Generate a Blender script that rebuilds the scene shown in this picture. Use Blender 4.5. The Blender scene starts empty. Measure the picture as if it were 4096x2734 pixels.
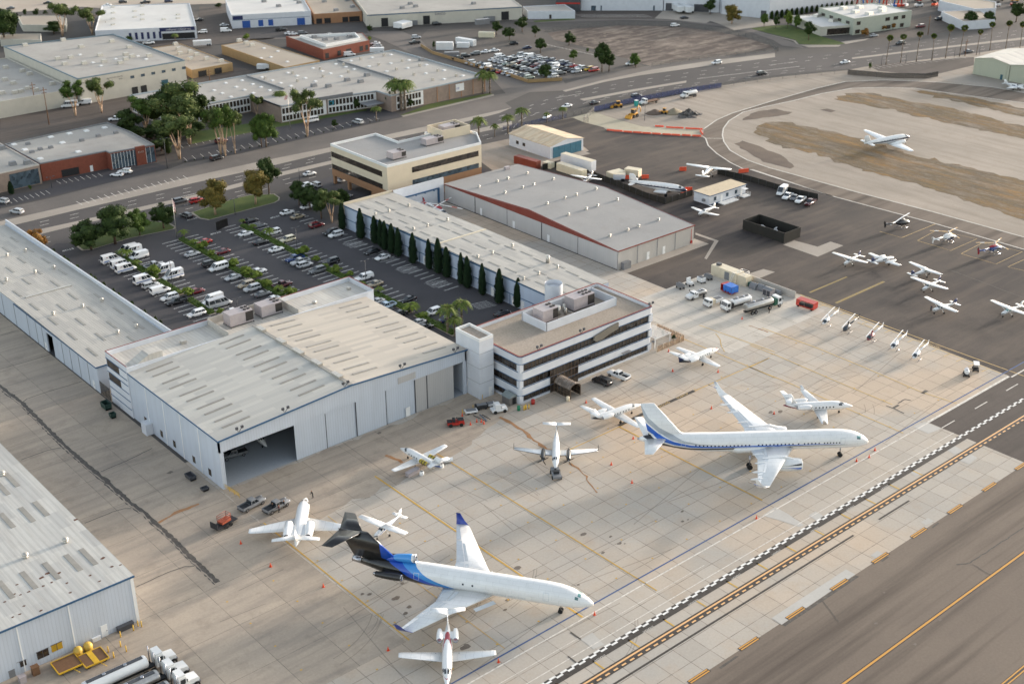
import bpy,bmesh,math,random
from mathutils import Vector,Matrix
random.seed(11)
PI=math.pi
sc=bpy.context.scene
COL=sc.collection
rad=math.radians
CH=135.0
FPX=5131.3
CM=Matrix.Rotation(rad(-40.67),3,'Z')@Matrix.Rotation(PI/2-rad(25.436),3,'X')@Matrix.Rotation(rad(-0.31),3,'Z')
cd=bpy.data.cameras.new('camera')
cd.sensor_width=36.0
cd.lens=FPX/4096*36.0
cd.dof.use_dof=True
cd.dof.focus_distance=265.0
cd.dof.aperture_fstop=.14
cd.clip_start=1.0
cd.clip_end=6000.0
cam=bpy.data.objects.new('camera',cd)
COL.objects.link(cam)
cam.matrix_world=Matrix.Translation((0,0,CH))@CM.to_4x4()
sc.camera=cam
SUN_EL,SUN_AZ=8.5,-2.0
world=bpy.data.worlds.new('World')
sc.world=world
world.use_nodes=True
nt=world.node_tree
nt.nodes.clear()
sky=nt.nodes.new('ShaderNodeTexSky')
sky.sky_type='NISHITA'
sky.sun_disc=False
sky.sun_elevation=rad(SUN_EL)
sky.sun_rotation=rad(90-SUN_AZ)
sky.air_density=1.0
sky.dust_density=2.0
sky.ozone_density=1.0
bg=nt.nodes.new('ShaderNodeBackground')
bg.inputs['Strength'].default_value=0.15
wo=nt.nodes.new('ShaderNodeOutputWorld')
hs_=nt.nodes.new('ShaderNodeHueSaturation')
hs_.inputs['Saturation'].default_value=.5
nt.links.new(sky.outputs[0],hs_.inputs['Color'])
nt.links.new(hs_.outputs[0],bg.inputs[0])
nt.links.new(bg.outputs[0],wo.inputs[0])
sd=bpy.data.lights.new('sun','SUN')
sd.energy=1.7
sd.angle=rad(3.5)
sd.color=(1.0,0.87,0.75)
sun=bpy.data.objects.new('sun',sd)
COL.objects.link(sun)
sv=Vector((math.cos(rad(SUN_EL))*math.cos(rad(SUN_AZ)),math.cos(rad(SUN_EL))*math.sin(rad(SUN_AZ)),math.sin(rad(SUN_EL))))
sun.rotation_euler=sv.to_track_quat('Z','Y').to_euler()
sun.location=sv*500
sc.view_settings.view_transform='Standard'
sc.view_settings.look='None'
sc.view_settings.gamma=1.0
sc.view_settings.exposure=1.78
sc.cycles.max_bounces=5
sc.cycles.diffuse_bounces=3
sc.cycles.glossy_bounces=2
sc.cycles.transmission_bounces=3
TILES={'L':(0,300,1.14697),'R':(2048,0,1.14697),'S':(2048,350,2.7512),'D':(0,0,.57349)}
for c_ in range(4):
 for r_ in range(4):
  TILES['%d%d'%(c_,r_)]=(c_*1000,(0,650,1300,2000)[r_],2.1355 if c_<3 else(2.1433 if r_<3 else 2.1359))
def W(t,u,v,z=0.0):
 x0,y0,s=TILES[t]
 d=CM@Vector((x0+u/s-2048,-(y0+v/s-1367),-FPX))
 k=(z-CH)/d.z
 return Vector((d.x*k,d.y*k,z))
def WL(t,pts,z=0.0):
 return[W(t,u,v,z)for u,v in pts]
def hexc(h):
 h=h.lstrip('#')
 o=[]
 for i in(0,2,4):
  x=int(h[i:i+2],16)/255
  o.append(x/12.92 if x<=.04045 else((x+.055)/1.055)**2.4)
 return tuple(o)+(1.0,)
MATS={}
class NT:
 """short-hand for building a node tree"""
 def __init__(s,name):
  s.m=bpy.data.materials.new(name)
  s.m.use_nodes=True
  s.t=s.m.node_tree
  s.b=s.t.nodes['Principled BSDF']
 def n(s,typ,**kw):
  o=s.t.nodes.new('ShaderNode'+typ)
  for k,v in kw.items():
   if k.startswith('i_'):
    o.inputs[int(k[2:])].default_value=v
   else:
    setattr(o,k,v)
  return o
 def l(s,a,b):
  s.t.links.new(a,b)
 def mapped(s,scale=(1,1,1),rot=0,loc=(0,0,0),coord='Object'):
  tc=s.n('TexCoord')
  mp=s.n('Mapping')
  mp.inputs['Scale'].default_value=scale
  mp.inputs['Rotation'].default_value=(0,0,rot)
  mp.inputs['Location'].default_value=loc
  s.l(tc.outputs[coord],mp.inputs[0])
  return mp.outputs[0]
 def noise(s,vec,scale,detail=4,rough=.6,lo=.35,hi=.65):
  n=s.n('TexNoise')
  n.inputs['Scale'].default_value=scale
  n.inputs['Detail'].default_value=detail
  n.inputs['Roughness'].default_value=rough
  s.l(vec,n.inputs['Vector'])
  r=s.n('MapRange')
  r.inputs[1].default_value=lo
  r.inputs[2].default_value=hi
  s.l(n.outputs[0],r.inputs[0])
  return r.outputs[0]
 def mix(s,f,a,b,mode='MIX'):
  m=s.n('Mix',data_type='RGBA',blend_type=mode)
  for i,x in((0,f),(6,a),(7,b)):
   if isinstance(x,(tuple,float,int)):
    m.inputs[i].default_value=x
   else:
    s.l(x,m.inputs[i])
  return m.outputs[2]
 def math(s,op,a,b=None,c=None):
  m=s.n('Math',operation=op)
  for i,x in enumerate((a,b,c)):
   if x is None:continue
   if isinstance(x,(float,int)):m.inputs[i].default_value=x
   else:s.l(x,m.inputs[i])
  return m.outputs[0]
 def out(s,col,rough=.6,metal=0.0,spec=None,bump=None,bstr=.3,bdist=.05):
  if isinstance(col,tuple):s.b.inputs['Base Color'].default_value=col
  else:s.l(col,s.b.inputs['Base Color'])
  s.b.inputs['Roughness'].default_value=rough
  s.b.inputs['Metallic'].default_value=metal
  if spec is not None:s.b.inputs['Specular IOR Level'].default_value=spec
  if bump is not None:
   bn=s.n('Bump')
   bn.inputs['Strength'].default_value=bstr
   bn.inputs['Distance'].default_value=bdist
   s.l(bump,bn.inputs['Height'])
   s.l(bn.outputs[0],s.b.inputs['Normal'])
  return s.m
def tint(c,k):
 return tuple(min(1,x*k)for x in c[:3])+(1.0,)
def pm(name,col,rough=.6,var=.12,scale=.8,metal=0.0,spec=None):
 """plain surface with soft blotchy wear"""
 if name in MATS:return MATS[name]
 t=NT(name)
 c=hexc(col)if isinstance(col,str)else col
 v=t.mapped()
 f=t.noise(v,scale,5,.65,.3,.7)
 MATS[name]=t.out(t.mix(f,tint(c,1-var),tint(c,1+var)),rough,metal,spec)
 return MATS[name]
def corrugated(name,col,axis='x',pitch=.45,dirt='#8a8478',amt=.35,panel=(1.0,7.0),rough=.5):
 """ribbed metal sheet; ribs repeat along `axis`; weathered sheets differ a little in tone"""
 t=NT(name)
 c=hexc(col)
 v=t.mapped()
 sp=t.n('SeparateXYZ')
 t.l(v,sp.inputs[0])
 a=sp.outputs['XYZ'.index(axis.upper())]
 fr=t.math('FRACT',t.math('DIVIDE',a,pitch))
 rib=t.math('LESS_THAN',t.math('ABSOLUTE',t.math('SUBTRACT',fr,.5)),.17)
 br=t.n('TexBrick',offset=.5,squash=1.0)
 br.inputs['Color1'].default_value=(.82,.82,.82,1)
 br.inputs['Color2'].default_value=(1.06,1.05,1.02,1)
 br.inputs['Mortar'].default_value=(.9,.9,.9,1)
 br.inputs['Mortar Size'].default_value=.02
 br.inputs['Bias'].default_value=.1
 cb=t.n('CombineXYZ')
 o={'x':1,'y':0,'z':0}[axis]
 t.l(sp.outputs[o],cb.inputs[0])
 t.l(a,cb.inputs[1])
 t.l(cb.outputs[0],br.inputs['Vector'])
 br.inputs['Scale'].default_value=1.0
 br.inputs['Brick Width'].default_value=panel[1]
 br.inputs['Row Height'].default_value=panel[0]
 st=t.n('Mapping')
 st.inputs['Scale'].default_value={'x':(1.2,.12,.3),'y':(.12,1.2,.3),'z':(.3,.3,1)}[axis]
 t.l(v,st.inputs[0])
 streak=t.noise(st.outputs[0],1.0,5,.7,.42,.75)
 base=t.mix(1.0,c,br.outputs[0],'MULTIPLY')
 base=t.mix(t.math('MULTIPLY',streak,amt),base,hexc(dirt))
 base=t.mix(t.math('MULTIPLY',rib,.22),base,tint(c,.55))
 MATS[name]=t.out(base,rough,0.0,.3,bump=rib,bstr=.6,bdist=.04)
 return MATS[name]
def siding(name,col,axis,pitch=.35,dark=.25,amt=.15,dirt='#77736c'):
 """vertical wall siding: ribs every `pitch` metres along x or y, light grime"""
 t=NT(name)
 c=hexc(col)
 v=t.mapped()
 sp=t.n('SeparateXYZ')
 t.l(v,sp.inputs[0])
 a=sp.outputs['XYZ'.index(axis.upper())]
 fr=t.math('FRACT',t.math('DIVIDE',a,pitch))
 rib=t.math('LESS_THAN',fr,.22)
 st=t.n('Mapping')
 st.inputs['Scale'].default_value=(.5,.5,.08)
 t.l(v,st.inputs[0])
 s=t.noise(st.outputs[0],1.0,5,.65,.4,.8)
 b=t.mix(t.math('MULTIPLY',rib,dark),c,tint(c,.5))
 b=t.mix(t.math('MULTIPLY',s,amt),b,hexc(dirt))
 MATS[name]=t.out(b,.5,0,.3,bump=rib,bstr=.5,bdist=.03)
 return MATS[name]
def glassm(name,col,rough=.08,spec=.8):
 if name in MATS:return MATS[name]
 t=NT(name)
 c=hexc(col)
 v=t.mapped()
 f=t.noise(v,.6,3,.6,.35,.65)
 vo=t.n('TexVoronoi');vo.inputs['Scale'].default_value=.75;t.l(v,vo.inputs['Vector']);sp=t.n('SeparateXYZ');t.l(vo.outputs['Color'],sp.inputs[0])  # cell-by-cell tones paint varied reflections into the glass colour
 MATS[name]=t.out(t.mix(sp.outputs[0],t.mix(f,tint(c,.45),tint(c,1.2)),tint(c,2.3)),rough,0,spec)
 return MATS[name]
def ground_mat(name,col,col2,joint=None,jw=.07,jcol='#6b655c',jorig=(0,0),fine=.12,big=.045,stain='#7d6a55',stain_amt=.3,streak=None,rough=.9,slab=.10,patch=None):
 """paving: two tones in big soft patches, fine grain, stains, optional slab joints (width, height) and wheel streaks"""
 t=NT(name)
 v=t.mapped()
 a,b=hexc(col),hexc(col2)
 base=t.mix(t.noise(v,big,6,.6,.36,.64),a,b)
 if patch:
  base=t.mix(t.math('MULTIPLY',t.noise(v,.02,4,.55,.48,.60),.85),base,hexc(patch))
 base=t.mix(t.math('MULTIPLY',t.noise(v,.18,6,.7,.52,.78),stain_amt),base,hexc(stain))
 g=t.noise(v,2.2,4,.75,.3,.7)
 base=t.mix(1.0,base,t.mix(g,(1-fine,1-fine,1-fine,1),(1+fine,1+fine,1+fine,1)),'MULTIPLY')
 if streak:
  ms=t.mapped(streak[0])
  base=t.mix(t.math('MULTIPLY',t.noise(ms,1.0,5,.6,.45,.72),streak[2]),base,hexc(streak[1]))
 if joint:
  mj=t.mapped(loc=(-jorig[0],-jorig[1],0))
  br=t.n('TexBrick',offset=0.0,squash=1.0)
  br.inputs['Color1'].default_value=(1-slab,1-slab,1-slab,1)
  br.inputs['Color2'].default_value=(1+slab,1+slab*.95,1+slab*.9,1)
  br.inputs['Mortar'].default_value=(1,1,1,1)
  br.inputs['Scale'].default_value=1.0
  br.inputs['Mortar Size'].default_value=jw
  br.inputs['Mortar Smooth'].default_value=.2
  br.inputs['Brick Width'].default_value=joint[0]
  br.inputs['Row Height'].default_value=joint[1]
  t.l(mj,br.inputs['Vector'])
  base=t.mix(1.0,base,br.outputs[0],'MULTIPLY')
  jn=t.noise(v,.5,3,.6,.2,.6)
  base=t.mix(t.math('MULTIPLY',br.outputs[1],jn),base,hexc(jcol))
 MATS[name]=t.out(base,rough,0,.25)
 return MATS[name]
class MB:
 def __init__(s):
  s.v,s.f,s.m,s.s=[],[],[],[]
 def add(s,vs,fs,m=0,sm=False):
  o=len(s.v)
  s.v+=[tuple(p)for p in vs]
  for f in fs:
   s.f.append([o+i for i in f]);s.m.append(m);s.s.append(sm)
  return s
 def poly(s,pts,m=0):
  return s.add(pts,[list(range(len(pts)))],m)
 def box(s,x0,y0,z0,x1,y1,z1,m=0,tf=None):
  v=[Vector(p)for p in((x0,y0,z0),(x1,y0,z0),(x1,y1,z0),(x0,y1,z0),(x0,y0,z1),(x1,y0,z1),(x1,y1,z1),(x0,y1,z1))]
  if tf:v=[tf@p for p in v]
  return s.add(v,[(3,2,1,0),(4,5,6,7),(0,1,5,4),(1,2,6,5),(2,3,7,6),(3,0,4,7)],m)
 def cbox(s,c,d,m=0,rz=0.0,taper=1.0):
  c=Vector(c);R=Matrix.Rotation(rz,3,'Z');v=[]
  for z in(-.5,.5):
   k=1.0 if z<0 else taper
   for x,y in((-.5,-.5),(.5,-.5),(.5,.5),(-.5,.5)):
    v.append(c+R@Vector((x*d[0]*k,y*d[1]*k,z*d[2])))
  return s.add(v,[(3,2,1,0),(4,5,6,7),(0,1,5,4),(1,2,6,5),(2,3,7,6),(3,0,4,7)],m)
 def prism(s,poly,z0,z1,m=0,mt=None):
  n=len(poly)
  ar=sum(poly[i][0]*poly[(i+1)%n][1]-poly[(i+1)%n][0]*poly[i][1]for i in range(n))
  p=list(poly)if ar>0 else list(reversed(poly))
  v=[(q[0],q[1],z0)for q in p]+[(q[0],q[1],z1)for q in p]
  s.add(v,[(i,(i+1)%n,n+(i+1)%n,n+i)for i in range(n)]+[list(reversed(range(n)))],m)
  s.add([(q[0],q[1],z1)for q in p],[list(range(n))],m if mt is None else mt)
  return s
 def extr(s,poly,axis,a,b,m=0,sm=False):
  """outline drawn in the two other axes, pushed along `axis` from a to b"""
  n=len(poly)
  def P(q,k):
   return{'x':(k,q[0],q[1]),'y':(q[0],k,q[1]),'z':(q[0],q[1],k)}[axis]
  v=[P(q,a)for q in poly]+[P(q,b)for q in poly]
  return s.add(v,[(i,(i+1)%n,n+(i+1)%n,n+i)for i in range(n)]+[list(reversed(range(n))),list(range(n,2*n))],m,sm)
 def loft(s,rings,m=0,cap=True,sm=True,mf=None):
  n=len(rings[0]);o=len(s.v)
  for r in rings:s.v+=[tuple(p)for p in r]
  for i in range(len(rings)-1):
   for j in range(n):
    s.f.append([o+i*n+j,o+i*n+(j+1)%n,o+(i+1)*n+(j+1)%n,o+(i+1)*n+j])
    s.m.append(mf(i,j)if mf else m);s.s.append(sm)
  if cap:
   s.f.append([o+j for j in reversed(range(n))]);s.m.append(m);s.s.append(False)
   e=o+(len(rings)-1)*n
   s.f.append([e+j for j in range(n)]);s.m.append(m);s.s.append(False)
  return s
 def tube(s,p0,p1,r0,r1=None,n=8,m=0,sm=True,cap=True):
  p0,p1=Vector(p0),Vector(p1)
  r1=r0 if r1 is None else r1
  d=(p1-p0).normalized()
  u=d.orthogonal().normalized();w=d.cross(u)
  rg=[[p+(u*math.cos(2*PI*k/n)+w*math.sin(2*PI*k/n))*r for k in range(n)]for p,r in((p0,r0),(p1,r1))]
  return s.loft(rg,m,cap,sm)
 def path(s,pts,r,n=6,m=0):
  for a,b in zip(pts[:-1],pts[1:]):s.tube(a,b,r,r,n,m)
  return s
 def ball(s,c,r,n=10,k=6,m=0):
  c=Vector(c);r=Vector(r)if hasattr(r,'__len__')else Vector((r,r,r))
  rg=[]
  for i in range(k+1):
   a=-PI/2+PI*i/k;q=max(math.cos(a),.02)
   rg.append([(c.x+r.x*q*math.cos(2*PI*j/n),c.y+r.y*q*math.sin(2*PI*j/n),c.z+r.z*math.sin(a))for j in range(n)])
  return s.loft(rg,m)
 def strip(s,pts,w,z,m=0):
  """flat ribbon of width w along pts"""
  pts=[Vector((p[0],p[1],0))for p in pts]
  L=[];R=[]
  for i,p in enumerate(pts):
   a=pts[max(i-1,0)];b=pts[min(i+1,len(pts)-1)]
   d=(b-a).normalized();nn=Vector((-d.y,d.x,0))*(w[i]if hasattr(w,'__len__')else w)/2
   L.append(p+nn);R.append(p-nn)
  n=len(pts)
  v=[(p.x,p.y,z)for p in L]+[(p.x,p.y,z)for p in R]
  return s.add(v,[(n+i,n+i+1,i+1,i)for i in range(n-1)],m)
 def rect(s,x0,y0,x1,y1,z,m=0):
  return s.add([(x0,y0,z),(x1,y0,z),(x1,y1,z),(x0,y1,z)],[(0,1,2,3)],m)
 def mesh(s,name,mats):
  me=bpy.data.meshes.new(name)
  me.from_pydata(s.v,[],s.f)
  for k in(mats if isinstance(mats,(list,tuple))else[mats]):me.materials.append(k)
  me.polygons.foreach_set('material_index',s.m)
  me.polygons.foreach_set('use_smooth',s.s)
  me.update()
  return me
 def build(s,name,mats,parent=None,loc=(0,0,0),rz=0.0):
  o=bpy.data.objects.new(name,s.mesh(name,mats))
  COL.objects.link(o)
  o.location=loc;o.rotation_euler=(0,0,rz)
  adopt(o,parent)
  return o
KIDS={}
def adopt(o,parent):
 if parent:
  o.parent=parent
  KIDS.setdefault(parent.name,[]).append(o)
def tag(o,label=None,cat=None,group=None,kind=None):
 if label:o['label']=label
 if cat:o['category']=cat
 if group:o['group']=group
 if kind:o['kind']=kind
 return o
def thing(name,label,cat,loc=(0,0,0),rz=0.0,group=None,scale=1.0):
 o=bpy.data.objects.new(name,None)
 COL.objects.link(o)
 o.empty_display_size=.5
 o.location=loc;o.rotation_euler=(0,0,rz)
 o.scale=(scale,)*3
 return tag(o,label,cat,group)
def struct(o):
 o['kind']='structure'
 return o
def dup(src,label,loc,rz=0.0,group=None,scale=None,color=None,cat=None):
 """copy a thing with its parts and sub-parts; paint colour rides on the object colour"""
 def cp(a,par):
  c=a.copy();COL.objects.link(c)
  if par:c.parent=par
  if color:c.color=color
  for ch in KIDS.get(a.name,()):
   cp(ch,c)
  return c
 r=cp(src,None)
 r.location=loc;r.rotation_euler=(0,0,rz)
 if scale:r.scale=(scale,)*3 if not hasattr(scale,'__len__')else scale
 r['label']=label
 if group:r['group']=group
 if cat:r['category']=cat
 return r
def text_obj(name,body,size,mat,loc,rot=(0,0,0),parent=None,ext=.004,sx=1.0,align='CENTER'):
 cu=bpy.data.curves.new(name,'FONT')
 cu.body=body;cu.size=size;cu.extrude=ext;cu.align_x=align;cu.align_y='CENTER'
 cu.resolution_u=2
 o=bpy.data.objects.new(name,cu)
 me=bpy.data.meshes.new_from_object(o)
 bpy.data.objects.remove(o);bpy.data.curves.remove(cu)
 me.materials.clear();me.materials.append(mat)
 o=bpy.data.objects.new(name,me)
 COL.objects.link(o)
 o.location=loc;o.rotation_euler=rot;o.scale=(sx,1,1)
 adopt(o,parent)
 return o
def lerp(a,b,t):
 return a+(b-a)*t
def along(pts,t):
 """point at fraction t of a polyline"""
 ls=[(pts[i+1]-pts[i]).length for i in range(len(pts)-1)]
 d=t*sum(ls)
 for i,l in enumerate(ls):
  if d<=l or i==len(ls)-1:
   return pts[i].lerp(pts[i+1],d/l)
  d-=l
# ================================================================== THE GROUND
LV=.006
NSH=[0]
def sheet(name,pts,lvl,mat,jag=0,seed=1):
 NSH[0]=(NSH[0]+1)%9
 if jag:
  rnd=random.Random(seed);q=[]
  n=len(pts)
  for i in range(n):
   a,b=Vector(pts[i][:2]),Vector(pts[(i+1)%n][:2])
   k=max(1,int((b-a).length/2.5))
   for j in range(k):
    p=a.lerp(b,j/k)
    q.append((p.x+rnd.gauss(0,jag),p.y+rnd.gauss(0,jag)))
  pts=q
 o=MB().poly([(p[0],p[1],lvl*LV+NSH[0]*.0006 if lvl else 0)for p in pts]).build(name,mat)
 return struct(o)
G_ASPH=ground_mat('asphalt_city','#484543','#57534f',fine=.1,big=.02,stain='#5f5a55',stain_amt=.35)
G_CONC=ground_mat('apron_concrete','#b2a89b','#a7a198',joint=(4.6,3.93),jw=.055,jorig=(133.0,137.2),fine=.07,big=.03,stain='#a8937c',stain_amt=.45,slab=.06,patch='#bba893')
G_OLD=ground_mat('old_concrete','#a09486','#ad9f8e',joint=(9.2,12.0),jw=.05,jorig=(97.0,150.0),fine=.09,big=.06,stain='#756b61',stain_amt=.6,slab=.05,streak=((.05,.5,1),'#77706a',.5))
G_RAMP=ground_mat('ramp_asphalt','#433e3b','#554d47',fine=.13,big=.035,stain='#2f2c2b',stain_amt=.6,streak=((.03,.25,1),'#6e6257',.5),patch='#353132')
G_TAXI=ground_mat('taxiway_asphalt','#6f645a','#7b6f63',fine=.10,big=.02,stain='#6a615a',stain_amt=.3,streak=((.008,.2,1),'#453d37',1.0))
G_DARK=ground_mat('dark_asphalt','#544d48','#5f5751',fine=.12,big=.03,stain='#403b38',stain_amt=.4,streak=((.02,.4,1),'#3d3733',.5))
G_LOT=ground_mat('car_park_asphalt','#444345','#4c4a4c',fine=.1,big=.05,stain='#3c3c3f',stain_amt=.4)
G_ROAD=ground_mat('road_asphalt','#4c4948','#575351',fine=.1,big=.02,stain='#403d3c',stain_amt=.4)
G_FRONT=ground_mat('frontage_asphalt','#625d59','#736c66',fine=.1,big=.03,stain='#77716b',stain_amt=.5)
G_SHOUL=ground_mat('pale_concrete','#a0978c','#91897f',fine=.1,big=.05,stain='#8c857c',stain_amt=.4)
G_DIRT=ground_mat('dirt','#948a7e','#a3978a',fine=.14,big=.03,stain='#857868',stain_amt=.5,streak=((.3,.03,1),'#81776b',.7))
G_SITE=ground_mat('site_dirt','#8f7f70','#a0907e',fine=.16,big=.05,stain='#7f6d5c',stain_amt=.6,streak=((.06,.4,1),'#86786a',.6))
G_LOTDIRT=ground_mat('vacant_lot_dirt','#4a403b','#5b5049',fine=.2,big=.03,stain='#a89a88',stain_amt=.75,streak=((.06,.22,1),'#94877a',.7))
G_SOIL=ground_mat('dark_soil','#6d6054','#5b5049',fine=.2,big=.1,stain='#4a423c',stain_amt=.5)
G_DRY=ground_mat('dry_grass','#7a6544','#625643',fine=.25,big=.06,stain='#4f5238',stain_amt=.5,streak=((.22,.04,1),'#a37a42',.8))
nt_=G_DRY.node_tree;q_=NT('tmp_');bpy.data.materials.remove(q_.m);q_.m,q_.t,q_.b=G_DRY,nt_,nt_.nodes['Principled BSDF']
v_=q_.mapped((1,1,1),rad(0));ms_=q_.n('Mapping');ms_.inputs['Scale'].default_value=(1.5,.3,1);q_.l(v_,ms_.inputs[0]);v_=ms_.outputs[0];q_.l(q_.math('MULTIPLY',q_.noise(v_,.16,9,.8,.3,.62),q_.noise(v_,1.0,5,.8,.22,.5)),q_.b.inputs['Alpha'])
G_LAWN=ground_mat('lawn','#46562b','#56602f',fine=.2,big=.2,stain='#39452a',stain_amt=.5)
G_PATCH=ground_mat('new_concrete','#aeaaa3','#b8b4ad',fine=.05,big=.1,stain='#aaa59b',stain_amt=.2)
G_BARK=ground_mat('planting_bed','#5a4a3a','#665640',fine=.2,big=.3,stain='#4c5a30',stain_amt=.5)
def paint(name,col,wear=.25):
 t=NT(name)
 v=t.mapped()
 c=hexc(col)
 MATS[name]=t.out(t.mix(t.math('MULTIPLY',t.noise(v,1.2,5,.75,.45,.75),wear*2),c,hexc('#857d73')),.7,0,.3)
 return MATS[name]
P_WHITE=paint('white_paint','#e4e2dd');P_FADED=paint('faded_white_paint','#d6d0c6',.4)
P_YEL=paint('yellow_paint','#c99f3f',.3);P_ORA=paint('orange_paint','#dfae78',.12);P_CL=paint('centreline_paint','#c7903f',.15)
P_BLUE=paint('blue_paint','#3b5683',.2);P_BLACK=paint('black_paint','#3c3733',.1)
P_PALEY=paint('pale_yellow_paint','#cfae70',.35);P_SEAL=paint('crack_sealant','#4d4843',.25)
P_TYRE=paint('tyre_mark','#938a7e',.3);MATS['tyre_mark'].node_tree.nodes['Principled BSDF'].inputs['Alpha'].default_value=.25;P_OIL=paint('oil_stain','#6b6158',.3);P_RUST=paint('rust_stain','#9a6f48',.35)
sheet('ground',[(-1500,-1500),(3000,-1500),(3000,3000),(-1500,3000)],0,G_ASPH)
ramp_top=[(261.3,187.1),(258.9,202),(254.5,213)]+[p[:2]for p in WL('21',[(1420,1080),(1085,945),(1785,695),(1672,658)])]
apron=[(-300,102.6),(226,102.6),(226,125.6),(259.3,125.6)]+ramp_top+[(269,231),(237,231),(237,309),(199,309),(199,216),(97,216),(97,140),(-300,140)]
sheet('infield',[(300,-300),(1200,-300),(1200,330),(560,318),(477,328),(443,341),(415,347),(346,352),(310,355),(280,357),(268,320),(268,200),(259,120)],1,G_DIRT)
sheet('apron',apron,2,G_CONC)
sheet('hangar_alley',[(-300,185),(52,185),(97.0,197),(97,360),(-300,360)],3,G_OLD)
sheet('hangar_alley',[(52,140),(97,140),(97,197),(52,185),(20,180),(-300,180),(-300,140)],3,G_OLD,jag=.0)
sheet('hangar_forecourt',[(97,180),(140,182),(163,189),(163,201),(97,201)],3,G_OLD,jag=.5,seed=4)
tx_lo_out=WL('31',[(2349,745),(1590,525),(710,290),(0,60)])+WL('R',[(1060,775),(1000,745),(940,705),(900,668),(888,635),(876,628)])
tx_up_out=WL('R',[(880,592),(940,550),(1010,520),(1200,462),(1400,405),(1530,375),(1700,368),(1830,372),(1990,380),(2200,400),(2349,425),(2600,475)])
tx_in=WL('R',[(2600,540),(2349,472),(2100,440),(1850,405),(1700,402),(1560,405),(1420,430),(1300,460),(1160,490),(1060,515),(995,555),(970,590),(965,620),(972,650),(1000,690),(1080,735),(1180,770),(1290,800)])+WL('31',[(900,250),(1600,432),(2349,640)])
sheet('ramp',[p[:2]for p in WL('31',[(2349,745)])]+[(420,127.2),(259.5,127.2)]+ramp_top[:3]+[p[:2]for p in WL('21',[(1420,1080),(1085,945),(1785,695),(1672,658)])]+[(268.5,231),(268.5,308),(268.5,313),(290,316),(309,317)]+[p[:2]for p in WL('20',[(712,1250),(230,1080),(600,1010),(700,1000),(870,1080),(930,1120),(1720,1170)])]+[p[:2]for p in reversed(tx_lo_out)],3,G_RAMP)
sheet('taxi_road',[p[:2]for p in tx_lo_out+tx_up_out+tx_in],4,G_TAXI)
sheet('taxiway',[(-400,-500),(700,-500),(700,102.6),(-400,102.6)],2,G_TAXI)
sheet('taxi_lane',[(226,102.6),(700,102.6),(700,125.6),(226,125.6)],3,G_DARK)
sheet('taxi_lane',[(259.5,125.6),(700,125.6),(700,127.2),(259.5,127.2)],3,G_DARK)
sheet('fuel_pad',[(220,176),(258,176),(258.8,202),(254,213),(220,213)],3,ground_mat('fuel_pad_concrete','#b9b3aa','#c2b9ab',joint=(6,6),jw=.05,fine=.07,stain='#8f867b',stain_amt=.6,slab=.05))
for pts in([(2120,950),(2250,910),(2349,935),(2210,992)],):sheet('concrete_pad',WL('21',pts),5,G_SHOUL)
sheet('concrete_pad',WL('31',[(285,705),(380,668),(580,722),(690,678),(800,712),(580,808)]),5,G_SHOUL)
sheet('concrete_pad',WL('21',[(1660,650),(1785,695),(1670,735),(1085,945),(1010,920)]),5,G_SHOUL)
sheet('drain_strip',WL('21',[(1670,600),(1868,668),(1765,828),(1745,818),(1830,672),(1668,616)]),6,G_SHOUL)
sheet('concrete_pad',WL('S',[(660,330),(900,268),(1180,360),(1440,432),(2080,465),(2080,540),(1600,505),(1200,480),(1010,440),(780,380)]),5,ground_mat('worn_slab','#b3aa94','#a39b88',stain='#8b8470',stain_amt=.6))
sheet('concrete_pad',WL('20',[(610,1330),(715,1290),(775,1312),(640,1345)]),5,G_SHOUL)
sheet('hangar_yard',WL('30',[(1620,660),(1800,640),(1900,640),(2349,720),(2500,830),(2349,800),(2130,755),(1700,700)]),5,G_SHOUL)
for i,p in enumerate(([(1050,552),(1110,515),(1200,500),(1280,515),(1270,525),(1130,545)],[(1020,662),(1060,645),(1130,670),(1230,710),(1300,765),(1280,775),(1150,742)])):
 sheet('soil_patch',WL('R',p),5,G_SOIL,jag=.35,seed=i)
sheet('worn_patch',WL('30',[(600,945),(660,932),(740,950),(690,962)]),5,G_SOIL,jag=.3)
for i,(t,p)in enumerate((('30',[(690,850),(860,800),(1060,800),(1350,870),(1700,920),(2000,1000),(2349,1080),(2600,1130),(2600,1260),(2349,1190),(2000,1120),(1560,1020),(1150,930),(800,870)]),('30',[(1370,775),(1600,790),(1900,840),(2349,930),(2600,980),(2600,1060),(2349,1000),(2000,920),(1660,850)]),('30',[(60,1080),(180,1040),(350,1050),(600,1110),(900,1180),(1400,1330),(1900,1440),(2349,1540),(2700,1640),(2700,1980),(2349,1890),(2000,1770),(1700,1660),(1400,1570),(1050,1480),(800,1400),(600,1330),(250,1250),(40,1140)]))):
 s_=sheet('dry_grass',WL(t,p),5,G_DRY,jag=.8,seed=20+i)
 s_['kind']='stuff';s_['label']=('orange brown dry grass band in the middle of the infield','thin dry grass band along the far taxi road','wide dry grass band under the parked propeller airliner')[i];s_['category']='grass'
for p in([(185,1005),(820,590),(900,632),(270,1062)],[(1030,470),(1090,430),(1140,455),(1075,495)],[(1460,185),(1525,150),(1570,180),(1500,212)],[(500,130),(560,95),(640,140),(575,175)],[(110,130),(215,55),(330,120),(460,210),(420,225),(250,170)]):
 sheet('concrete_repair',WL('33',p),5,G_PATCH)
for p in([(1395,870),(1500,828),(1640,885),(1530,930)],[(1800,1160),(1880,1100),(1950,1135),(1880,1190)],[(1650,1050),(1720,1015),(1830,1075),(1760,1110)],[(1360,1255),(1410,1230),(1475,1265),(1420,1295)]):
 sheet('concrete_repair',WL('32',p),5,G_PATCH)
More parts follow.
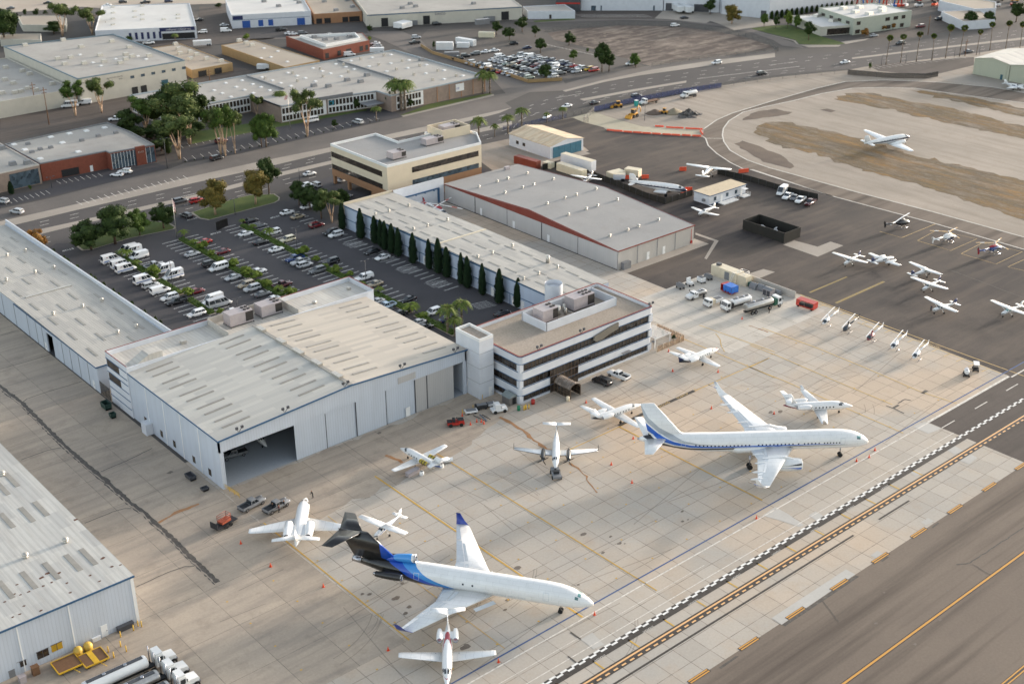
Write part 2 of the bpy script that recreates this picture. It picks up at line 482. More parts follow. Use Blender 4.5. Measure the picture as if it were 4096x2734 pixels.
sheet('concrete_repair',WL('23',[(690,1185),(790,1130),(890,1230),(800,1270)]),5,G_PATCH)
m=MB();z=7*LV
m.rect(-200,126.85,300,127.15,z)
m.build('blue_line',P_BLUE)['kind']='structure'
m=MB()
m.rect(-200,125.1,259,125.4,z);m.rect(40,119.12,226,119.3,z);m.rect(40,122.0,150,122.12,z)
m.rect(259,124.6,420,125.0,z);m.rect(226,125.4,259,125.7,z)
for k in range(14):m.rect(226+13*k,121.9,231+13*k,122.15,z)
m.build('white_line',P_FADED)['kind']='structure'
m=MB();m.rect(-100,115.95,226,117.75,z);m.rect(-100,112.0,420,113.75,z);m.rect(-100,109.95,178,110.35,z);m.rect(186,109.95,196,110.35,z)
m.build('black_marking',P_BLACK)['kind']='structure'
m=MB();k=0;x=-60.0
while x<330:
 m.rect(x,117.35,x+1.35,117.75,z+LV)if k%2==0 else m.rect(x,116.95,x+1.35,117.35,z+LV)
 x+=1.22;k+=1
m.build('zipper_marking',P_WHITE)['kind']='structure'
m=MB();m.rect(-100,113.08,420,113.42,z+LV);x=-60.0
while x<420:
 m.rect(x,112.3,x+.95,112.62,z+LV);x+=1.85
for x0 in range(-8,30):
 x=149+12.2*x0
m.build('orange_marking',P_ORA)['kind']='structure'
m=MB();m.rect(-200,86.37,420,86.75,z);m.rect(-200,69.5,420,69.72,z);m.rect(-200,70.1,420,70.32,z)
for x0 in range(-8,30):
 for y in(102.3,102.75):m.rect(149+12.2*x0,y,153.4+12.2*x0,y+.26,z+LV)
m.build('orange_edge_bars',P_CL)['kind']='structure'
m=MB()
for x0 in range(-8,30):m.rect(149+12.2*x0-.2,102.2,149+12.2*x0+4.6,103.08,z)
for y in(86.2,86.78):m.rect(-200,y,420,y+.14,z)
m.rect(-200,69.4,420,70.42,z-LV)
m.build('black_edge',P_BLACK)['kind']='structure'
m=MB()
m.rect(138.0,122.5,138.25,186,z);m.rect(123.1,125.6,123.45,186,z);m.rect(97.5,140,97.75,186,z);m.rect(108,128,108.12,180,z)
for x in(92.0,100.3,108.5,116.6,124.7,133,141,149.2,157.4,165.6,173.8,182,190,198,206):m.rect(x,113.8,x+.3,116.4,z)
m.strip(WL('22',[(590,1065),(1020,868),(1350,700),(2290,285)]),.22,z)
m.strip(WL('32',[(0,360),(165,282)]),.22,z)
m.strip(WL('22',[(1020,868),(1200,960),(1400,1065),(1700,1220),(2240,1495)]),.3,z)
m.strip(WL('22',[(1840,70),(1880,120),(1890,180),(1920,230)]),.15,z)
m.build('yellow_taxi_line',P_YEL)['kind']='structure'
m=MB()
for t,a in(('32',[(0,360),(300,480),(800,700),(1315,925)]),('32',[(0,170),(230,260),(760,490),(1220,680)]),('32',[(100,25),(560,190),(1000,370),(1460,570),(1770,670)]),('22',[(1700,0),(2349,230)]),('22',[(1560,115),(1800,215),(2349,450)])):
 m.strip(WL(t,a),.28,z)
for t,a in(('31',[(1435,670),(1720,755),(1945,655),(1600,580),(1435,670)]),('31',[(1810,782),(2110,870),(2335,765),(1990,690),(1810,782)]),('31',[(2500,960),(2210,895),(2420,800)]),('31',[(1595,525),(1300,645),(1110,590)])):
 m.strip(WL(t,a),.18,z)
m.strip(WL('31',[(425,1130),(2349,1830)]),.25,z);m.strip([(260.6,186),(259,127.5)],.25,z)
ra,rb=W('31',425,1130),W('32',2150,420)
for k in range(17):
 p=ra.lerp(rb,(k+.5)/17.5);m.strip([p,(p.x-2.3,p.y+.2)],.2,z)
m.build('pale_yellow_line',P_PALEY)['kind']='structure'
m=MB();m.strip(WL('31',[(735,1205),(1150,1020)]),.8,z);m.strip(WL('31',[(510,1115),(830,980)]),.6,z)
m.build('yellow_stripe',paint('worn_yellow','#8f7942',.5))['kind']='structure'
m=MB();m.strip(WL('22',[(1015,858),(1200,768),(1660,560)]),.9,z+LV)
m.build('name_band',P_BLACK)['kind']='structure'
for(u,v),s in(((1285,730),'CONTACT'),((1400,680),'GROUND'),((1560,605),'STARTUP')):
 p=W('22',u,v);struct(text_obj('ground_text',s,.9,P_PALEY,(p.x,p.y,z+2*LV),(0,0,PI*.0),sx=1.0))
for u,v in((600,1195),(1030,1395),(0,0)):
 if u:p=W('31',u,v);struct(text_obj('ground_text','NO PARKING',1.0,P_PALEY,(p.x-1.0,p.y,z+LV),(0,0,-PI/2)))
p=W('32',1555,150);struct(text_obj('ground_text','NO PARKING',1.0,P_PALEY,(p.x-1.0,p.y,z+LV),(0,0,PI/2)))
for k in range(8):
 struct(text_obj('ground_text','AIRWAYS' if 0 else 'STRAIGHT',.55,P_FADED,(118+k*11.2,116.1,z+LV),(0,0,PI)))
m=MB()
for a in(tx_lo_out[3:],tx_up_out,tx_in,tx_lo_out[:5]):m.strip(a,.45,8*LV)
m.strip(WL('R',[(890,635),(968,636)]),.3,8*LV)
m.strip(WL('31',[(20,60),(710,290)]),.4,8*LV)
m.build('white_edge_line',P_FADED)['kind']='structure'
m=MB()
rnd=random.Random(3)
def wobble(pts,step,amp):
 o=[]
 for i in range(len(pts)-1):
  n=max(1,int((pts[i+1]-pts[i]).length/step))
  for j in range(n):
   p=pts[i].lerp(pts[i+1],j/n);o.append(Vector((p.x+rnd.gauss(0,amp),p.y+rnd.gauss(0,amp),0)))
 return o+[pts[-1]]
dr=wobble(WL('02',[(-200,380),(0,520),(190,665),(470,945),(570,1040),(760,1210),(900,1320),(1090,1495)])+WL('03',[(1230,100),(1340,205),(1460,310),(1650,500),(1860,700)]),.7,.06)
m.strip(dr,[rnd.uniform(.5,1.15)for _ in dr],z)
dr2=[Vector((p.x-.75,p.y-.3,0))for p in dr]
m.strip(dr2,[rnd.choice((.02,.12,.3))for _ in dr2],z)
for t,a in(('02',[(0,375),(300,290),(430,250)]),('02',[(0,90),(160,45)]),('02',[(190,660),(230,630),(400,570),(700,480)]),('02',[(180,1150),(400,1070),(520,1045)]),('03',[(725,195),(960,100),(1060,70),(1120,70)]),('03',[(1165,740),(1420,620),(1580,565),(1660,560)]),('02',[(860,1250),(1080,1160),(1300,1050)])):
 m.strip(wobble(WL(t,a),.8,.03),.2,z)
for t,a,w_ in(('23',[(600,1130),(690,1185)],.3),('23',[(585,1330),(655,1390)],.3),('32',[(1170,690),(1250,720),(1320,755)],.3),('32',[(1270,670),(1330,635),(1380,645)],.3),('21',[(1180,270),(1300,330)],.2),('31',[(1660,900),(2349,1160)],.25),('33',[(1760,550),(1880,535),(2341,230)],.25),('33',[(1900,545),(2050,635)],.15),('33',[(620,860),(700,960),(760,1040)],.12)):
 m.strip(wobble(WL(t,a),.9,.05),w_,z)
for t,p in(('32',[(1465,580),(1500,555),(1530,565),(1490,588)]),('32',[(1220,705),(1265,680),(1285,688),(1240,715)])):m.poly([(q.x,q.y,z)for q in WL(t,p)])
for t,p in(('33',[(275,1060),(900,640),(935,650),(300,1076)]),('33',[(1115,515),(1170,480),(1190,483),(1135,523)]),('33',[(1545,232),(1600,192),(1620,195),(1565,236)]),('23',[(1870,1425),(2010,1330),(2040,1330),(1890,1437)])):m.poly([(q.x,q.y,5*LV)for q in WL(t,p)])
m.build('crack_sealant',P_SEAL)['kind']='structure'
def blob(m,c,r,seed,z=6*LV,st=1.4,ang=0):
 q=random.Random(seed);n=11
 m.poly([(c.x+(math.cos(ang)*math.cos(2*PI*i/n)*st-math.sin(ang)*math.sin(2*PI*i/n))*r*k,c.y+(math.sin(ang)*math.cos(2*PI*i/n)*st+math.cos(ang)*math.sin(2*PI*i/n))*r*k,z)for i in range(n)for k in(q.uniform(.6,1.2),)])
m=MB()
for i,(t,u,v,r)in enumerate((('23',710,290,.5),('23',945,310,.3),('23',1020,368,.35),('23',1065,370,.18),('23',880,445,.35),('23',150,577,.5),('23',1555,95,.3),('23',1560,180,.35),('23',1605,165,.2),('23',670,720,.25),('13',1250,835,.6),('13',1360,910,.4),('13',1325,965,.4),('13',1300,710,.35),('13',960,800,.3),('13',1020,800,.35),('13',1240,1060,.3),('13',1840,1255,.7),('13',2200,850,.4),('23',45,935,.3),('32',260,740,.5),('32',180,745,.5),('33',1145,787,.2),('33',1690,770,.2),('33',1620,1020,.3),('33',1410,1228,.3),('33',1075,1050,.3),('02',1450,1258,.5),('12',60,1212,.35),('12',1105,920,.45))):
 blob(m,W(t,u,v),r,i)
rnd=random.Random(8)
m.build('oil_stain',P_OIL)['kind']='structure'
m=MB();rt=random.Random(77)
for i in range(12):
 c=Vector((rt.uniform(75,250),rt.uniform(128,182),0));R_=rt.uniform(6,22);a0=rt.uniform(0,6.3);da=rt.uniform(.3,1.3)
 for dr_ in(0,rt.choice((.5,1.9))):m.strip([(c.x+(R_+dr_)*math.cos(a0+da*k/9),c.y+(R_+dr_)*math.sin(a0+da*k/9))for k in range(10)],.16,5.5*LV+i*.0004)
for i in range(46):
 x,y,L_=rt.uniform(75,250),rt.uniform(124,186),rt.uniform(6,28);h_=rt.choice((0,0,PI/2))+rt.gauss(0,.12);m.strip([(x,y),(x+L_*math.cos(h_),y+L_*math.sin(h_))],.2,5.3*LV+i*.0004)
m.build('tyre_marks',P_TYRE)['kind']='structure'
m=MB()
for t,a,w_ in(('22',[(0,790),(100,840),(200,900),(300,990),(430,1070)],1.0),('22',[(590,1180),(660,1220),(740,1290),(760,1350),(830,1430)],.6),('12',[(1150,1110),(1240,1140),(1300,1175)],.9),('03',[(1360,190),(1500,110),(1700,30)],.8),('22',[(2120,0),(2290,60)],.5)):
 a=wobble(WL(t,a),1.0,.12);m.strip(a,[w_*random.uniform(.3,1.2)for _ in a],5*LV)
m.build('rust_stain',P_RUST)['kind']='structure'
m=MB()
for ix in range(-6,20):
 for iy in range(0,6):
  if ix<12:m.rect(133+9.2*ix+2.2,129.5+7.86*iy,133+9.2*ix+2.55,129.8+7.86*iy,7*LV)
m.build('tie_down_spots',P_YEL)['kind']='structure'
K1=WL('L',[(-400,710),(0,615),(230,565),(480,500),(780,430),(840,407),(1100,362),(1450,280),(1850,193),(2265,92)])
K2=WL('L',[(-400,775),(0,672),(360,590),(860,470),(1200,395),(1510,333),(1700,290),(2100,205),(2349,150)])
K3=WL('L',[(-400,810),(0,704),(350,620),(900,493),(1200,428),(1510,354),(1750,302),(2000,250)])+WL('R',[(-60,520),(0,500),(240,418),(500,365),(800,320),(1200,262),(1500,236),(1900,180),(2349,122),(2800,60)])
MT=WL('L',[(-400,850),(150,715),(320,678),(900,548),(1290,445),(1510,395),(1760,340),(2100,268),(2349,212)])+WL('R',[(110,500),(310,455),(560,410),(800,370),(960,350),(1200,318),(1560,265),(2000,212),(2349,172),(2800,115)])
MBt=WL('L',[(-400,875),(150,740),(320,697),(900,566),(1290,463),(1510,411),(1760,357),(2100,285),(2349,232)])+WL('R',[(130,506),(330,463),(570,418),(800,380),(960,358),(1200,325),(1560,272),(2000,220),(2349,182),(2800,125)])
K6=WL('L',[(-400,950),(0,845),(300,770),(600,700),(880,630),(1290,528),(1510,472),(1900,385),(2349,290)])+WL('R',[(0,556),(250,498),(400,465),(960,382),(1200,350),(1530,318),(2100,248),(2349,212),(2800,150)])
def band(name,a,b,lvl,mat):
 return sheet(name,[p[:2]for p in a]+[p[:2]for p in reversed(b)],lvl,mat)
band('frontage_road',K1,K2,4,G_FRONT)
band('road_shoulder',K2,K3[:8]+WL('R',[(-60,520)]),5,G_SHOUL)
band('boulevard',K3,K6,4,G_ROAD)
band('median',MT[:9],MBt[:9],6,G_SHOUL)
band('median',MT[10:13],MBt[10:13],6,G_SHOUL)
band('median',MT[15:],MBt[15:],6,G_SHOUL)
sheet('cross_street',[p[:2]for p in WL('L',[(2265,92),(2320,85),(2280,40),(2240,0)])+WL('10',[(1960,660),(1400,470),(1150,350),(1010,300),(0,345),(0,315),(1010,270),(1300,270),(1450,330),(1560,460),(1900,580),(2349,690)])+WL('20',[(240,715),(540,690),(560,720),(250,790),(0,900),(-60,880)])],5,G_FRONT)
sheet('road_shoulder',[p[:2]for p in WL('20',[(535,775),(860,690),(1300,595),(1800,520),(2349,455),(2349,490),(1700,575),(1200,645),(900,700),(560,785)])],6,G_SHOUL)
sheet('frontage_road',[p[:2]for p in WL('20',[(250,790),(560,715),(830,640),(1260,565),(1800,490),(2349,425),(2349,455),(1800,520),(1300,595),(860,690),(535,775)])],5,G_FRONT)
sheet('back_street',[p[:2]for p in WL('R',[(0,95),(130,105),(500,92),(760,98),(960,122),(1100,150),(1200,185),(1240,210),(1340,222),(1320,205),(1200,165),(1090,130),(900,105),(660,88),(300,88),(0,80)])],5,G_FRONT)
m=MB()
def dashes(a,b,f,n,ln=.45,w_=.16,t0=0.0,t1=1.0):
 pa=[along(a,i/60).lerp(along(b,i/60),f)for i in range(61)]
 for k in range(n):
  t=t0+(t1-t0)*k/n
  p,q=along(pa,t),along(pa,min(1,t+(t1-t0)*ln/n))
  m.strip([p,q],w_,7*LV)
for f in(.33,.66):
 dashes(K3,MT,f,62,.3,.2);dashes(MBt,K6,f,62,.3,.2)
m.strip(WL('L',[(785,570),(900,543)]),.25,7*LV);m.strip(WL('R',[(850,362),(1320,305)]),.3,7*LV)
m.strip(WL('R',[(1180,300),(1310,283)]),.2,7*LV);m.strip(WL('R',[(200,450),(330,428)]),.2,7*LV)
for k in range(17):
 p,q=lerp(W('L',350,580),W('L',840,462),k/16),lerp(W('L',385,600),W('L',865,480),k/16)
 m.strip([p,lerp(p,q,.8)],.2,7*LV)
for k in range(26):
 p=lerp(W('L',860,395),W('L',1740,205),k/25);m.strip([p,(p.x+1.0,p.y+4.8)],.16,7*LV)
for k in range(14):
 p=lerp(W('L',840,335),W('L',1240,245),k/13);m.strip([p,(p.x+1.0,p.y+4.2)],.16,7*LV)
for k in range(9):
 p=lerp(W('L',30,595),W('L',230,545),k/8);m.strip([p,(p.x+.2,p.y+4.2)],.16,7*LV)
for k in range(8):
 p=lerp(W('L',280,500),W('L',470,465),k/7);m.strip([p,(p.x+.2,p.y+4.2)],.16,7*LV)
for k in range(34):
 p=lerp(W('00',20,1000),W('00',560,900),k/33);m.strip([p,(p.x,p.y+4.5)],.14,7*LV)if k<20 else None
for k in range(16):
 p=lerp(W('30',1110,590),W('30',1850,500),k/15);m.strip([p,(p.x+.6,p.y+5)],.2,7*LV)
for k in range(26):
 p=lerp(W('20',720,150),W('20',1300,150),k/25);m.strip([p,(p.x+2.2,p.y+9)],.2,7*LV)
for k in range(14):
 p=lerp(W('20',420,390),W('20',830,480),k/13);m.strip([p,(p.x+1,p.y+5)],.16,7*LV)
m.build('road_marking',P_FADED)['kind']='structure'
sheet('freeway',[p[:2]for p in WL('00',[(-300,130),(0,115),(700,60),(900,75),(1620,40),(1950,30),(2600,-60),(2600,-200),(-300,-100)])],4,ground_mat('freeway_concrete','#a5988a','#b0a496',stain='#857a6e',stain_amt=.4))
sheet('vacant_lot',[p[:2]for p in WL('R',[(140,155),(300,132),(500,118),(730,122),(900,140),(1060,170),(1180,208),(1215,235),(1000,255),(640,303),(580,290),(490,262),(440,240),(330,215),(180,180)])],4,G_LOTDIRT)
sheet('car_lot',[p[:2]for p in WL('10',[(1430,350),(1520,250),(2080,245),(2349,300)])+WL('20',[(120,215),(380,255),(500,380),(820,450),(1080,500),(1240,570),(830,640),(530,690),(240,712),(120,660)])+WL('10',[(1960,578),(1550,458),(1460,402)])],5,ground_mat('lot_asphalt','#56514d','#635d57',stain='#45413f',stain_amt=.5))
for n_,t,p in(('yard','00',[(0,1000),(480,880),(1110,800),(1120,950),(900,1020),(500,1090),(0,1130)]),('yard','00',[(0,1130),(900,990),(1050,1040),(300,1150),(0,1210)]),('yard','00',[(1200,330),(1690,320),(1700,60),(1960,60),(2349,190),(2349,330),(1900,380),(1300,400)]),('yard','10',[(0,220),(520,190),(570,270),(300,320),(0,335)]),('yard','10',[(690,215),(960,205),(1010,285),(720,275)]),('yard','00',[(1330,410),(1660,400),(1900,560),(2349,620),(2349,640),(1980,700),(1590,720)]),('yard','20',[(650,90),(1380,92),(1320,160),(700,165)]),('yard','30',[(1360,180),(1560,130),(1900,150),(2100,220),(1400,320),(1100,330),(1000,330),(1360,260)]),('yard','30',[(1010,560),(1920,490),(1920,560),(1550,650),(1100,610)])):
 sheet(n_,[q[:2]for q in WL(t,p)],5,G_DARK if t!='10' else G_ROAD)
sheet('office_parking',[p[:2]for p in WL('L',[(840,400),(830,345),(1300,235),(1480,205),(1690,155),(1790,160),(1850,190),(1450,278),(1100,360)])],6,G_LOT)
sheet('office_parking',[p[:2]for p in WL('L',[(0,610),(0,560),(220,520),(260,480),(480,435),(700,400),(780,425),(480,498),(230,560)])],6,G_LOT)
sheet('truck_court',[p[:2]for p in WL('20',[(1320,160),(1390,95),(1760,100),(1870,140),(1760,200),(1480,170)])],6,G_SHOUL)
sheet('forecourt',[p[:2]for p in WL('20',[(1700,150),(1860,100),(2110,85),(2349,180),(2349,215),(2000,260),(1870,205)])],6,G_SHOUL)
for t,p in(('30',[(0,245),(160,225),(330,215),(600,310),(820,375),(700,395),(420,380),(390,345)]),('20',[(280,180),(640,155),(640,170),(300,192)]),('10',[(1290,985),(1530,890),(2030,800),(2080,805),(1560,930),(1310,985)]),('00',[(1640,1130),(2349,1020),(2349,1090),(1640,1230)]),('10',[(0,1080),(700,960),(1000,920),(1000,945),(700,1000),(0,1130)])):
 sheet('lawn',[q[:2]for q in WL(t,p)],8,G_LAWN)
for t,p in(('30',[(0,258),(390,350),(420,385),(780,388),(760,402),(500,408),(400,380),(370,352)]),('10',[(1290,990),(2080,805),(2085,820),(1310,1000)]),('30',[(780,360),(1030,330),(980,350),(820,380)])):
 sheet('sidewalk',[q[:2]for q in WL(t,p)],9,G_SHOUL)
# ================================================================== AIRPORT BUILDINGS
M_ROOFX=corrugated('roof_ribs_along_x','#bcb9b2','y',.5,amt=.22,dirt='#a39c8f',panel=(1.2,9))
M_ROOFY=corrugated('roof_ribs_along_y','#b2aea7','x',.62,amt=.5,dirt='#98938b',panel=(1.24,8))
M_ROOFZ=corrugated('roof_white_ribs','#c4c0b8','x',.9,amt=.35,dirt='#9a8a7c',panel=(1.8,10))
M_SIDX=siding('white_siding_x','#b9c0c9','x',.6,.2)
M_SIDY=siding('white_siding_y','#b9c0c9','y',2.4,.06)
M_SIDX2=siding('grey_siding_x','#aeacaa','x',.5,.22)
M_SIDYB=siding('pale_blue_siding','#b0bccd','y',.5,.2)
M_GREYSID=siding('grey_door_siding','#b3b0ac','y',.8,.06)
M_WHITE=pm('white_wall','#c8cbd0',.55,.06,.5)
M_WHITE2=pm('white_trim','#dcdcda',.5,.05,.5)
M_BLUETR=pm('blue_trim','#2f5577',.5,.1)
M_REDTR=pm('red_trim','#7c3328',.55,.12)
M_SKYL=pm('skylight_grey','#8d887f',.4,.15,.5)
M_VENT=pm('vent_metal','#b8b3aa',.35,.2,2,.5)
M_DARK=pm('dark_recess','#1c1c1e',.7,.2)
M_GREY=pm('grey_metal','#77787a',.5,.15)
M_DGREY=pm('dark_grey_metal','#45464a',.5,.2)
M_GLASS=glassm('dark_window_glass','#2b2520',.06)
M_GLASSB=glassm('blue_grey_glass','#39444c',.06)
M_BEIGE=pm('beige_plaster','#d3c4ab',.7,.05,.4)
M_BROWN=pm('brown_plaster','#9c7454',.75,.08,.5)
M_GRAVEL=ground_mat('roof_gravel','#958a7b','#a3978a',fine=.2,big=.08,stain='#6f675e',stain_amt=.35)
M_GRROOF=ground_mat('grey_roofing','#8f8e8c','#989693',fine=.06,big=.06,stain='#7d7772',stain_amt=.35)
M_HVAC=pm('hvac_panel','#a59c9c',.5,.1,1)
M_FAN=pm('fan_dark','#2a2624',.6,.2)
M_YELP=pm('yellow_post','#d4a92c',.5,.12)
M_RED=pm('red_paint','#a8291f',.45,.12)
M_ORNG=pm('orange_plastic','#e0512c',.5,.08)
M_TAN=pm('tan_metal','#cfc3aa',.55,.1)
M_CONCW=pm('concrete_wall','#b3ada4',.8,.1)
M_BLACKF=pm('black_screen_fence','#26241f',.85,.15,1)
M_WOOD=pm('brown_wood','#6b4d34',.8,.2,2)
M_FLOOR=ground_mat('hangar_floor','#9aa0a6','#a5aab0',fine=.05,stain='#7e8388',stain_amt=.3)
def slab_roof(x0,x1,y0,y1,prof,axis,th=.25):
 """roof skin following prof = [(t, z), ...] across `axis`, extruded along the other axis"""
 m=MB()
 p=[(t,z)for t,z in prof]+[(t,z-th)for t,z in reversed(prof)]
 m.extr(p,'y',y0,y1)if axis=='x' else m.extr(p,'x',x0,x1)
 return m
def vent_proto():
 t=thing('roof_vent','vent','vent')
 return t
def turbine(m,x,y,z,r=.45):
 m.tube((x,y,z-.3),(x,y,z+.35),r*.7,r*.7,10)
 m.ball((x,y,z+.55),(r,r,.35),10,5)
def floodlight(parent,x,y,z):
 m=MB()
 for s in(-1,1):
  m.path([(x+s*.1,y,z),(x+s*.5,y-.3,z+.9)],.06,5)
  m.cbox((x+s*.6,y-.4,z+1.1),(.5,.35,.5))
 m.build('floodlight',M_DGREY,parent)
def door(parent,x,y,axis,w=1.0,h=2.1,mat=None,s=-1):
 m=MB()
 f=MB()
 if axis=='x':
  m.box(x-w/2,y-.06,.02,x+w/2,y+.02,h);f.box(x+w*.28,y-.1,.95,x+w*.4,y-.05,1.1)
 else:
  m.box(x-.06,y-w/2,.02,x+.02,y+w/2,h);f.box(x-.1,y-w*.4,.95,x-.05,y-w*.28,1.1)
 d=m.build('door',mat or M_WHITE2,parent)
 f.build('handle',M_DGREY,d)
 return d
X0,X1,Y0,Y1,XR=97.8,159.7,201.6,240.5,128.9
EV,RG=11.1,12.8
hg=thing('aircraft_hangar','large white metal hangar with low gable roof and one door standing open','hangar')
def gz(x):return EV+(RG-EV)*(1-abs(x-XR)/(XR-X0 if x<XR else X1-XR))
for a,b in((X0,X0+.35),(X1-.35,X1)):MB().box(a,Y0,0,b,Y1,EV-.2).build('side_wall',M_SIDY,hg)
m=MB();m.extr([(X0,8.25),(X1,8.25),(X1,EV-.2),(XR,RG-.2),(X0,EV-.2)],'y',Y0,Y0+.4)
m.box(X0+.35,Y0,0,X0+.9,Y0+.5,8.25);m.box(X1-.9,Y0,0,X1-.35,Y0+.4,8.25)
m.build('front_wall',M_SIDX,hg)
m=MB();m.extr([(X0+.35,0),(X1-.35,0),(X1-.35,EV-.2),(XR,RG-.2),(X0+.35,EV-.2)],'y',Y1-.35,Y1-.05)
m.build('rear_wall',M_GREY,hg)
m=MB();m.rect(X0+.3,Y0+.1,X1-.3,Y1-.3,9*LV);m.build('floor',M_FLOOR,hg)
m=slab_roof(0,0,Y0-.3,Y1-.04,[(X0-.15,EV),(XR,RG)],'x');m.build('roof',M_ROOFX,hg)
m=slab_roof(0,0,Y0-.3,Y1-.04,[(XR,RG),(X1+.15,EV)],'x');m.build('roof',corrugated('roof_sunward_tint_ribs','#b6aea3','y',.5,amt=.25,dirt='#b3a48e',panel=(1.2,9)),hg)  # same ribbed roof, with the sunward slope's warm light tinted into its colour
m=MB();m.extr([(X0-.2,EV-.28),(XR,RG-.28),(XR,RG+.06),(X0-.2,EV+.06)],'y',Y0-.42,Y0-.3);m.extr([(XR,RG-.28),(X1+.2,EV-.28),(X1+.2,EV+.06),(XR,RG+.06)],'y',Y0-.42,Y0-.3)
m.box(X0-.22,Y0-.3,EV-.3,X0-.15,Y1,EV+.05)
m.build('roof_trim',M_BLUETR,hg)
m=MB();m.box(XR-.45,Y0-.3,RG-.05,XR+.45,Y1,RG+.1);m.build('ridge_cap',M_SKYL,hg)
sk=None
for i,y in enumerate((238,234.9,230.5,227.4,223,219.9,215.5,212.4,208.4,205.3)):
 for x in(100.9,118.6,132.0,150.6):
  m=MB();xm,L_=x,6.2
  m.extr([(xm,gz(xm)+.02),(xm+L_,gz(xm+L_)+.02),(xm+L_,gz(xm+L_)+.10),(xm,gz(xm)+.10)],'y',y-.3,y+.3)
  m.build('skylight',M_SKYL,hg)
for y0,y1 in((235.9,238.6),(227.3,230.2),(220,223.4),(212.8,216),(205,208)):
 MB().box(XR-.6,y0,RG,XR+.6,y1,RG+.55).build('ridge_vent',M_VENT,hg)
xs=[114.8,122.3,129.9,137.6,145.4]
for i in range(4):
 m=MB();m.box(xs[i]+.05,Y0+.05+.18*(i%2),.05,xs[i+1]-.05,Y0+.2+.18*(i%2),8.25)
 d=m.build('sliding_door',M_SIDX,hg)
 if i==3:
  MB().box(142.6,Y0-.03,.1,143.8,Y0+.04,2.3).build('wicket_door',M_WHITE2,d)
for a,b in((145.5,148.6),(148.75,156.1)):
 MB().box(a,Y0+.15,.05,b,Y0+.3,8.25).build('sliding_door',M_SIDX2,hg)
m=MB()
for x in xs[1:]+[148.65]:m.box(x-.07,Y0+.02,.05,x+.07,Y0+.1,8.2)
m.build('door_seam',M_DGREY,hg)
m=MB();m.box(140.9,Y0-.06,8.7,145.6,Y0+.01,10.2);m.build('blanked_hatch',M_SIDX2,hg)
for y,z in((234.6,1.2),(227.3,1.0),(221.6,1.0),(213.2,1.0),(206.6,1.0)):
 MB().box(X0-.05,y-.55,z,X0+.05,y+.55,z+1.5).build('window',M_GLASS,hg)
for y in(232.7,224.9,217.5,209.9):MB().box(X0-.08,y-.12,0,X0+.01,y+.12,EV-.3).build('downpipe',M_WHITE2,hg)
MB().box(X0-1.6,231.3,.0,X0-.02,233.6,2.6).build('annex_box',M_WHITE,hg)
for x in(102.5,113,127.5,142,156.5):floodlight(hg,x,Y0,gz(x))
ln=thing('hangar_office_block','flat roofed white block with red parapet edge joined to back of main hangar','building')
A0,A1,B0,B1=97.6,162.2,240.5,251.0
m=MB();m.box(A0,B0,0,A1,B1,11.3);m.build('wall',M_WHITE,ln)
m=MB();m.rect(A0+.3,B0+.3,A1-.3,B1-.3,11.33);m.build('roof',M_ROOFZ,ln)
m=MB();m.box(A0,B0,11.3,A0+.3,B1,12.5);m.box(A0+.3,B1-.3,11.3,A1,B1,12.5);m.box(A1-.3,B0,11.3,A1,B1-.3,12.5);m.box(A0+.3,B0,11.3,A1-.3,B0+.3,12.2)
m.build('parapet',M_WHITE,ln)
m=MB();m.box(A0-.03,B0,12.5,A0+.15,B1,12.58);m.box(A0,B1-.15,12.5,A1,B1+.03,12.58);m.box(A1-.15,B0,12.5,A1+.03,B1,12.58);m.build('parapet_trim',M_REDTR,ln)
for z in(9.2,5.9):MB().box(A0-.04,244.6,z,A0+.05,250.6,z+1.7).build('window_band',M_GLASS,ln)
m=MB()
for z in(9.05,8.95+2.0,5.75,7.7,3.9,1.9):m.box(A0-.1,B0+.2,z,A0-.02,B1,z+.14)
m.build('wall_trim',M_BLUETR,ln)
m=MB();m.extr([(B0+.35,11.34),(B0+.35,13.6),(B0+3.4,13.6),(B0+3.4,11.34)],'x',103.2,106.4);m.extr([(98.6,11.34),(103.2,13.6),(103.2,11.34)],'y',B0+.35,B0+3.4)
m.build('stair_bulkhead',M_ROOFZ,ln)
def hvac(parent,x0,y0,x1,y1,z,h=2.2,fans=4):
 m=MB();m.box(x0,y0,z+.35,x1,y1,z+h)
 u=m.build('air_conditioner',M_HVAC,parent)
 m=MB();m.box(x1-.05-(x1-x0)*.32,y0-.03,z+.7,x1+.03,y0+.02,z+h-.25);m.box(x1,y0+.2,z+.7,x1+.03,y1-.2,z+h-.25);m.build('grille',M_FAN,u)
 for i in range(fans):
  fx=x1-(x1-x0)*(.1+.16*(i//2));fy=lerp(y0,y1,.3 if i%2 else.7)
  m=MB();m.tube((fx,fy,z+h),(fx,fy,z+h+.18),.42,.42,10);m.build('fan',M_FAN,u)
 m=MB()
 for x in(x0,x1):
  for y in(y0,y1):m.box(x-.08,y-.08,z,x+.08,y+.08,z+.35)
 m.box(x0-.2,y0-.3,z,x1+.4,y0-.2,z+.9)if False else None
 m.box(x0,y0,z+.25,x1,y1,z+.36);m.build('stand',M_DGREY,u)
 return u
hvac(ln,125.6,245.3,131.6,248.6,11.33,3.2,4);hvac(ln,133.8,245.2,139.3,248.6,11.33,3.0,4)
m=MB();m.box(122.5,B0+.4,11.34,122.7,B1-.4,12.9);m.box(122.7,B1-.5,11.34,141,B1-.35,13.1);m.box(141,B0+.4,11.34,141.2,B1-.4,13.1);m.build('screen_wall',M_CONCW,ln)
m=MB();m.tube((148,245,11.3),(148,245,12.0),.55,.45,10);m.box(113,245,11.34,114.2,246,12.1);m.box(158.5,246,11.34,159.3,246.8,12.0);m.build('roof_vent',M_VENT,ln)
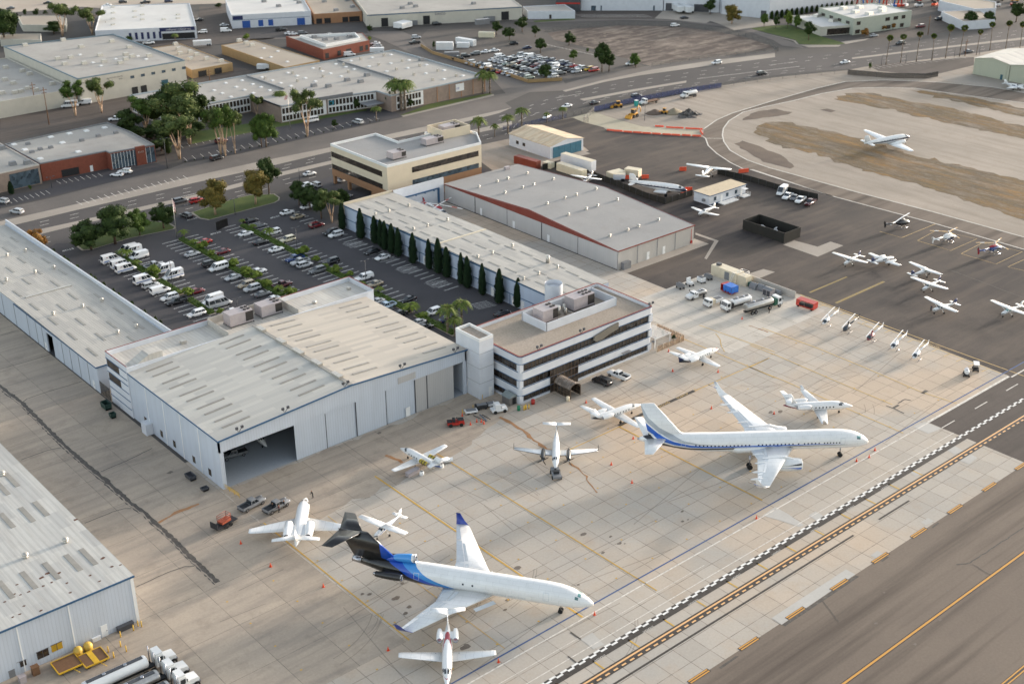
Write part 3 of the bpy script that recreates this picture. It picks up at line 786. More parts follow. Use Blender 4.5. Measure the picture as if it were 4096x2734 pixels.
tw=thing('stair_tower','plain white stair tower between main hangar and blue trimmed office','tower')
m=MB();m.box(159.95,197.2,0,164.0,205.5,14.2);m.build('wall',M_WHITE,tw)
m=MB();m.box(159.95,197.2,14.2,164,197.45,14.9);m.box(159.95,205.25,14.2,164,205.5,14.9);m.box(159.95,197.45,14.2,160.2,205.25,14.9);m.box(163.75,197.45,14.2,164,205.25,14.9);m.build('parapet',M_WHITE2,tw)
MB().rect(160.2,197.45,163.75,205.25,14.23).build('roof',M_GRAVEL,tw)
m=MB()
for z in(3.9,7.6,11.2):m.box(159.93,197.17,z,164.02,197.22,z+.06);m.box(159.93,197.2,z,159.97,202,z+.06)
m.build('wall_joint',M_GREY,tw)
door(tw,163.0,197.2,'x',1.0,2.3)
of=thing('apron_office','three storey office with white bands, dark windows and blue stripes facing the apron','office building')
OX0,OX1,OY0,OY1=165.0,207.0,189.4,208.5
def rrect(x0,x1,y0,y1,r=.9,n=5):
 o=[]
 for cx,cy,a0 in((x1-r,y1-r,0),(x0+r,y1-r,90),(x0+r,y0+r,180),(x1-r,y0+r,270)):
  for k in range(n+1):
   a=rad(a0+90*k/n);o.append((cx+r*math.cos(a),cy+r*math.sin(a)))
 return o
MB().prism(rrect(OX0+.35,OX1-.35,OY0+.35,OY1-.35,.6),0,10.9).build('core',M_GLASS,of)
for z0,z1 in((0,.45),(2.05,3.9),(5.9,7.85)):
 MB().prism(rrect(OX0,OX1,OY0,OY1),z0,z1).build('wall_band',M_WHITE,of)
out_,inn=rrect(OX0,OX1,OY0,OY1),rrect(OX0+.35,OX1-.35,OY0+.35,OY1-.35,.6)
def ring(m,o,i,z0,z1):
 n=len(o)
 v=[(p[0],p[1],z0)for p in o]+[(p[0],p[1],z1)for p in o]+[(p[0],p[1],z0)for p in i]+[(p[0],p[1],z1)for p in i]
 f=[]
 for k in range(n):
  j=(k+1)%n
  f+=[(k,j,n+j,n+k),(2*n+j,2*n+k,3*n+k,3*n+j),(n+k,n+j,3*n+j,3*n+k),(j,k,2*n+k,2*n+j)]
 return m.add(v,f)
ring(MB(),out_,inn,9.8,11.75).build('parapet',M_WHITE,of)
m=MB()
for z in(9.75,7.85,5.8,3.9,1.95):ring(m,rrect(OX0-.08,OX1+.08,OY0-.08,OY1+.08,.95),out_,z-.02,z+.12)
ring(m,rrect(OX0-.08,OX1+.08,OY0-.08,OY1+.08,.95),out_,11.55,11.7)
m.build('wall_trim',M_BLUETR,of)
ring(MB(),rrect(OX0-.06,OX1+.06,OY0-.06,OY1+.06,.93),inn,11.75,11.8).build('parapet_trim',M_REDTR,of)
MB().rect(OX0+.4,OY0+.4,OX1-.4,OY1-.4,10.95).build('roof',M_GRAVEL,of)
for z0,z1 in((.45,2.05),(3.9,5.9),(7.85,9.8)):
 for x0,x1 in((OX0-.01,OX0+1.0),(OX1-1.2,OX1+.01)):MB().box(x0,OY0-.01,z0,x1,OY0+1.1,z1).build('corner_column',M_WHITE,of)
 m=MB();k=OX0+1.4
 while k<OX1-1.3:
  m.box(k-.04,OY0+.26,z0,k+.04,OY0+.34,z1);k+=1.15
 for j in range(6):m.box(OX0+.26,OY0+1.4+1.2*j,z0,OX0+.34,OY0+1.48+1.2*j,z1)
 m.box(OX0+1.3,OY0+.3,z1-.06,OX1-1.3,OY0+.36,z1);m.box(OX0+.28,OY0+1.3,z1-.06,OX0+.34,OY0+8,z1);m.build('window_frame',M_DGREY,of)
m=MB();m.box(174.0,OY0-.06,.0,182.6,OY0+.02,5.75);e=m.build('entrance_glazing',M_GLASS,of)
m=MB()
for k in range(9):m.box(174.0+1.07*k-.04,OY0-.12,0,174.0+1.07*k+.04,OY0-.06,5.75)
for z in(2.1,4.0):m.box(174,OY0-.13,z,182.6,OY0-.06,z+.15)
m.build('window_frame',pm('bronze_frame','#5a4a3c',.5),e)
m=MB()
pts=[(188.0,8.5),(190.0,8.6),(192,9.2),(195,9.7),(195,11.2),(192,10.9),(189,10.3),(187.3,10.0),(187.0,9.2)]
m.extr(pts,'y',OY0-.5,OY0-.1);m.build('sign_board',pm('bronze_board','#6f6a60',.5,.08),of)
MB().box(196.6,OY0-.9,2.6,199.2,OY0+.0,2.75).build('door_canopy',M_GREY,of)
m=MB();m.box(197.2,OY0+.2,.05,198.6,OY0+.33,2.5);m.build('door',M_GLASS,of)
ca=thing('entrance_canopy','dark barrel vaulted glass entrance canopy reaching from the office onto apron','canopy')
m=MB();x0,x1,y0,y1=175.2,178.3,184.0,189.25;R_=(x1-x0)/2
arc=[((x0+x1)/2-R_*1.05*math.cos(PI*k/10),2.3+R_*.72*math.sin(PI*k/10))for k in range(11)]
m.extr(arc+[(p[0]*.97+(x0+x1)/2*.03,p[1]-.08)for p in reversed(arc)],'y',y0,y1);m.build('vault',glassm('smoky_glass','#6b625a',.2),ca)
m=MB()
for k in range(6):
 y=lerp(y0,y1,k/5)
 for i in range(10):m.tube((arc[i][0],y,arc[i][1]+.03),(arc[i+1][0],y,arc[i+1][1]+.03),.05,.05,4)
 for x in(x0,x1):m.box(x-.06,y-.06,0,x+.06,y+.06,2.3)
for x in(x0,x1):m.box(x-.06,y0,2.2,x+.06,y1,2.35);m.box(x-.05,y0,1.0,x+.05,y1,1.1)
m.build('frame',pm('bronze_frame','#5a4a3c',.5),ca)
m=MB()
for x in(x0,x1):m.box(x-.02,y0,0.1,x+.02,y1,2.2)
m.build('side_glazing',M_GLASS,ca)
m=MB()
ps=[(179.4,196.7),(201.9,196.7),(201.9,205.2),(179.4,205.2)]
for a,b in zip(ps,ps[1:]+ps[:1]):
 d=(Vector(b)-Vector(a)).normalized()*.1;nn=Vector((-d.y,d.x))
 m.prism([(a[0]-d.x,a[1]-d.y),(b[0]-d.x*0,b[1]),(b[0]+nn.x*2,b[1]+nn.y*2),(a[0]+nn.x*2,a[1]+nn.y*2)],10.95,13.0)
m.build('penthouse_screen',M_WHITE,of)
hvac(of,181.4,200.0,186.0,203.6,10.95,3.3,4);hvac(of,191.6,200.4,198.2,203.8,10.95,3.3,6)
m=MB();m.tube((187.8,202,11),(187.8,202,13.2),.7,.7,12);m.tube((189.3,201,11),(189.3,201,12.6),.35,.35,8);m.tube((190.2,202.4,11),(190.2,202.4,12.8),.35,.35,8)
m.path([(187,199,11.4),(190.5,199,11.4),(190.5,203,11.4)],.12,6);m.box(194,203.9,11,196,204.6,13);m.build('pipework',M_VENT,of)
for x in(170.5,183.5,206):floodlight(of,x,OY0+.2,11.75)
m=MB();m.tube((197.5,214.0,0),(197.5,214.0,12.6),2.2,2.2,24,cap=False);m.tube((197.5,214.0,0),(197.5,214.0,11.4),2.05,2.05,24)
tag(m.build('round_stair_tower',M_WHITE,None),'round white stair drum behind blue trimmed office, at end of cypress row','tower')
cy=thing('row_hangar','long low white hangar with blue trim behind the cypress row','hangar')
CX0,CX1,CY0,CY1,CR=199.6,217.2,214.5,309.0,264.0
def cz(y):return 7.3+.5*(1-abs(y-CR)/(CR-CY0 if y<CR else CY1-CR))
m=MB();m.extr([(CY0,0),(CY1,0),(CY1,7.05),(CR,7.55),(CY0,7.05)],'x',CX0,CX1);m.build('wall',M_SIDYB,cy)
for a,b in((CY0,CR),(CR,CY1)):
 m=slab_roof(CX0-.2,CX1+.2,0,0,[(a,cz(a)),(b,cz(b))],'y',.2);m.build('roof',M_ROOFY,cy)
m=MB();m.box(CX0,CR-.3,cz(CR)-.02,CX1,CR+.3,cz(CR)+.12);m.build('ridge_cap',M_TAN,cy)
m=MB();m.box(CX0-.1,CY1,0,CX1,CY1+.3,8.0);m.build('end_parapet',pm('weathered_parapet','#c9bda6',.8,.1),cy)
m=MB();m.box(CX0-.26,CY0,6.95,CX0-.2,CR,7.3);m.box(CX0-.26,CR,6.95,CX0-.2,CY1,7.35);m.box(CX0-.08,CY0,3.0,CX0,CY1,3.2)
for y in(300,291,282,272,262.5,253,243,233,224):m.box(CX0-.08,y-.1,0,CX0,y+.1,3.0)
m.build('wall_trim',M_BLUETR,cy)
for y in(295.5,293.7,269.5,265.0,240,231.5,228):door(cy,CX0,y,'y',1.3,2.5)
rnd=random.Random(5)
for i in range(15):
 y=lerp(CY1-6,CY0+4,i/14)
 for x in(201.6,207,212.4):
  xx=x+rnd.choice((0,.6,1.2,2.0));a,b=y-2.3,y+2.3
  MB().extr([(a,cz(a)+.01),(b,cz(b)+.01),(b,cz(b)+.07),(a,cz(a)+.07)],'x',xx,xx+.55).build('skylight',M_SKYL,cy)
for t,u,v in(('11',1355,365),('11',1185,412),('11',1070,440),('11',1685,490),('11',1515,540),('11',1395,570),('11',2240,712),('11',2070,775),('11',1945,810),('21',105,712),('21',490,890),('21',330,945),('21',200,990)):
 p=W(t,u,v,7.8);m=MB();turbine(m,p.x,p.y,cz(p.y)+.1);m.build('roof_vent',M_VENT,cy)
p=W('21',408,850,7.6);m=MB();m.tube((p.x,p.y,7.4),(p.x,p.y,9.6),.5,.5,10);m.build('chimney_stack',M_VENT,cy)
ww=thing('screen_wall','tall white wall with blue braces closing the gap between two hangars','wall')
m=MB();m.box(217.5,308.6,0,237.0,309.0,7.9);m.build('panel',M_WHITE,ww)
m=MB();m.box(220.5,308.3,4.6,234.8,308.6,5.0);m.box(234.4,308.2,0,235.0,308.6,5.0)
for x in(222,225.5,229,232.5):m.box(x,307.6,4.5,x+.2,308.6,4.7)
m.build('brace',M_BLUETR,ww)
bh=thing('grey_hangar','wide grey hangar with dark red gable band and flat grey roof','hangar')
HX0,HX1,HY0,HY1,HR=237.3,268.3,231.0,309.0,268.0
def bz(y):return 5.6+2.3*(1-abs(y-HR)/(HR-HY0 if y<HR else HY1-HR))
m=MB();m.extr([(HY0+.1,0),(HY1,0),(HY1,5.2),(HR,7.4),(HY0+.1,5.2)],'x',HX0+.3,HX1);m.build('wall',M_SIDX2,bh)
m=MB();m.box(HX0,HY0,0,HX1,HY0+.12,5.35);m.build('front_wall',siding('grey_front_siding','#b5b1ab','x',.5,.2),bh)
m=MB();m.extr([(HY0,5.25),(HY1,5.25),(HY1,5.5),(HR,7.75),(HY0,5.5)],'x',HX0+.02,HX0+.3);m.build('gable_band',siding('red_siding','#7a3529','y',.6,.2),bh)
for a,b in((HY0-.1,HR),(HR,HY1+.1)):
 slab_roof(HX0-.1,HX1+.2,0,0,[(a,bz(a)),(b,bz(b))],'y',.2).build('roof',M_GRROOF,bh)
m=MB();m.box(HX0-.1,HY0-.2,5.4,HX1+.25,HY0-.1,5.72)
for a,b in((HY0-.1,HR),(HR,HY1)):m.extr([(a,bz(a)-.1),(b,bz(b)-.1),(b,bz(b)+.08),(a,bz(a)+.08)],'x',HX0-.2,HX0-.1);m.extr([(a,bz(a)-.1),(b,bz(b)-.1),(b,bz(b)+.08),(a,bz(a)+.08)],'x',HX1+.2,HX1+.3)
m.build('roof_trim',M_REDTR,bh)
ys=[HY0+.3,247.2,262.7,278.2,293.5,308.6]
for i in range(5):
 d=MB().box(HX0+.05+.1*(i%2),ys[i]+.06,.05,HX0+.28,ys[i+1]-.06,5.25).build('sliding_door',M_GREYSID,bh)
 if 0<i<4:MB().box(HX0-.03,lerp(ys[i],ys[i+1],.8)-.5,.1,HX0+.06,lerp(ys[i],ys[i+1],.8)+.5,2.3).build('wicket_door',M_WHITE2,d)
m=MB()
for y in ys[1:5]:m.box(HX0+.02,y-.08,.05,HX0+.1,y+.08,5.2)
m.build('door_seam',M_DARK,bh)
m=MB()
for x in(245,253,260.5):m.box(x-.08,HY0-.06,0,x+.08,HY0,5.3)
m.build('wall_joint',M_GREY,bh)
for x in(249.3,255.8):door(bh,x,HY0,'x',1.1,2.3)
m=MB();m.box(238.4,HY0-1.3,0,241.2,HY0-.1,2.1);m.build('electrical_cabinet',M_GREY,bh)
m=MB();m.path([(267.2,HY0-.15,.3),(267.2,HY0-.15,4.8)],.08);m.box(266.9,HY0-.4,.4,267.5,HY0-.1,1.2);m.build('standpipe',M_RED,bh)
for t,ps in(('21',((65,118),(230,72),(40,252),(190,208),(285,182),(452,137),(818,247),(1000,322),(650,298),(552,325),(400,372),(832,373),(735,402),(582,450),(1353,463),(1183,518),(1090,550),(935,600))),('11',((1955,185),(2110,140),(2200,115),(2175,250)))):
 for u,v in ps:
  p=W(t,u,v,7.3);z=bz(p.y);m=MB();turbine(m,p.x,p.y,z,.55);m.build('roof_vent',M_VENT,bh)
m=MB();p=W('21',60,45,6.3);m.box(p.x-.9,p.y-.6,bz(p.y),p.x+.9,p.y+.6,bz(p.y)+1.0);m.build('air_conditioner',M_HVAC,bh)
lh=thing('row_hangar','long white row hangar left of car park with one door open','hangar')
LX0,LX1,LY0,LY1,LR=97.3,117.6,256.5,362.0,304.2
def lz(y):return 6.6+.6*(1-abs(y-LR)/(LR-LY0 if y<LR else LY1-LR))
m=MB();m.extr([(LY0,0),(281.4,0),(281.4,5.3),(285.2,5.3),(285.2,0),(LY1,0),(LY1,6.3),(LR,6.9),(LY0,6.3)],'x',LX0,LX0+.3)
m.box(LX0+.3,LY0,0,LX1,LY0+.3,6.3);m.box(LX1-.3,LY0+.3,0,LX1,LY1,6.9);m.box(LX0+.3,LY1-.3,0,LX1-.3,LY1,6.3);m.build('wall',M_SIDY,lh)
MB().rect(LX0,281,LX0+14,286,8*LV).build('floor',M_DGREY,lh)
for a,b in((LY0-.15,LR),(LR,LY1)):
 slab_roof(LX0-.2,LX1+.02,0,0,[(a,lz(a)),(b,lz(b))],'y',.2).build('roof',M_ROOFY,lh)
m=MB();m.box(LX1,LY0,0,LX1+.35,LY1,8.1);m.build('parapet',M_WHITE,lh)
m=MB();m.box(LX0+3,LR-.4,lz(LR)-.02,LX0+15,LR+.4,lz(LR)+.2);m.build('ridge_cap',M_VENT,lh)
m=MB();m.box(LX0-.26,LY0-.2,6.3,LX0-.2,LR,6.62);m.box(LX0-.3,LY0-.22,6.35,LX1,LY0-.15,6.68);m.build('roof_trim',M_BLUETR,lh)
m=MB()
for y in(296.7,291.4,287.6,276,271.4,266.6,261.6,305,313,321,329):m.box(LX0-.05,y-.08,0,LX0,y+.08,6.2)
m.build('door_seam',M_GREY,lh)
for y in(286.6,259.5):door(lh,LX0,y,'y',1.0,2.1,M_WHITE2)
for u,v in((60,795),(215,755),(300,945),(460,905),(55,1010),(705,1235),(870,1185),(455,1300),(1005,1450),(1165,1400)):
 p=W('01',u,v,7);m=MB();turbine(m,p.x,p.y,lz(p.y)+.1,.5);m.build('roof_vent',M_VENT,lh)
for i in range(9):
 y=262+11*i
 for j,x in enumerate((99.6,104.5,109.5,114.2)):
  yy=y+(-2.2 if j%2 else 2.4)
  if abs(yy-LR)<3.5:continue
  a,b=yy-2.6,yy+2.6
  MB().extr([(a,lz(a)+.01),(b,lz(b)+.01),(b,lz(b)+.07),(a,lz(a)+.07)],'x',x,x+.6).build('skylight',M_SKYL,lh)
sheet('hangar_gap',[(97.3,250.8),(118,250.8),(118,257),(97.3,257)],6,G_OLD)
bl=thing('corner_hangar','white hangar with rust spotted ribbed roof beside tank trucks','hangar')
PX0,PX1,PY0,PY1=0.0,66.4,174.0,262.0
m=MB();m.box(PX0,PY0,0,PX1,PY1,9.0);m.build('wall',M_SIDX,bl)
m=MB();m.box(PX0-.2,PY0-.2,9.0,PX1+.2,PY1,9.3);m.build('roof',corrugated('spotted_roof','#b9b8b4','x',1.05,amt=.42,dirt='#90887e',panel=(2.1,6)),bl)
m=MB();m.box(PX0-.2,PY0-.28,9.0,PX1+.25,PY0-.2,9.35);m.build('roof_trim',M_BLUETR,bl)
m=MB()
for x in(55.2,46.8,38):MB().box(x-.1,PY0-.06,0,x+.1,PY0,9).build('wall_joint',M_WHITE2,bl)
m.box(PX1-.5,PY0-.05,0,PX1+.05,PY0+.3,9);m.build('corner_trim',M_WHITE2,bl)
door(bl,60.3,PY0,'x',1.1,2.3)
for x0,x1,z0,z1,mt in((51.4,53.2,1.4,2.7,pm('yellow_blind','#b38d25',.5)),(49.0,50.9,1.2,2.6,M_GLASS),(46.2,47.2,1.2,2.2,M_GLASS)):
 w_=MB().box(x0,PY0-.05,z0,x1,PY0+.02,z1).build('window',mt,bl)
 m=MB();m.box(x0-.08,PY0-.09,z1,x1+.08,PY0,z1+.08);m.box((x0+x1)/2-.04,PY0-.09,z0,(x0+x1)/2+.04,PY0-.05,z1);m.build('window_frame',M_DGREY,w_)
for u,v,t in((60,170,'03'),(230,120,'03'),(350,70,'03'),(755,480,'03'),(625,530,'03'),(440,600,'03'),(245,680,'03'),(50,760,'03'),(100,1320,'02'),(20,1390,'02')):
 p=W(t,u,v,9.3);MB().box(p.x-.45,p.y-3,9.3,p.x+.45,p.y+3,9.36).build('skylight',M_SKYL,bl)
for t,u,v in(('03',560,350),('03',218,480),('02',20,1275)):
 p=W(t,u,v,9.5);m=MB();turbine(m,p.x,p.y,9.45,.6);m.build('roof_vent',M_VENT,bl)
m=MB()
for i,(u,v)in enumerate(((405,622),(355,660),(495,622),(645,165),(880,490),(955,565),(120,800),(175,805),(40,865),(205,900),(170,970),(770,640),(570,705),(440,700),(370,730),(600,785),(1030,550),(245,780),(145,718),(850,690),(350,940),(110,995))):
 blob(m,W('03',u,v,9.31),.22 if i>4 else.35,i,9.31+.002*(i%3))
m.build('rust_spots',pm('rust','#5b3c2e',.9,.3,3),bl)
# ================================================================== AIRCRAFT
def panels(t,v,col):
 """thin skin seams and faint grime"""
 sp=t.n('SeparateXYZ');t.l(v,sp.inputs[0]);cb=t.n('CombineXYZ');t.l(sp.outputs[0],cb.inputs[0]);t.l(t.math('ADD',sp.outputs[2],t.math('MULTIPLY',sp.outputs[1],.6)),cb.inputs[1])
 br=t.n('TexBrick',offset=.5,squash=1.0);br.inputs['Scale'].default_value=1.0
 for k,q in(('Color1',(1,1,1,1)),('Color2',(.965,.965,.965,1)),('Mortar',(.8,.8,.8,1)),('Mortar Size',.022),('Brick Width',2.3),('Row Height',.85)):br.inputs[k].default_value=q
 t.l(cb.outputs[0],br.inputs['Vector'])
 col=t.mix(1.0,col,br.outputs[0],'MULTIPLY')
 return t.mix(t.math('MULTIPLY',t.noise(v,.9,6,.7,.5,.8),.14),col,hexc('#8d867c'))
def gloss(name,col,rough=.28,coat=.3,var=.04):
 t=NT(name);v=t.mapped();c=hexc(col)
 f=t.noise(v,.5,4,.6,.3,.7)
 t.b.inputs['Coat Weight'].default_value=coat
 MATS[name]=t.out(panels(t,v,t.mix(f,tint(c,1-var),tint(c,1+var))),rough,0,.5)
 return MATS[name]
A_WHITE=gloss('aircraft_white','#e3e3e1')
A_GREY=gloss('aircraft_grey','#c3c8cb')
A_BLACK=gloss('aircraft_black','#1b1a1a',.35)
A_NAVY=gloss('aircraft_navy','#1d2b57')
A_BLUE=gloss('aircraft_blue','#2c63ad')
A_DBLUE=gloss('aircraft_deep_blue','#17358f')
A_RED=gloss('aircraft_red','#93252b')
A_METAL=pm('polished_metal','#a9a9ad',.22,.15,3,.85)
A_TYRE=pm('tyre_rubber','#191919',.85,.15)
A_SCREEN=glassm('cockpit_glass','#20262b',.06)
A_TURQ=glassm('turquoise_glass','#4f716f',.1)
A_BLADE=pm('dark_blade','#37332f',.5,.1)
A_GOLD=gloss('aircraft_gold','#a5893f')
t=NT('object_paint')
oi=t.n('ObjectInfo');v=t.mapped()
t.b.inputs['Coat Weight'].default_value=.5
OBJPAINT=t.out(t.mix(1.0,oi.outputs['Color'],t.mix(t.noise(v,1.5,3,.6,.3,.7),(.93,.93,.93,1),(1.04,1.04,1.04,1)),'MULTIPLY'),.25,0,.5)
def livery(name,base,layers,x0,x1,zmax):
 """stripes whose upper and lower edges are curves z(x) in the aircraft's own frame; layers = [(colour, top pts, bottom pts)]"""
 t=NT(name);v=t.mapped();sp=t.n('SeparateXYZ');t.l(v,sp.inputs[0])
 xn=t.math('DIVIDE',t.math('SUBTRACT',sp.outputs[0],x0),x1-x0)
 def curve(pts):
  c=t.n('FloatCurve');cv=c.mapping.curves[0]
  ps=sorted(((p[0]-x0)/(x1-x0),max(0,min(1,p[1]/zmax)))for p in pts)
  if ps[0][0]>0:ps.insert(0,(0,ps[0][1]))
  if ps[-1][0]<1:ps.append((1,ps[-1][1]))
  cv.points[0].location=ps[0];cv.points[-1].location=ps[-1]
  for p in ps[1:-1]:cv.points.new(*p)
  for p in cv.points:p.handle_type='VECTOR' if zmax==14 and x0<-24.5 else 'AUTO_CLAMPED'
  c.mapping.update();t.l(xn,c.inputs[1])
  return t.math('MULTIPLY',c.outputs[0],zmax)
 col=hexc(base)
 f=t.noise(v,.5,4,.6,.3,.7)
 col=t.mix(f,tint(col,.96),tint(col,1.03))
 for c,top,bot in layers:
  a=t.math('LESS_THAN',sp.outputs[2],curve(top))if top else 1.0
  b=t.math('GREATER_THAN',sp.outputs[2],curve(bot))if bot else 1.0
  col=t.mix(t.math('MULTIPLY',a,b),col,hexc(c))
 t.b.inputs['Coat Weight'].default_value=.3
 MATS[name]=t.out(panels(t,v,col),.28,0,.5)
 return MATS[name]
class Fus:
 def __init__(s,sec,n=24):
  s.sec=sorted(sec);s.n=n
 def at(s,x):
  q=s.sec
  if x<=q[0][0]:return q[0][1:]
  for a,b in zip(q,q[1:]):
   if x<=b[0]:
    t_=(x-a[0])/(b[0]-a[0]);return tuple(lerp(a[i],b[i],t_)for i in(1,2,3))
  return q[-1][1:]
 def pt(s,x,a,off=0.0):
  z,ry,rz=s.at(x);a=rad(a)
  return Vector((x,(ry+off)*math.cos(a),z+(rz+off)*math.sin(a)))
 def mesh(s):
  m=MB();q=s.sec
  xs=[]
  for a,b in zip(q,q[1:]):
   k=max(1,int((b[0]-a[0])/1.2));xs+=[lerp(a[0],b[0],i/k)for i in range(k)]
  xs.append(q[-1][0])
  m.loft([[s.pt(x,360*j/s.n)for j in range(s.n)]for x in xs]);return m
 def patch(s,m,x0,x1,a0,a1,off=.02,nx=2,na=4):
  v=[s.pt(lerp(x0,x1,i/nx),lerp(a0,a1,j/na),off)for i in range(nx+1)for j in range(na+1)]
  return m.add(v,[(i*(na+1)+j,(i+1)*(na+1)+j,(i+1)*(na+1)+j+1,i*(na+1)+j+1)for i in range(nx)for j in range(na)])
AF=[(0,0),(.03,.42),(.12,.78),(.35,1),(.7,.55),(1,.03),(1,-.03),(.7,-.25),(.35,-.5),(.1,-.42),(.02,-.25)]
def foil(st,side=1,vertical=False):
 """lifting surface lofted through stations (span, x of leading edge, chord, height or side offset, thickness)"""
 m=MB();rg=[]
 for y,x,c,z,t_ in st:
  if vertical:rg.append([(x-c*f,z+c*t_*.5*(g if g>0 else g*2),y)for f,g in AF])
  else:rg.append([(x-c*f,side*y,z+c*t_*.6*g)for f,g in AF])
 return m.loft(rg)
def wheel(m,x,y,r,w,mi=0):
 m.tube((x,y-w/2,r),(x,y+w/2,r),r,r,14,mi,True)
def flaps(root,st,s,spans,mat):
 def at(y,f):
  for a,b in zip(st,st[1:]):
   if y<=b[0]:
    k=(y-a[0])/(b[0]-a[0]);x,c,z,t_=(lerp(a[i],b[i],k)for i in(1,2,3,4));g=lerp(1,.55,(f-.35)/.35)if f<.7 else lerp(.55,.03,(f-.7)/.3)
    return Vector((x-c*f,s*y,z+c*t_*.6*g+.025))
 for y0,y1,f0,f1 in spans:
  m=MB();n=5;v=[at(lerp(y0,y1,i/n),lerp(f0,f1,j/3))for i in range(n+1)for j in range(4)]
  m.add(v,[(i*4+j,(i+1)*4+j,(i+1)*4+j+1,i*4+j+1)for i in range(n)for j in range(3)]);m.build('flap',mat,root)
def gear(root,x,y,ztop,r,w,twin=0,fwd=0.0):
 g=MB();g.tube((x,y,r*.8),(x,y,ztop),r*.22,r*.25,6);g.tube((x,y,r+.1),(x-.5*r-fwd,y,ztop),r*.1,r*.1,5)
 if twin:g.tube((x,y-twin,r),(x,y+twin,r),r*.16,r*.16,6)
 g=g.build('landing_gear',A_METAL,root)
 for d in((-twin,twin)if twin else(0,)):
  m=MB();wheel(m,x,y+d,r,w);tw_=m.build('wheel',A_TYRE,g)
def nacelle(root,x0,x1,y,z,r,mat,lip=A_METAL,cover=None,name='engine',noz=.72):
 """jet engine pod along x, intake at x1"""
 m=MB();L=x1-x0
 prof=[(x0,r*noz),(x0+L*.25,r*.92),(x0+L*.55,r*1.02),(x0+L*.85,r),(x1-.02*L,r*.9),(x1,r*.82),(x1-.08*L,r*.74),(x1-.2*L,r*.7)]
 m.loft([[(x,y+q*math.cos(2*PI*k/18),z+q*math.sin(2*PI*k/18))for k in range(18)]for x,q in prof],cap=False)
 e=m.build(name,mat,root)
 m=MB();m.tube((x1-.22*L,y,z),(x1-.2*L,y,z),r*.72,r*.72,18);m.tube((x1-.2*L,y,z),(x1-.06*L,y,z),r*.25,.02,10)
 m.build('fan',cover or A_BLACK,e)
 m=MB();m.loft([[(x,y+q*math.cos(2*PI*k/18),z+q*math.sin(2*PI*k/18))for k in range(18)]for x,q in((x1-.03*L,r*.93),(x1+.01*L,r*.87),(x1+.01*L,r*.8),(x1-.03*L,r*.76))],cap=False);m.build('intake_lip',lip,e)
 m=MB();m.tube((x0-.08*L,y,z),(x0+.1*L,y,z),r*noz*.6,r*noz*.9,14);m.build('exhaust',A_METAL,e)
 return e
def prop(root,x,y,z,R_,n=3,a0=.4,mat=A_BLADE,spin=A_METAL):
 p=MB();p.loft([[(x+d,y+q*math.cos(2*PI*k/10),z+q*math.sin(2*PI*k/10))for k in range(10)]for d,q in((-.1,R_*.13),(.12,R_*.11),(.3,.02))]);p=p.build('spinner',spin,root)
 for k in range(n):
  a=a0+2*PI*k/n;d=Vector((0,math.cos(a),math.sin(a)));u=Vector((.35,-math.sin(a)*.93,math.cos(a)*.93)).normalized()
  c=Vector((x+.06,y,z));m=MB();rg=[]
  for t_,w_ in((.08,.05),(.35,.085),(.75,.08),(1,.03)):
   q=c+d*R_*t_;ww_=u*R_*w_;n_=d.cross(u)*.015
   rg.append([q-ww_-n_,q+ww_-n_,q+ww_+n_,q-ww_+n_])
  m.loft(rg,sm=False);m.build('blade',mat,p)
 return p
L757=livery('airliner_stripes','#e4e4e2',[('#a7adb3',[(-25,14),(-23.8,13.2),(-22.3,10.4),(-20,8.1),(-17.6,6.7),(-15,5.5),(-12,4.85),(-8,4.5),(-5,4.3)],[(-25,13.5),(-23.8,11.3),(-22.3,9.1),(-20,6.95),(-17.6,5.7),(-15,5.0),(-12,4.6),(-8,4.38),(-5,4.3)]),('#2a62bb',[(-25,11.7),(-22.3,8.7),(-20,6.6),(-17,5.35),(-13.5,4.55),(-9,4.24),(0,4.2),(12,4.16),(19,4.0)],[(-25,10),(-22.3,7.4),(-20,5.6),(-17,4.6),(-13.5,4.02),(-9,3.92),(0,3.9),(12,3.98),(19,4.0)]),('#23262c',[(-25,8.6),(-22.3,6.9),(-20,5.2),(-17,4.3),(-13.5,3.85),(-9,3.8),(0,3.8),(14,3.84),(20,3.72)],[(-25,7),(-22.3,5.7),(-20,4.2),(-17,3.6),(-13.5,3.3),(-9,3.35),(0,3.5),(10,3.66),(20,3.7)]),],-25,25,14)
a7=thing('airliner','large white airliner with blue, grey and black stripes sweeping up its tail','airliner',(185.8,140.2,0),rad(-37.9))
f7=Fus([(-23.9,5.55,.3,.35),(-22.5,5.5,.7,.8),(-19,5.25,1.15,1.3),(-15,4.75,1.6,1.75),(-11,4.42,1.85,1.98),(-8,4.3,1.88,2.0),(15,4.3,1.88,2.0),(17.5,4.25,1.86,1.97),(19.5,4.12,1.72,1.83),(21,3.92,1.45,1.55),(22.2,3.65,1.05,1.1),(23.0,3.42,.62,.62),(23.4,3.35,.15,.15)],28)
f7.mesh().build('fuselage',L757,a7)
m=MB();m.loft([[(x,y*1.0,z)for y,z in((-q*2.3,3.6-.0),(-q*1.9,2.55),(0,2.15+.4*(1-q)),(q*1.9,2.55),(q*2.3,3.6),(0,4.2))]for x,q in((-6.5,.3),(-4,.95),(0,1),(4.5,.95),(7.5,.3))]);m.build('belly_fairing',A_WHITE,a7)
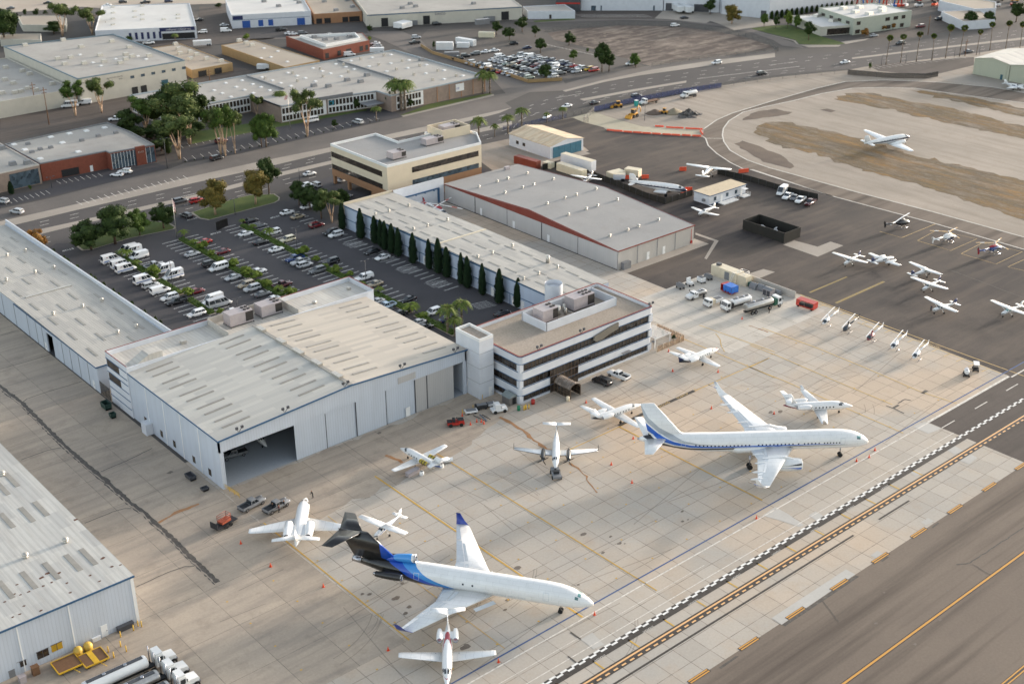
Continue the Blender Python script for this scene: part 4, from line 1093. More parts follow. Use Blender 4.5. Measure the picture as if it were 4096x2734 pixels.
for s in(1,-1):
 wg=foil([(1.2,7.6,9.2,3.2,.13),(6.3,4.9,5.9,3.65,.12),(18.6,-1.5,2.3,4.9,.11)],s).build('wing',A_WHITE,a7)
 m=foil([(18.6,-1.5,2.3,4.9,.1),(19.3,-2.3,1.7,5.2,.09),(19.85,-3.2,1.2,6.0,.08),(20.35,-4.3,.55,7.5,.08)],s)
 wl=m.build('winglet',A_WHITE,a7)
 for k in range(3):
  m=MB();x0_=-3.3-k*.3
  m.extr([(x0_+.9-k*.9,5.3+k*.55),(x0_-.3-k*.9,5.75+k*.55),(x0_-.5-k*.9,6.0+k*.55)],'y',s*19.75+s*.12*k,s*19.8+s*.12*k);m.build('winglet_stripe',(A_GREY,A_BLUE,A_BLACK)[k],wl)
 foil([(.5,-18.3,4.6,5.7,.1),(7.6,-22.2,1.7,6.3,.09)],s).build('tailplane',A_WHITE,a7)
 e=nacelle(a7,1.6,7.9,s*6.5,2.35,1.32,livery('engine_stripes_'+('port' if s>0 else 'far'),'#e4e4e2',[('#23262c',[(4,2.75),(8,3.1)],[(4,2.72),(8,2.75)]),('#2a62bb',[(4.5,2.3),(8,2.3)],[(4.5,2.25),(8,1.85)]),('#8d949b',[(5,1.9),(8,1.65)],[(5,1.85),(8,1.45)])],0,10,6),A_WHITE)
 m=MB();m.extr([(1.0,3.7),(6.8,3.55),(4.5,4.3),(0,4.0)],'y',s*6.5-.2,s*6.5+.2);m.build('pylon',A_WHITE,a7)
 st_=[(1.2,7.6,9.2,3.2,.13),(6.3,4.9,5.9,3.65,.12),(18.6,-1.5,2.3,4.9,.11)];flaps(wg,st_,s,((2.2,6.2,.74,.97),(6.5,13.5,.74,.97),(14,18,.76,.97),(2.2,6.0,.64,.72),(6.6,12.8,.62,.72)),A_GREY)
 for y,x in((4.4,-.2),(8.3,-.6),(12.2,-2.0),(15.2,-3.0)):
  m=MB();m.ball((x,s*y,3.22+.085*y),(1.5,.25,.28),8,6);m.build('flap_fairing',A_WHITE,wg)
 gear(a7,-1.8,s*3.7,3.0,.55,.4,.45)
foil([(5.6,-13.6,8.4,0,.09),(7.0,-15.7,6.5,0,.1),(13.6,-21.2,2.8,0,.1)],1,True).build('fin',L757,a7)
gear(a7,17.8,0,2.4,.45,.3,.3)
m=MB();m.tube((-24.3,0,5.55),(-23.8,0,5.55),.2,.28,10);m.build('tail_exhaust',A_METAL,a7)
for s in(0,1):
 xs=[-12.6+.78*i for i in range(15)]+[0.2+.78*i for i in range(10)]+[8.4+.78*i for i in range(1)]+[4.9+.5+.0*i for i in range(0)]+[9.6+.75*i for i in range(5)]+[13.7+.62*i for i in range(6)]+[18.0+.0*i for i in range(0)]
 for x in xs:
  m=MB();f7.patch(m,x-.14,x+.14,*((175,183)if s==0 else(-3,5)),.015,1,2);m.build('cabin_window',A_SCREEN,a7)
 m=MB();a_,b_=((150,192)if s==0 else(-12,30))
 for x0_ in(17.0,-15.6):
  m=MB()
  for p in((x0_,x0_+.06,a_,b_),(x0_+.9,x0_+.96,a_,b_),(x0_,x0_+.96,a_,a_+2),(x0_,x0_+.96,b_-2,b_)):f7.patch(m,*p,.012,1,4)
  m.build('cabin_door',A_GREY,a7)
m=MB()
for a_ in((128,153),(27,52)):
 f7.patch(m,20.5,21.3,*a_,.02,2,2)
for a_ in((92,124),(56,88)):
 f7.patch(m,21.0,21.7,*a_,.02,2,2)
m.build('windscreen',A_TURQ,a7)
c1=[(-26.7,14),(-18,14),(-16.9,5.9),(-15.0,5.2),(-13.4,4.7),(-11.8,3.75),(-8.4,2.65),(-6.2,2.0),(-4,1.2),(0,0)]
c2=[(-26.7,14),(-16.0,14),(-14.6,6.2),(-13,5.5),(-10.7,4.35),(-8.4,3.4),(-5.2,2.35),(-2,1.4),(2,0)]
c3=[(-26.7,14),(-12.6,14),(-11.2,6.0),(-10.2,5.35),(-8.4,4.3),(-6.2,3.45),(-3,2.5),(0,1.6),(4,0)]
L727=livery('black_blue_livery','#e4e4e2',[('#3d8fd4',c3,None),('#1c50b4',c2,None),('#1a1918',c1,None)],-27,21,14)
a2=thing('airliner','white airliner with black tail, blue bands and blue wingtips in front row of apron','airliner',(113.0,141.4,0),rad(-55.8))
f2=Fus([(-21.0,4.45,.62,.62),(-19,4.3,.85,.9),(-16.5,4.1,1.3,1.3),(-13.5,3.85,1.65,1.7),(-10.5,3.72,1.85,1.93),(-8,3.7,1.88,2.0),(12.5,3.7,1.88,2.0),(15,3.62,1.82,1.92),(17,3.42,1.6,1.68),(18.6,3.15,1.2,1.25),(19.8,2.92,.72,.74),(20.6,2.8,.22,.22)],28)
f2.mesh().build('fuselage',L727,a2)
for s in(1,-1):
 wg=foil([(1.2,3.6,9.0,2.3,.12),(5.8,.4,5.7,2.7,.11),(15.9,-5.9,2.5,3.7,.1)],s).build('wing',A_WHITE,a2)
 flaps(wg,[(1.2,3.6,9.0,2.3,.12),(5.8,.4,5.7,2.7,.11),(15.9,-5.9,2.5,3.7,.1)],s,((2.2,5.6,.72,.97),(6.0,11.4,.74,.97),(11.8,15.4,.76,.97),(2.4,5.5,.6,.7),(6.2,10.8,.6,.71)),A_GREY)
 foil([(15.9,-5.9,2.5,3.7,.09),(16.4,-6.9,1.6,4.3,.08),(16.9,-7.9,.8,5.5,.08)],s).build('winglet',A_DBLUE,a2)
 m=MB();m.add([(3.7,s*2.2,1.9),(1.2,s*5.6,2.2),(1.7,s*5.7,1.75),(4.3,s*2.3,1.45)],[(0,1,2,3)]);m.build('leading_edge_flap',A_GREY,wg)
 foil([(.1,-20.3,4.2,10.25,.065),(5.4,-23.7,2.0,10.1,.06)],s).build('tailplane',A_BLACK,a2)
 nacelle(a2,-17.2,-12.4,s*2.75,4.05,.66,A_BLACK,A_METAL)
 m=MB();m.extr([(-16.3,3.95),(-13,3.95),(-13,4.25),(-16.3,4.25)],'y',s*1.3,s*2.4);m.build('pylon',A_BLACK,a2)
 gear(a2,-2.6,s*2.85,2.3,.6,.42,.42)
foil([(5.2,-13.5,8.6,0,.11),(10.35,-19.2,5.6,0,.1)],1,True).build('fin',L727,a2)
m=MB();m.loft([[(x,q*math.cos(2*PI*k/16),z+q*.95*math.sin(2*PI*k/16))for k in range(16)]for x,z,q in((-16.5,5.4,.35),(-14,6.1,.72),(-12,6.35,.8),(-10.9,6.4,.78),(-10.7,6.4,.66),(-11.2,6.4,.6))]);e=m.build('centre_intake',L727,a2)
m=MB();m.tube((-11.3,0,6.4),(-11.2,0,6.4),.62,.62,14);m.build('fan',A_BLACK,e)
m=MB();m.loft([[(x,q*math.cos(2*PI*k/16),6.4+q*math.sin(2*PI*k/16))for k in range(16)]for x,q in((-10.85,.82),(-10.62,.74),(-10.62,.64),(-10.9,.6))],cap=False);m.build('intake_lip',A_METAL,e)
m=MB();m.tube((-22.4,0,4.55),(-20.7,0,4.45),.5,.66,16);m.build('tail_exhaust',A_METAL,a2)
gear(a2,15.0,0,2.2,.42,.3,.3)
m=MB()
for a_ in((132,152),(28,48)):
 f2.patch(m,17.6,18.15,*a_,.02,2,2)
for a_ in((96,127),(53,84)):f2.patch(m,18.0,18.5,*a_,.02,2,2)
m.build('windscreen',A_TURQ,a2)
for x0_,w_,a_,b_ in((12.3,.95,148,192),(-10.6,.9,150,190)):
 m=MB()
 for p in((x0_,x0_+.06,a_,b_),(x0_+w_,x0_+w_+.06,a_,b_),(x0_,x0_+w_,a_,a_+2),(x0_,x0_+w_,b_-2,b_)):f2.patch(m,*p,.012,1,4)
 m.build('cabin_door',A_GREY,a2)
for x0_ in(-1.9,-.2):
 m=MB();f2.patch(m,x0_,x0_+.32,166,176,.015,1,2);m.build('cabin_window',A_SCREEN,a2)
text_obj('fuselage_lettering','the weightless experience',.62,A_GREY,(5.6,-1.9,3.1),(PI/2,0,0),a2,.001,1.15)
def bizjet(name,label,loc,hdg,L,r,wing,tail,eng,white=A_WHITE,accent=None,nwin=5,cover=None,finmat=None,open_eng=False,wz=1.25,tipm=None,winglet=0,group=None,sweep_tail=1.6):
 """wing = (half span, root LE x, root chord, tip LE x, tip chord); tail = (fin root LE x, fin height, stab half span, stab height); eng = (x0, x1, y, z, r)"""
 o=thing(name,label,'jet',(loc[0],loc[1],0),rad(hdg),group)
 h=L/2;zc=wz+r*.75
 f=Fus([(-h,zc+r*.55,.1,.1),(-h*.82,zc+r*.42,r*.42,r*.45),(-h*.5,zc+r*.12,r*.85,r*.88),(-h*.2,zc,r,r*1.02),(h*.42,zc,r,r*1.02),(h*.62,zc-r*.08,r*.88,r*.9),(h*.8,zc-r*.28,r*.58,r*.56),(h*.93,zc-r*.42,r*.3,r*.28),(h,zc-r*.48,.05,.05)],20)
 mats=white if accent is None else livery(name+'_stripe_'+str(len(MATS)),'#e3e3e1',accent,-h,h,6)
 f.mesh().build('fuselage',mats,o)
 hs,xr,cr_,xt,ct=wing
 for s in(1,-1):
  foil([(r*.3,xr,cr_,wz+.12,.12),(hs*.96,lerp(xr,xt,.97),lerp(cr_,ct,.96),wz+.12+hs*.055,.1),(hs,xt-.1,ct*.8,wz+.15+hs*.055,.07)],s).build('wing',white,o)
  if winglet:foil([(hs,xt-.2,ct*.75,wz+.15+hs*.055,.07),(hs+.3,xt-.9,ct*.35,wz+.15+hs*.055+winglet,.07)],s).build('winglet',white,o)
  fx,fh,th,tz=tail
  tx=fx-(tz-zc-r*.6)/(fh-zc-r*.6)*sweep_tail-.35
  foil([(.05,tx,1.7,tz,.09),(th,tx-th*.32,.95,tz+.1,.08)],s).build('tailplane',white,o)
  e=nacelle(o,eng[0],eng[1],s*eng[2],eng[3],eng[4],white if not open_eng else pm('bare_engine','#a8973f',.4,.35,6,.5),A_METAL if not open_eng else white,cover)
  m=MB();m.extr([(eng[0]+.5,eng[3]-.1),(eng[1]-.6,eng[3]-.1),(eng[1]-.6,eng[3]+.1),(eng[0]+.5,eng[3]+.1)],'y',s*.3,s*(eng[2]-eng[4]*.7));m.build('pylon',white,o)
  if open_eng:
   for x in(lerp(eng[0],eng[1],.25),lerp(eng[0],eng[1],.55),eng[1]-.15):
    m=MB();m.tube((x-.08,s*eng[2],eng[3]),(x+.08,s*eng[2],eng[3]),eng[4]*1.08,eng[4]*1.08,14);m.build('engine_ring',A_BLACK if x<eng[1]-.3 else white,e)
  gear(o,-.4,s*hs*.24,wz+.3,.3,.2)
  x=h*.4
  for k in range(nwin):
   a_=(168,186)if s<0 else(-6,12)
   m=MB();f.patch(m,x-.15-.78*k,x+.15-.78*k,*a_,.015,1,2);m.build('cabin_window',A_SCREEN,o)
 fx,fh,th,tz=tail
 foil([(zc+r*.5,fx,2.7,0,.1),(fh,fx-sweep_tail,1.5,0,.1)],1,True).build('fin',finmat or white,o)
 gear(o,h*.62,0,zc-r*.7,.24,.16)
 m=MB()
 for a_ in((98,128),(52,82)):f.patch(m,h*.6,h*.72,*a_,.02,2,2)
 for a_ in((132,158),(22,48)):f.patch(m,h*.56,h*.66,*a_,.02,2,2)
 m.build('windscreen',A_SCREEN,o)
 return o
bizjet('business_jet','white straight winged jet with pink engine covers, nearest to the camera',(98.9,131.4),-129,15.0,.82,(7.8,1.6,2.5,.7,1.3),(-4.6,4.6,2.9,4.5),(-5.2,-2.4,1.3,2.45,.52),nwin=7,cover=pm('pink_cover','#c58a97',.6),accent=[('#9c2a38',[(-7,4.6),(-4,3.1),(-2,2.6),(7,2.0)],[(-7,3.2),(-4,2.55),(-2,2.4),(7,1.95)])])
bizjet('business_jet','white jet with long swept wings seen from behind, beside two silver pickups',(101.6,178.9),52,18.2,1.2,(9.4,2.6,4.6,-1.6,1.6),(-5.6,5.9,4.3,3.8),(-6.4,-1.8,1.95,2.95,.85),nwin=9,finmat=A_WHITE,wz=1.3,sweep_tail=2.6)
bizjet('business_jet','white jet with bare uncowled engines next to grey work bench',(132.7,183.3),94,12.6,.8,(7.2,1.4,2.5,.7,1.2),(-3.4,4.2,2.7,3.0),(-3.7,-1.3,1.25,2.3,.46),nwin=4,open_eng=True,accent=[('#2a4b86',[(-6.4,2.6),(-3,1.75),(0,1.3)],[(-6.4,2.1),(-3,1.5),(0,1.3)])])
bizjet('business_jet','white jet with dark belly stripe, nose close to striped airliner fin',(176.4,170.7),-6,14.0,.82,(8.1,1.4,2.7,.4,1.2),(-4.3,4.5,2.8,4.4),(-4.8,-2.1,1.3,2.4,.5),nwin=7,accent=[('#20242c',[(-7,3.2),(-4,1.75),(-1,1.45),(7,1.3)],[(-7,2.4),(-4,1.5),(-1,1.35),(7,1.25)])])
bizjet('business_jet','white jet with black fin parked near the pergola, ringed by cones',(210.6,177.4),-1,13.6,.85,(6.7,1.6,2.8,.1,1.1),(-4.2,4.3,2.6,4.2),(-4.6,-2.0,1.35,2.35,.5),nwin=6,finmat=A_NAVY,accent=[('#20242c',[(-7,3.4),(-4,2.0),(-1,1.5),(7,1.3)],[(-7,2.2),(-4,1.55),(-1,1.35),(7,1.25)])])
jh=bizjet('business_jet','white jet with upturned winglets and maroon belly line beyond striped airliner',(211.2,143.5),-35.5,15.6,.98,(7.9,2.0,3.2,-.3,1.3),(-4.6,5.2,3.0,4.4),(-5.1,-2.2,1.55,2.55,.56),nwin=6,winglet=1.1,accent=[('#7d2432',[(-8,2.9),(-5,2.0),(-2,1.5),(0,1.3)],[(-8,2.4),(-5,1.7),(-2,1.38),(0,1.3)])])
text_obj('fuselage_lettering','N718HC',.5,A_BLACK,(-4.6,-.72,2.55),(PI/2,0,0),jh,.001)
def twin_turboprop(name,label,loc,hdg,big=1.0):
 o=thing(name,label,'airplane',(loc[0],loc[1],0),rad(hdg))
 f=Fus([(-7,2.6,.1,.12),(-5.5,2.45,.4,.42),(-2.5,2.15,.72,.78),(0,2.0,.78,.85),(3,2.0,.76,.85),(4.6,1.92,.68,.74),(5.6,1.72,.45,.48),(6.6,1.6,.1,.1)],18)
 f.mesh().build('fuselage',A_WHITE,o)
 for s in(1,-1):
  wg=foil([(.5,1.6,2.4,1.6,.14),(3.0,1.5,2.2,1.75,.13),(8.6,.7,1.1,2.35,.1)],s).build('wing',A_WHITE,o)
  m=foil([(.8,1.66,.25,1.6,.5),(3.0,1.56,.25,1.75,.5),(8.6,.76,.16,2.35,.5)],s);m.build('deice_boot',A_BLACK,wg)
  m=MB();m.extr([(.6,2.3),(-.1,2.35),(-.7,3.1),(-.3,3.1)],'y',s*8.65-.04,s*8.65+.04);m.build('winglet',A_BLACK,o)
  m=MB();m.loft([[(x,s*2.6+q*math.cos(2*PI*k/12),z+q*math.sin(2*PI*k/12))for k in range(12)]for x,z,q in((-1.2,1.8,.12),(0,1.85,.42),(2,1.9,.5),(3.2,1.85,.42),(3.7,1.85,.3))]);e=m.build('engine',A_BLACK,o)
  prop(o,3.8,s*2.6,1.85,1.3,4,.5)
  gear(o,.4,s*2.6,1.5,.33,.22,.18)
  foil([(.05,-6.0,1.6,4.35,.1),(2.9,-6.4,.95,4.45,.09)],s).build('tailplane',A_WHITE,o)
  for k in range(6):
   a_=(166,186)if s<0 else(-6,14)
   m=MB();f.patch(m,2.2-.85*k,2.55-.85*k,*a_,.015,1,2);m.build('cabin_window',A_SCREEN,o)
 foil([(2.7,-4.3,2.7,0,.1),(4.4,-5.8,1.9,0,.1)],1,True).build('fin',A_WHITE,o)
 foil([(3.7,-5.3,.9,.06,.3),(4.42,-5.85,.8,.06,.3)],1,True).build('fin_flash',A_BLACK,o)
 m=MB()
 for a_ in((94,125),(55,86),(130,155),(25,50)):f.patch(m,3.9,4.7,*a_,.02,2,2)
 m.build('windscreen',A_SCREEN,o)
 gear(o,4.9,0,1.5,.24,.16)
 return o
ka=twin_turboprop('turboprop','white twin turboprop with black engines coupled to a small tow tractor',(155.3,167.1),-133.5)
def cessna(name,label,loc,hdg,trim=A_NAVY,tail=A_NAVY,glass=A_SCREEN,group=None,S=1.0,wingm=None):
 o=thing(name,label,'airplane',(loc[0],loc[1],0),rad(hdg),group,S)
 f=Fus([(-5.2,1.55,.06,.12),(-3.5,1.5,.22,.3),(-1.5,1.45,.45,.52),(-.4,1.55,.56,.68),(.9,1.5,.57,.62),(1.2,1.3,.56,.45),(2.3,1.2,.46,.38),(2.75,1.15,.3,.28)],14)
 f.mesh().build('fuselage',A_WHITE,o)
 m=MB()
 for a_ in((172,184),(-4,8)):f.patch(m,-4.6,2.4,*a_,.012,8,1)
 m.build('side_stripe',trim,o)
 for s in(1,-1):
  foil([(0,1.05,1.65,2.18,.13),(2.7,1.05,1.6,2.24,.12),(5.5,.85,1.12,2.36,.1)],s).build('wing',wingm or A_WHITE,o)
  m=MB();m.tube((.45,s*.5,.95),(.3,s*2.6,2.2),.05,.05,6);m.build('wing_strut',A_WHITE,o)
  foil([(.05,-4.15,1.1,1.55,.1),(1.7,-4.4,.75,1.6,.08)],s).build('tailplane',A_WHITE if tail is not A_BLUE else A_WHITE,o)
  g=MB();g.tube((.1,s*.4,.95),(0,s*1.15,.3),.06,.05,6);g=g.build('landing_gear',A_WHITE,o);m=MB();wheel(m,0,s*1.2,.25,.16);m.build('wheel',A_TYRE,g)
  m=MB();f.patch(m,-.5,.8,*((150,172)if s<0 else(8,30)),.02,2,2);m.build('side_window',glass,o)
 foil([(1.6,-3.5,1.7,0,.1),(2.85,-4.6,.8,0,.09)],1,True).build('fin',tail,o)
 m=MB()
 for a_ in((92,140),(40,88)):f.patch(m,.85,1.28,*a_,.02,2,3)
 m.build('windscreen',glass,o)
 g=MB();g.tube((2.1,0,.9),(2.2,0,.25),.05,.05,6);g=g.build('landing_gear',A_METAL,o);m=MB();wheel(m,2.2,0,.22,.14);m.build('wheel',A_TYRE,g)
 prop(o,2.8,0,1.15,.95,2,.5)
 return o
cessna('light_airplane','white high wing airplane with blue side stripe beside black tail of airliner',(112.6,167.8),-164,A_BLUE,A_WHITE)
GL='navy tailed light airplanes on the dark ramp'
ce=cessna('light_airplane','navy tailed high wing airplane nearest to the black fenced enclosure',(288.4,190.8),-176,group=GL)
dup(ce,'high wing airplane with blue tail pointing away behind another airplane',(296.7,172.5,0),rad(-8),GL)
dup(ce,'navy tailed high wing airplane directly in front of the one facing away',(289.0,166.0,0),rad(180),GL)
dup(ce,'navy tailed high wing airplane with a person standing at its nose',(279.0,156.0,0),rad(167),GL)
cessna('light_airplane','high wing airplane with turquoise windscreen at right edge of the dark ramp',(290.2,143.5),172,A_NAVY,A_WHITE,A_TURQ)
cessna('utility_airplane','large white high wing airplane seen from behind between orange barriers',(318.6,269.6),25,A_GOLD,A_WHITE,S=1.4)
cessna('light_airplane','white airplane with red stripe parked inside black fenced enclosure',(290.8,222.2),150,A_RED,A_WHITE,A_TURQ,wingm=A_WHITE,S=.62)
def lowwing(name,label,loc,hdg,twin=False,tail=A_WHITE,trim=A_GOLD,S=1.0):
 o=thing(name,label,'airplane',(loc[0],loc[1],0),rad(hdg),None,S)
 f=Fus([(-4.6,1.5,.06,.12),(-3,1.4,.25,.32),(-1,1.35,.5,.58),(.6,1.4,.58,.68),(1.6,1.22,.55,.5),(3.2,1.1,.4,.36),(3.8 if twin else 3.6,1.05,.12,.12)],14)
 f.mesh().build('fuselage',A_WHITE,o)
 for s in(1,-1):
  foil([(.3,1.6,2.0,.95,.13),(5.2,.9,1.15,1.3,.1)],s).build('wing',A_WHITE,o)
  foil([(.05,-3.4,1.1,1.5,.1),(1.8,-3.8,.7,1.55,.08)],s).build('tailplane',A_WHITE,o)
  gear(o,.5,s*1.5,1.0,.25,.16)
  m=MB();f.patch(m,-.9,.5,*((152,174)if s<0 else(6,28)),.02,2,2);m.build('side_window',A_SCREEN,o)
  if twin:
   m=MB();m.loft([[(x,s*1.9+q*math.cos(2*PI*k/10),1.2+q*.8*math.sin(2*PI*k/10))for k in range(10)]for x,q in((-1.4,.1),(0,.38),(1.6,.42),(2.4,.3))]);m.build('engine',A_WHITE,o)
   prop(o,2.45,s*1.9,1.2,.95,3)
 foil([(1.6,-2.8,1.8,0,.1),(2.8,-3.9,.8,0,.09)],1,True).build('fin',tail,o)
 m=MB();f.patch(m,-4,2.6,176,184,.012,6,1);m.build('side_stripe',trim,o)
 m=MB()
 for a_ in((92,138),(42,88)):f.patch(m,.9,1.5,*a_,.02,2,3)
 m.build('windscreen',A_SCREEN,o)
 gear(o,2.4,0,.9,.22,.14)
 if not twin:prop(o,3.65,0,1.05,.95,3)
 return o
lowwing('light_airplane','cream low wing airplane parked in front of the portable office',(289.5,244.9),-177)
lowwing('twin_airplane','low wing twin engine airplane with navy fin on the dark ramp',(296.0,185.0),-8,True,A_NAVY,A_NAVY,1.08)
lowwing('twin_airplane','white twin airplane parked before the green hangar at right edge',(500.5,262.0),-95,True,A_WHITE,A_BLUE,1.15)
gl=cessna('light_airplane','white airplane mostly hidden behind roof edge of the grey hangar',(283.0,291.2),-158,A_WHITE,A_WHITE)
dn=bizjet('business_jet','white jet in the open hangar with its nose toward the doorway',(112.7,214.9),-97,13,.8,(6.5,1.4,2.5,.7,1.2),(-4,4.2,2.6,4.0),(-4.6,-2.2,1.3,2.3,.48),nwin=4)
def dc3(name,label,loc,hdg,whole=True,pitch=0.0,stripe='#1d2440'):
 o=thing(name,label,'airplane',(loc[0],loc[1],0),rad(hdg))
 o.rotation_euler=(0,-pitch,rad(hdg))
 mt=livery('cheatline_'+name+str(whole),'#e3e3e1',[(stripe,[(-10,2.75),(0,2.72),(7,2.62),(8.5,2.75),(10,2.9)],[(-10,2.35),(0,2.28),(7,2.1),(8.5,1.8),(10,1.0)])],-10,10,6)
 f=Fus([(-9.8,3.0,.1,.2),(-8,2.9,.45,.55),(-5,2.7,.85,.95),(-1,2.5,1.15,1.25),(4,2.45,1.18,1.28),(6.5,2.4,1.1,1.15),(8,2.25,.85,.88),(9,2.1,.5,.5),(9.6,2.05,.1,.1)],20)
 f.mesh().build('fuselage',mt,o)
 foil([(3.0,-6.6,3.0,0,.1),(5.2,-7.7,2.1,0,.1),(5.7,-8.3,1.3,0,.08)],1,True).build('fin',A_WHITE,o)
 for s in(1,-1):
  foil([(.1,-7.0,2.0,2.95,.1),(3.3,-7.6,1.5,3.0,.08),(4.0,-7.9,.8,3.0,.06)],s).build('tailplane',A_WHITE,o)
  for k in range(7):
   m=MB();f.patch(m,3.4-1.1*k,3.75-1.1*k,*((163,175)if s<0 else(5,17)),.015,1,2);m.build('cabin_window',A_SCREEN,o)
  if whole:
   foil([(.5,3.6,4.2,1.5,.15),(3.8,3.5,4.1,1.5,.15),(13.0,1.2,1.9,2.3,.1),(14.3,.6,.9,2.42,.08)],s).build('wing',A_WHITE,o)
   m=MB();m.loft([[(x,s*2.85+q*math.cos(2*PI*k/14),1.85+q*math.sin(2*PI*k/14))for k in range(14)]for x,q in((-.5,.15),(2,.6),(4,.72),(5.3,.7),(5.5,.55))]);m.build('engine',A_WHITE,o)
   prop(o,5.6,s*2.85,1.85,1.7,3,.3)
   gear(o,3.6,s*2.85,1.5,.55,.35)
  else:
   foil([(.5,3.6,4.2,1.5,.15),(3.6,3.5,4.0,1.5,.15)],s).build('wing_stub',A_WHITE,o)
   gear(o,3.4,s*2.6,1.4,.55,.35)
 m=MB()
 for a_ in((94,122),(58,86),(126,150),(30,54)):f.patch(m,7.0,7.8,*a_,.02,2,2)
 m.build('windscreen',A_SCREEN,o)
 m=MB();f.patch(m,8.0,9.5,70,110,.015,3,4);m.build('nose_panel',A_NAVY,o)
 text_obj('fuselage_lettering','Catalina Flying Boats',.55,A_GREY,(1.5,-1.21,3.0),(PI/2-.25,0,0),o,.001)
 return o
dc3('propeller_airliner','white vintage propeller airliner with navy stripe standing on the dry infield',(392.2,249.6),-20,True,rad(4))
dc3('airliner_fuselage','wingless vintage airliner with navy stripe inside screened yard',(293.4,268.8),-62,False,0,'#1d2440')
def light_heli(name,label,loc,hdg,col,group=None,S=1.0,boom=(.85,.85,.85,1)):
 o=thing(name,label,'helicopter',(loc[0],loc[1],0),rad(hdg),group,S)
 f=Fus([(-1.3,1.55,.2,.3),(-.6,1.35,.6,.6),(.4,1.25,.66,.68),(1.2,1.15,.6,.58),(1.8,1.05,.3,.32),(2.0,1.0,.06,.06)],14)
 b=f.mesh().build('cabin',OBJPAINT,o);b.color=col
 m=MB();f.patch(m,.9,1.85,15,165,.02,4,8);m.build('canopy',A_SCREEN,o)
 for a_ in((158,196),(-16,22)):
  m=MB();f.patch(m,-.1,.8,*a_,.02,2,3);m.build('door_window',A_SCREEN,o)
 m=MB();m.tube((-1.1,0,1.6),(-6.4,0,1.85),.2,.1,10);b=m.build('tail_boom',OBJPAINT,o);b.color=boom
 m=MB();m.extr([(-6.0,1.2),(-6.5,1.1),(-6.9,2.5),(-6.6,2.6),(-6.2,1.95)],'y',-.04,.04);m.build('fin',OBJPAINT,o).color=boom
 m=MB();m.extr([(-.9,1.8),(-.2,1.8),(-.25,2.75),(-.5,2.75)],'y',-.14,.14);m.tube((-.4,0,2.7),(-.4,0,3.0),.06,.06,6);m.build('mast',OBJPAINT,o).color=col
 for s in(1,-1):
  m=MB();m.path([(-1.3,s*.95,.06),(1.3,s*.95,.06),(1.6,s*.95,.2)],.05,6)
  for x in(-.6,.7):m.tube((x,s*.3,.8),(x,s*.95,.08),.04,.04,5)
  m.build('skid',A_METAL,o)
  m=MB();d=Vector((s*math.cos(.12),s*math.sin(.12),0));u=Vector((-d.y,d.x,0))*.11;c=Vector((-.4,0,3.0))
  m.loft([[c+d*r_-u+Vector((0,0,z)),c+d*r_+u+Vector((0,0,z)),c+d*r_+u+Vector((0,0,z+.03)),c+d*r_-u+Vector((0,0,z+.03))]for r_,z in((.2,0),(4.0,.0),(5.0,-.1))],sm=False);m.build('rotor_blade',A_WHITE,o)
 m=MB();m.box(-6.95,-.16,1.2,-6.83,-.12,2.4,0);m.build('tail_rotor',A_BLADE,o)
 return o
GH='small two blade helicopters along the concrete edge'
wc,bk,rd=(.72,.72,.72,1),(.03,.03,.035,1),(.17,.018,.03,1)
def pmid(t,a,b):
 p,q=W(t,*a,1.3),W(t,*b,1.6);return p.lerp(q,.32)
hh=[]
for i,(t,n_,tl,c,b_,lab)in enumerate((('31',(620,1375),(735,1290),wc,wc,'white small helicopter nearest to the red equipment cart'),('31',(800,1435),(905,1345),bk,bk,'all black small helicopter in the concrete edge row'),('32',(1000,115),(1120,35),rd,wc,'small helicopter with red body and white tail boom'),('32',(1205,190),(1330,95),wc,wc,'white small helicopter next to the red bodied one'),('32',(1390,275),(1515,180),wc,wc,'white small helicopter last in the row toward the golf carts'))):
 p=pmid(t,n_,tl);light_heli('light_helicopter',lab,p,190,c,GH,1.0,b_)
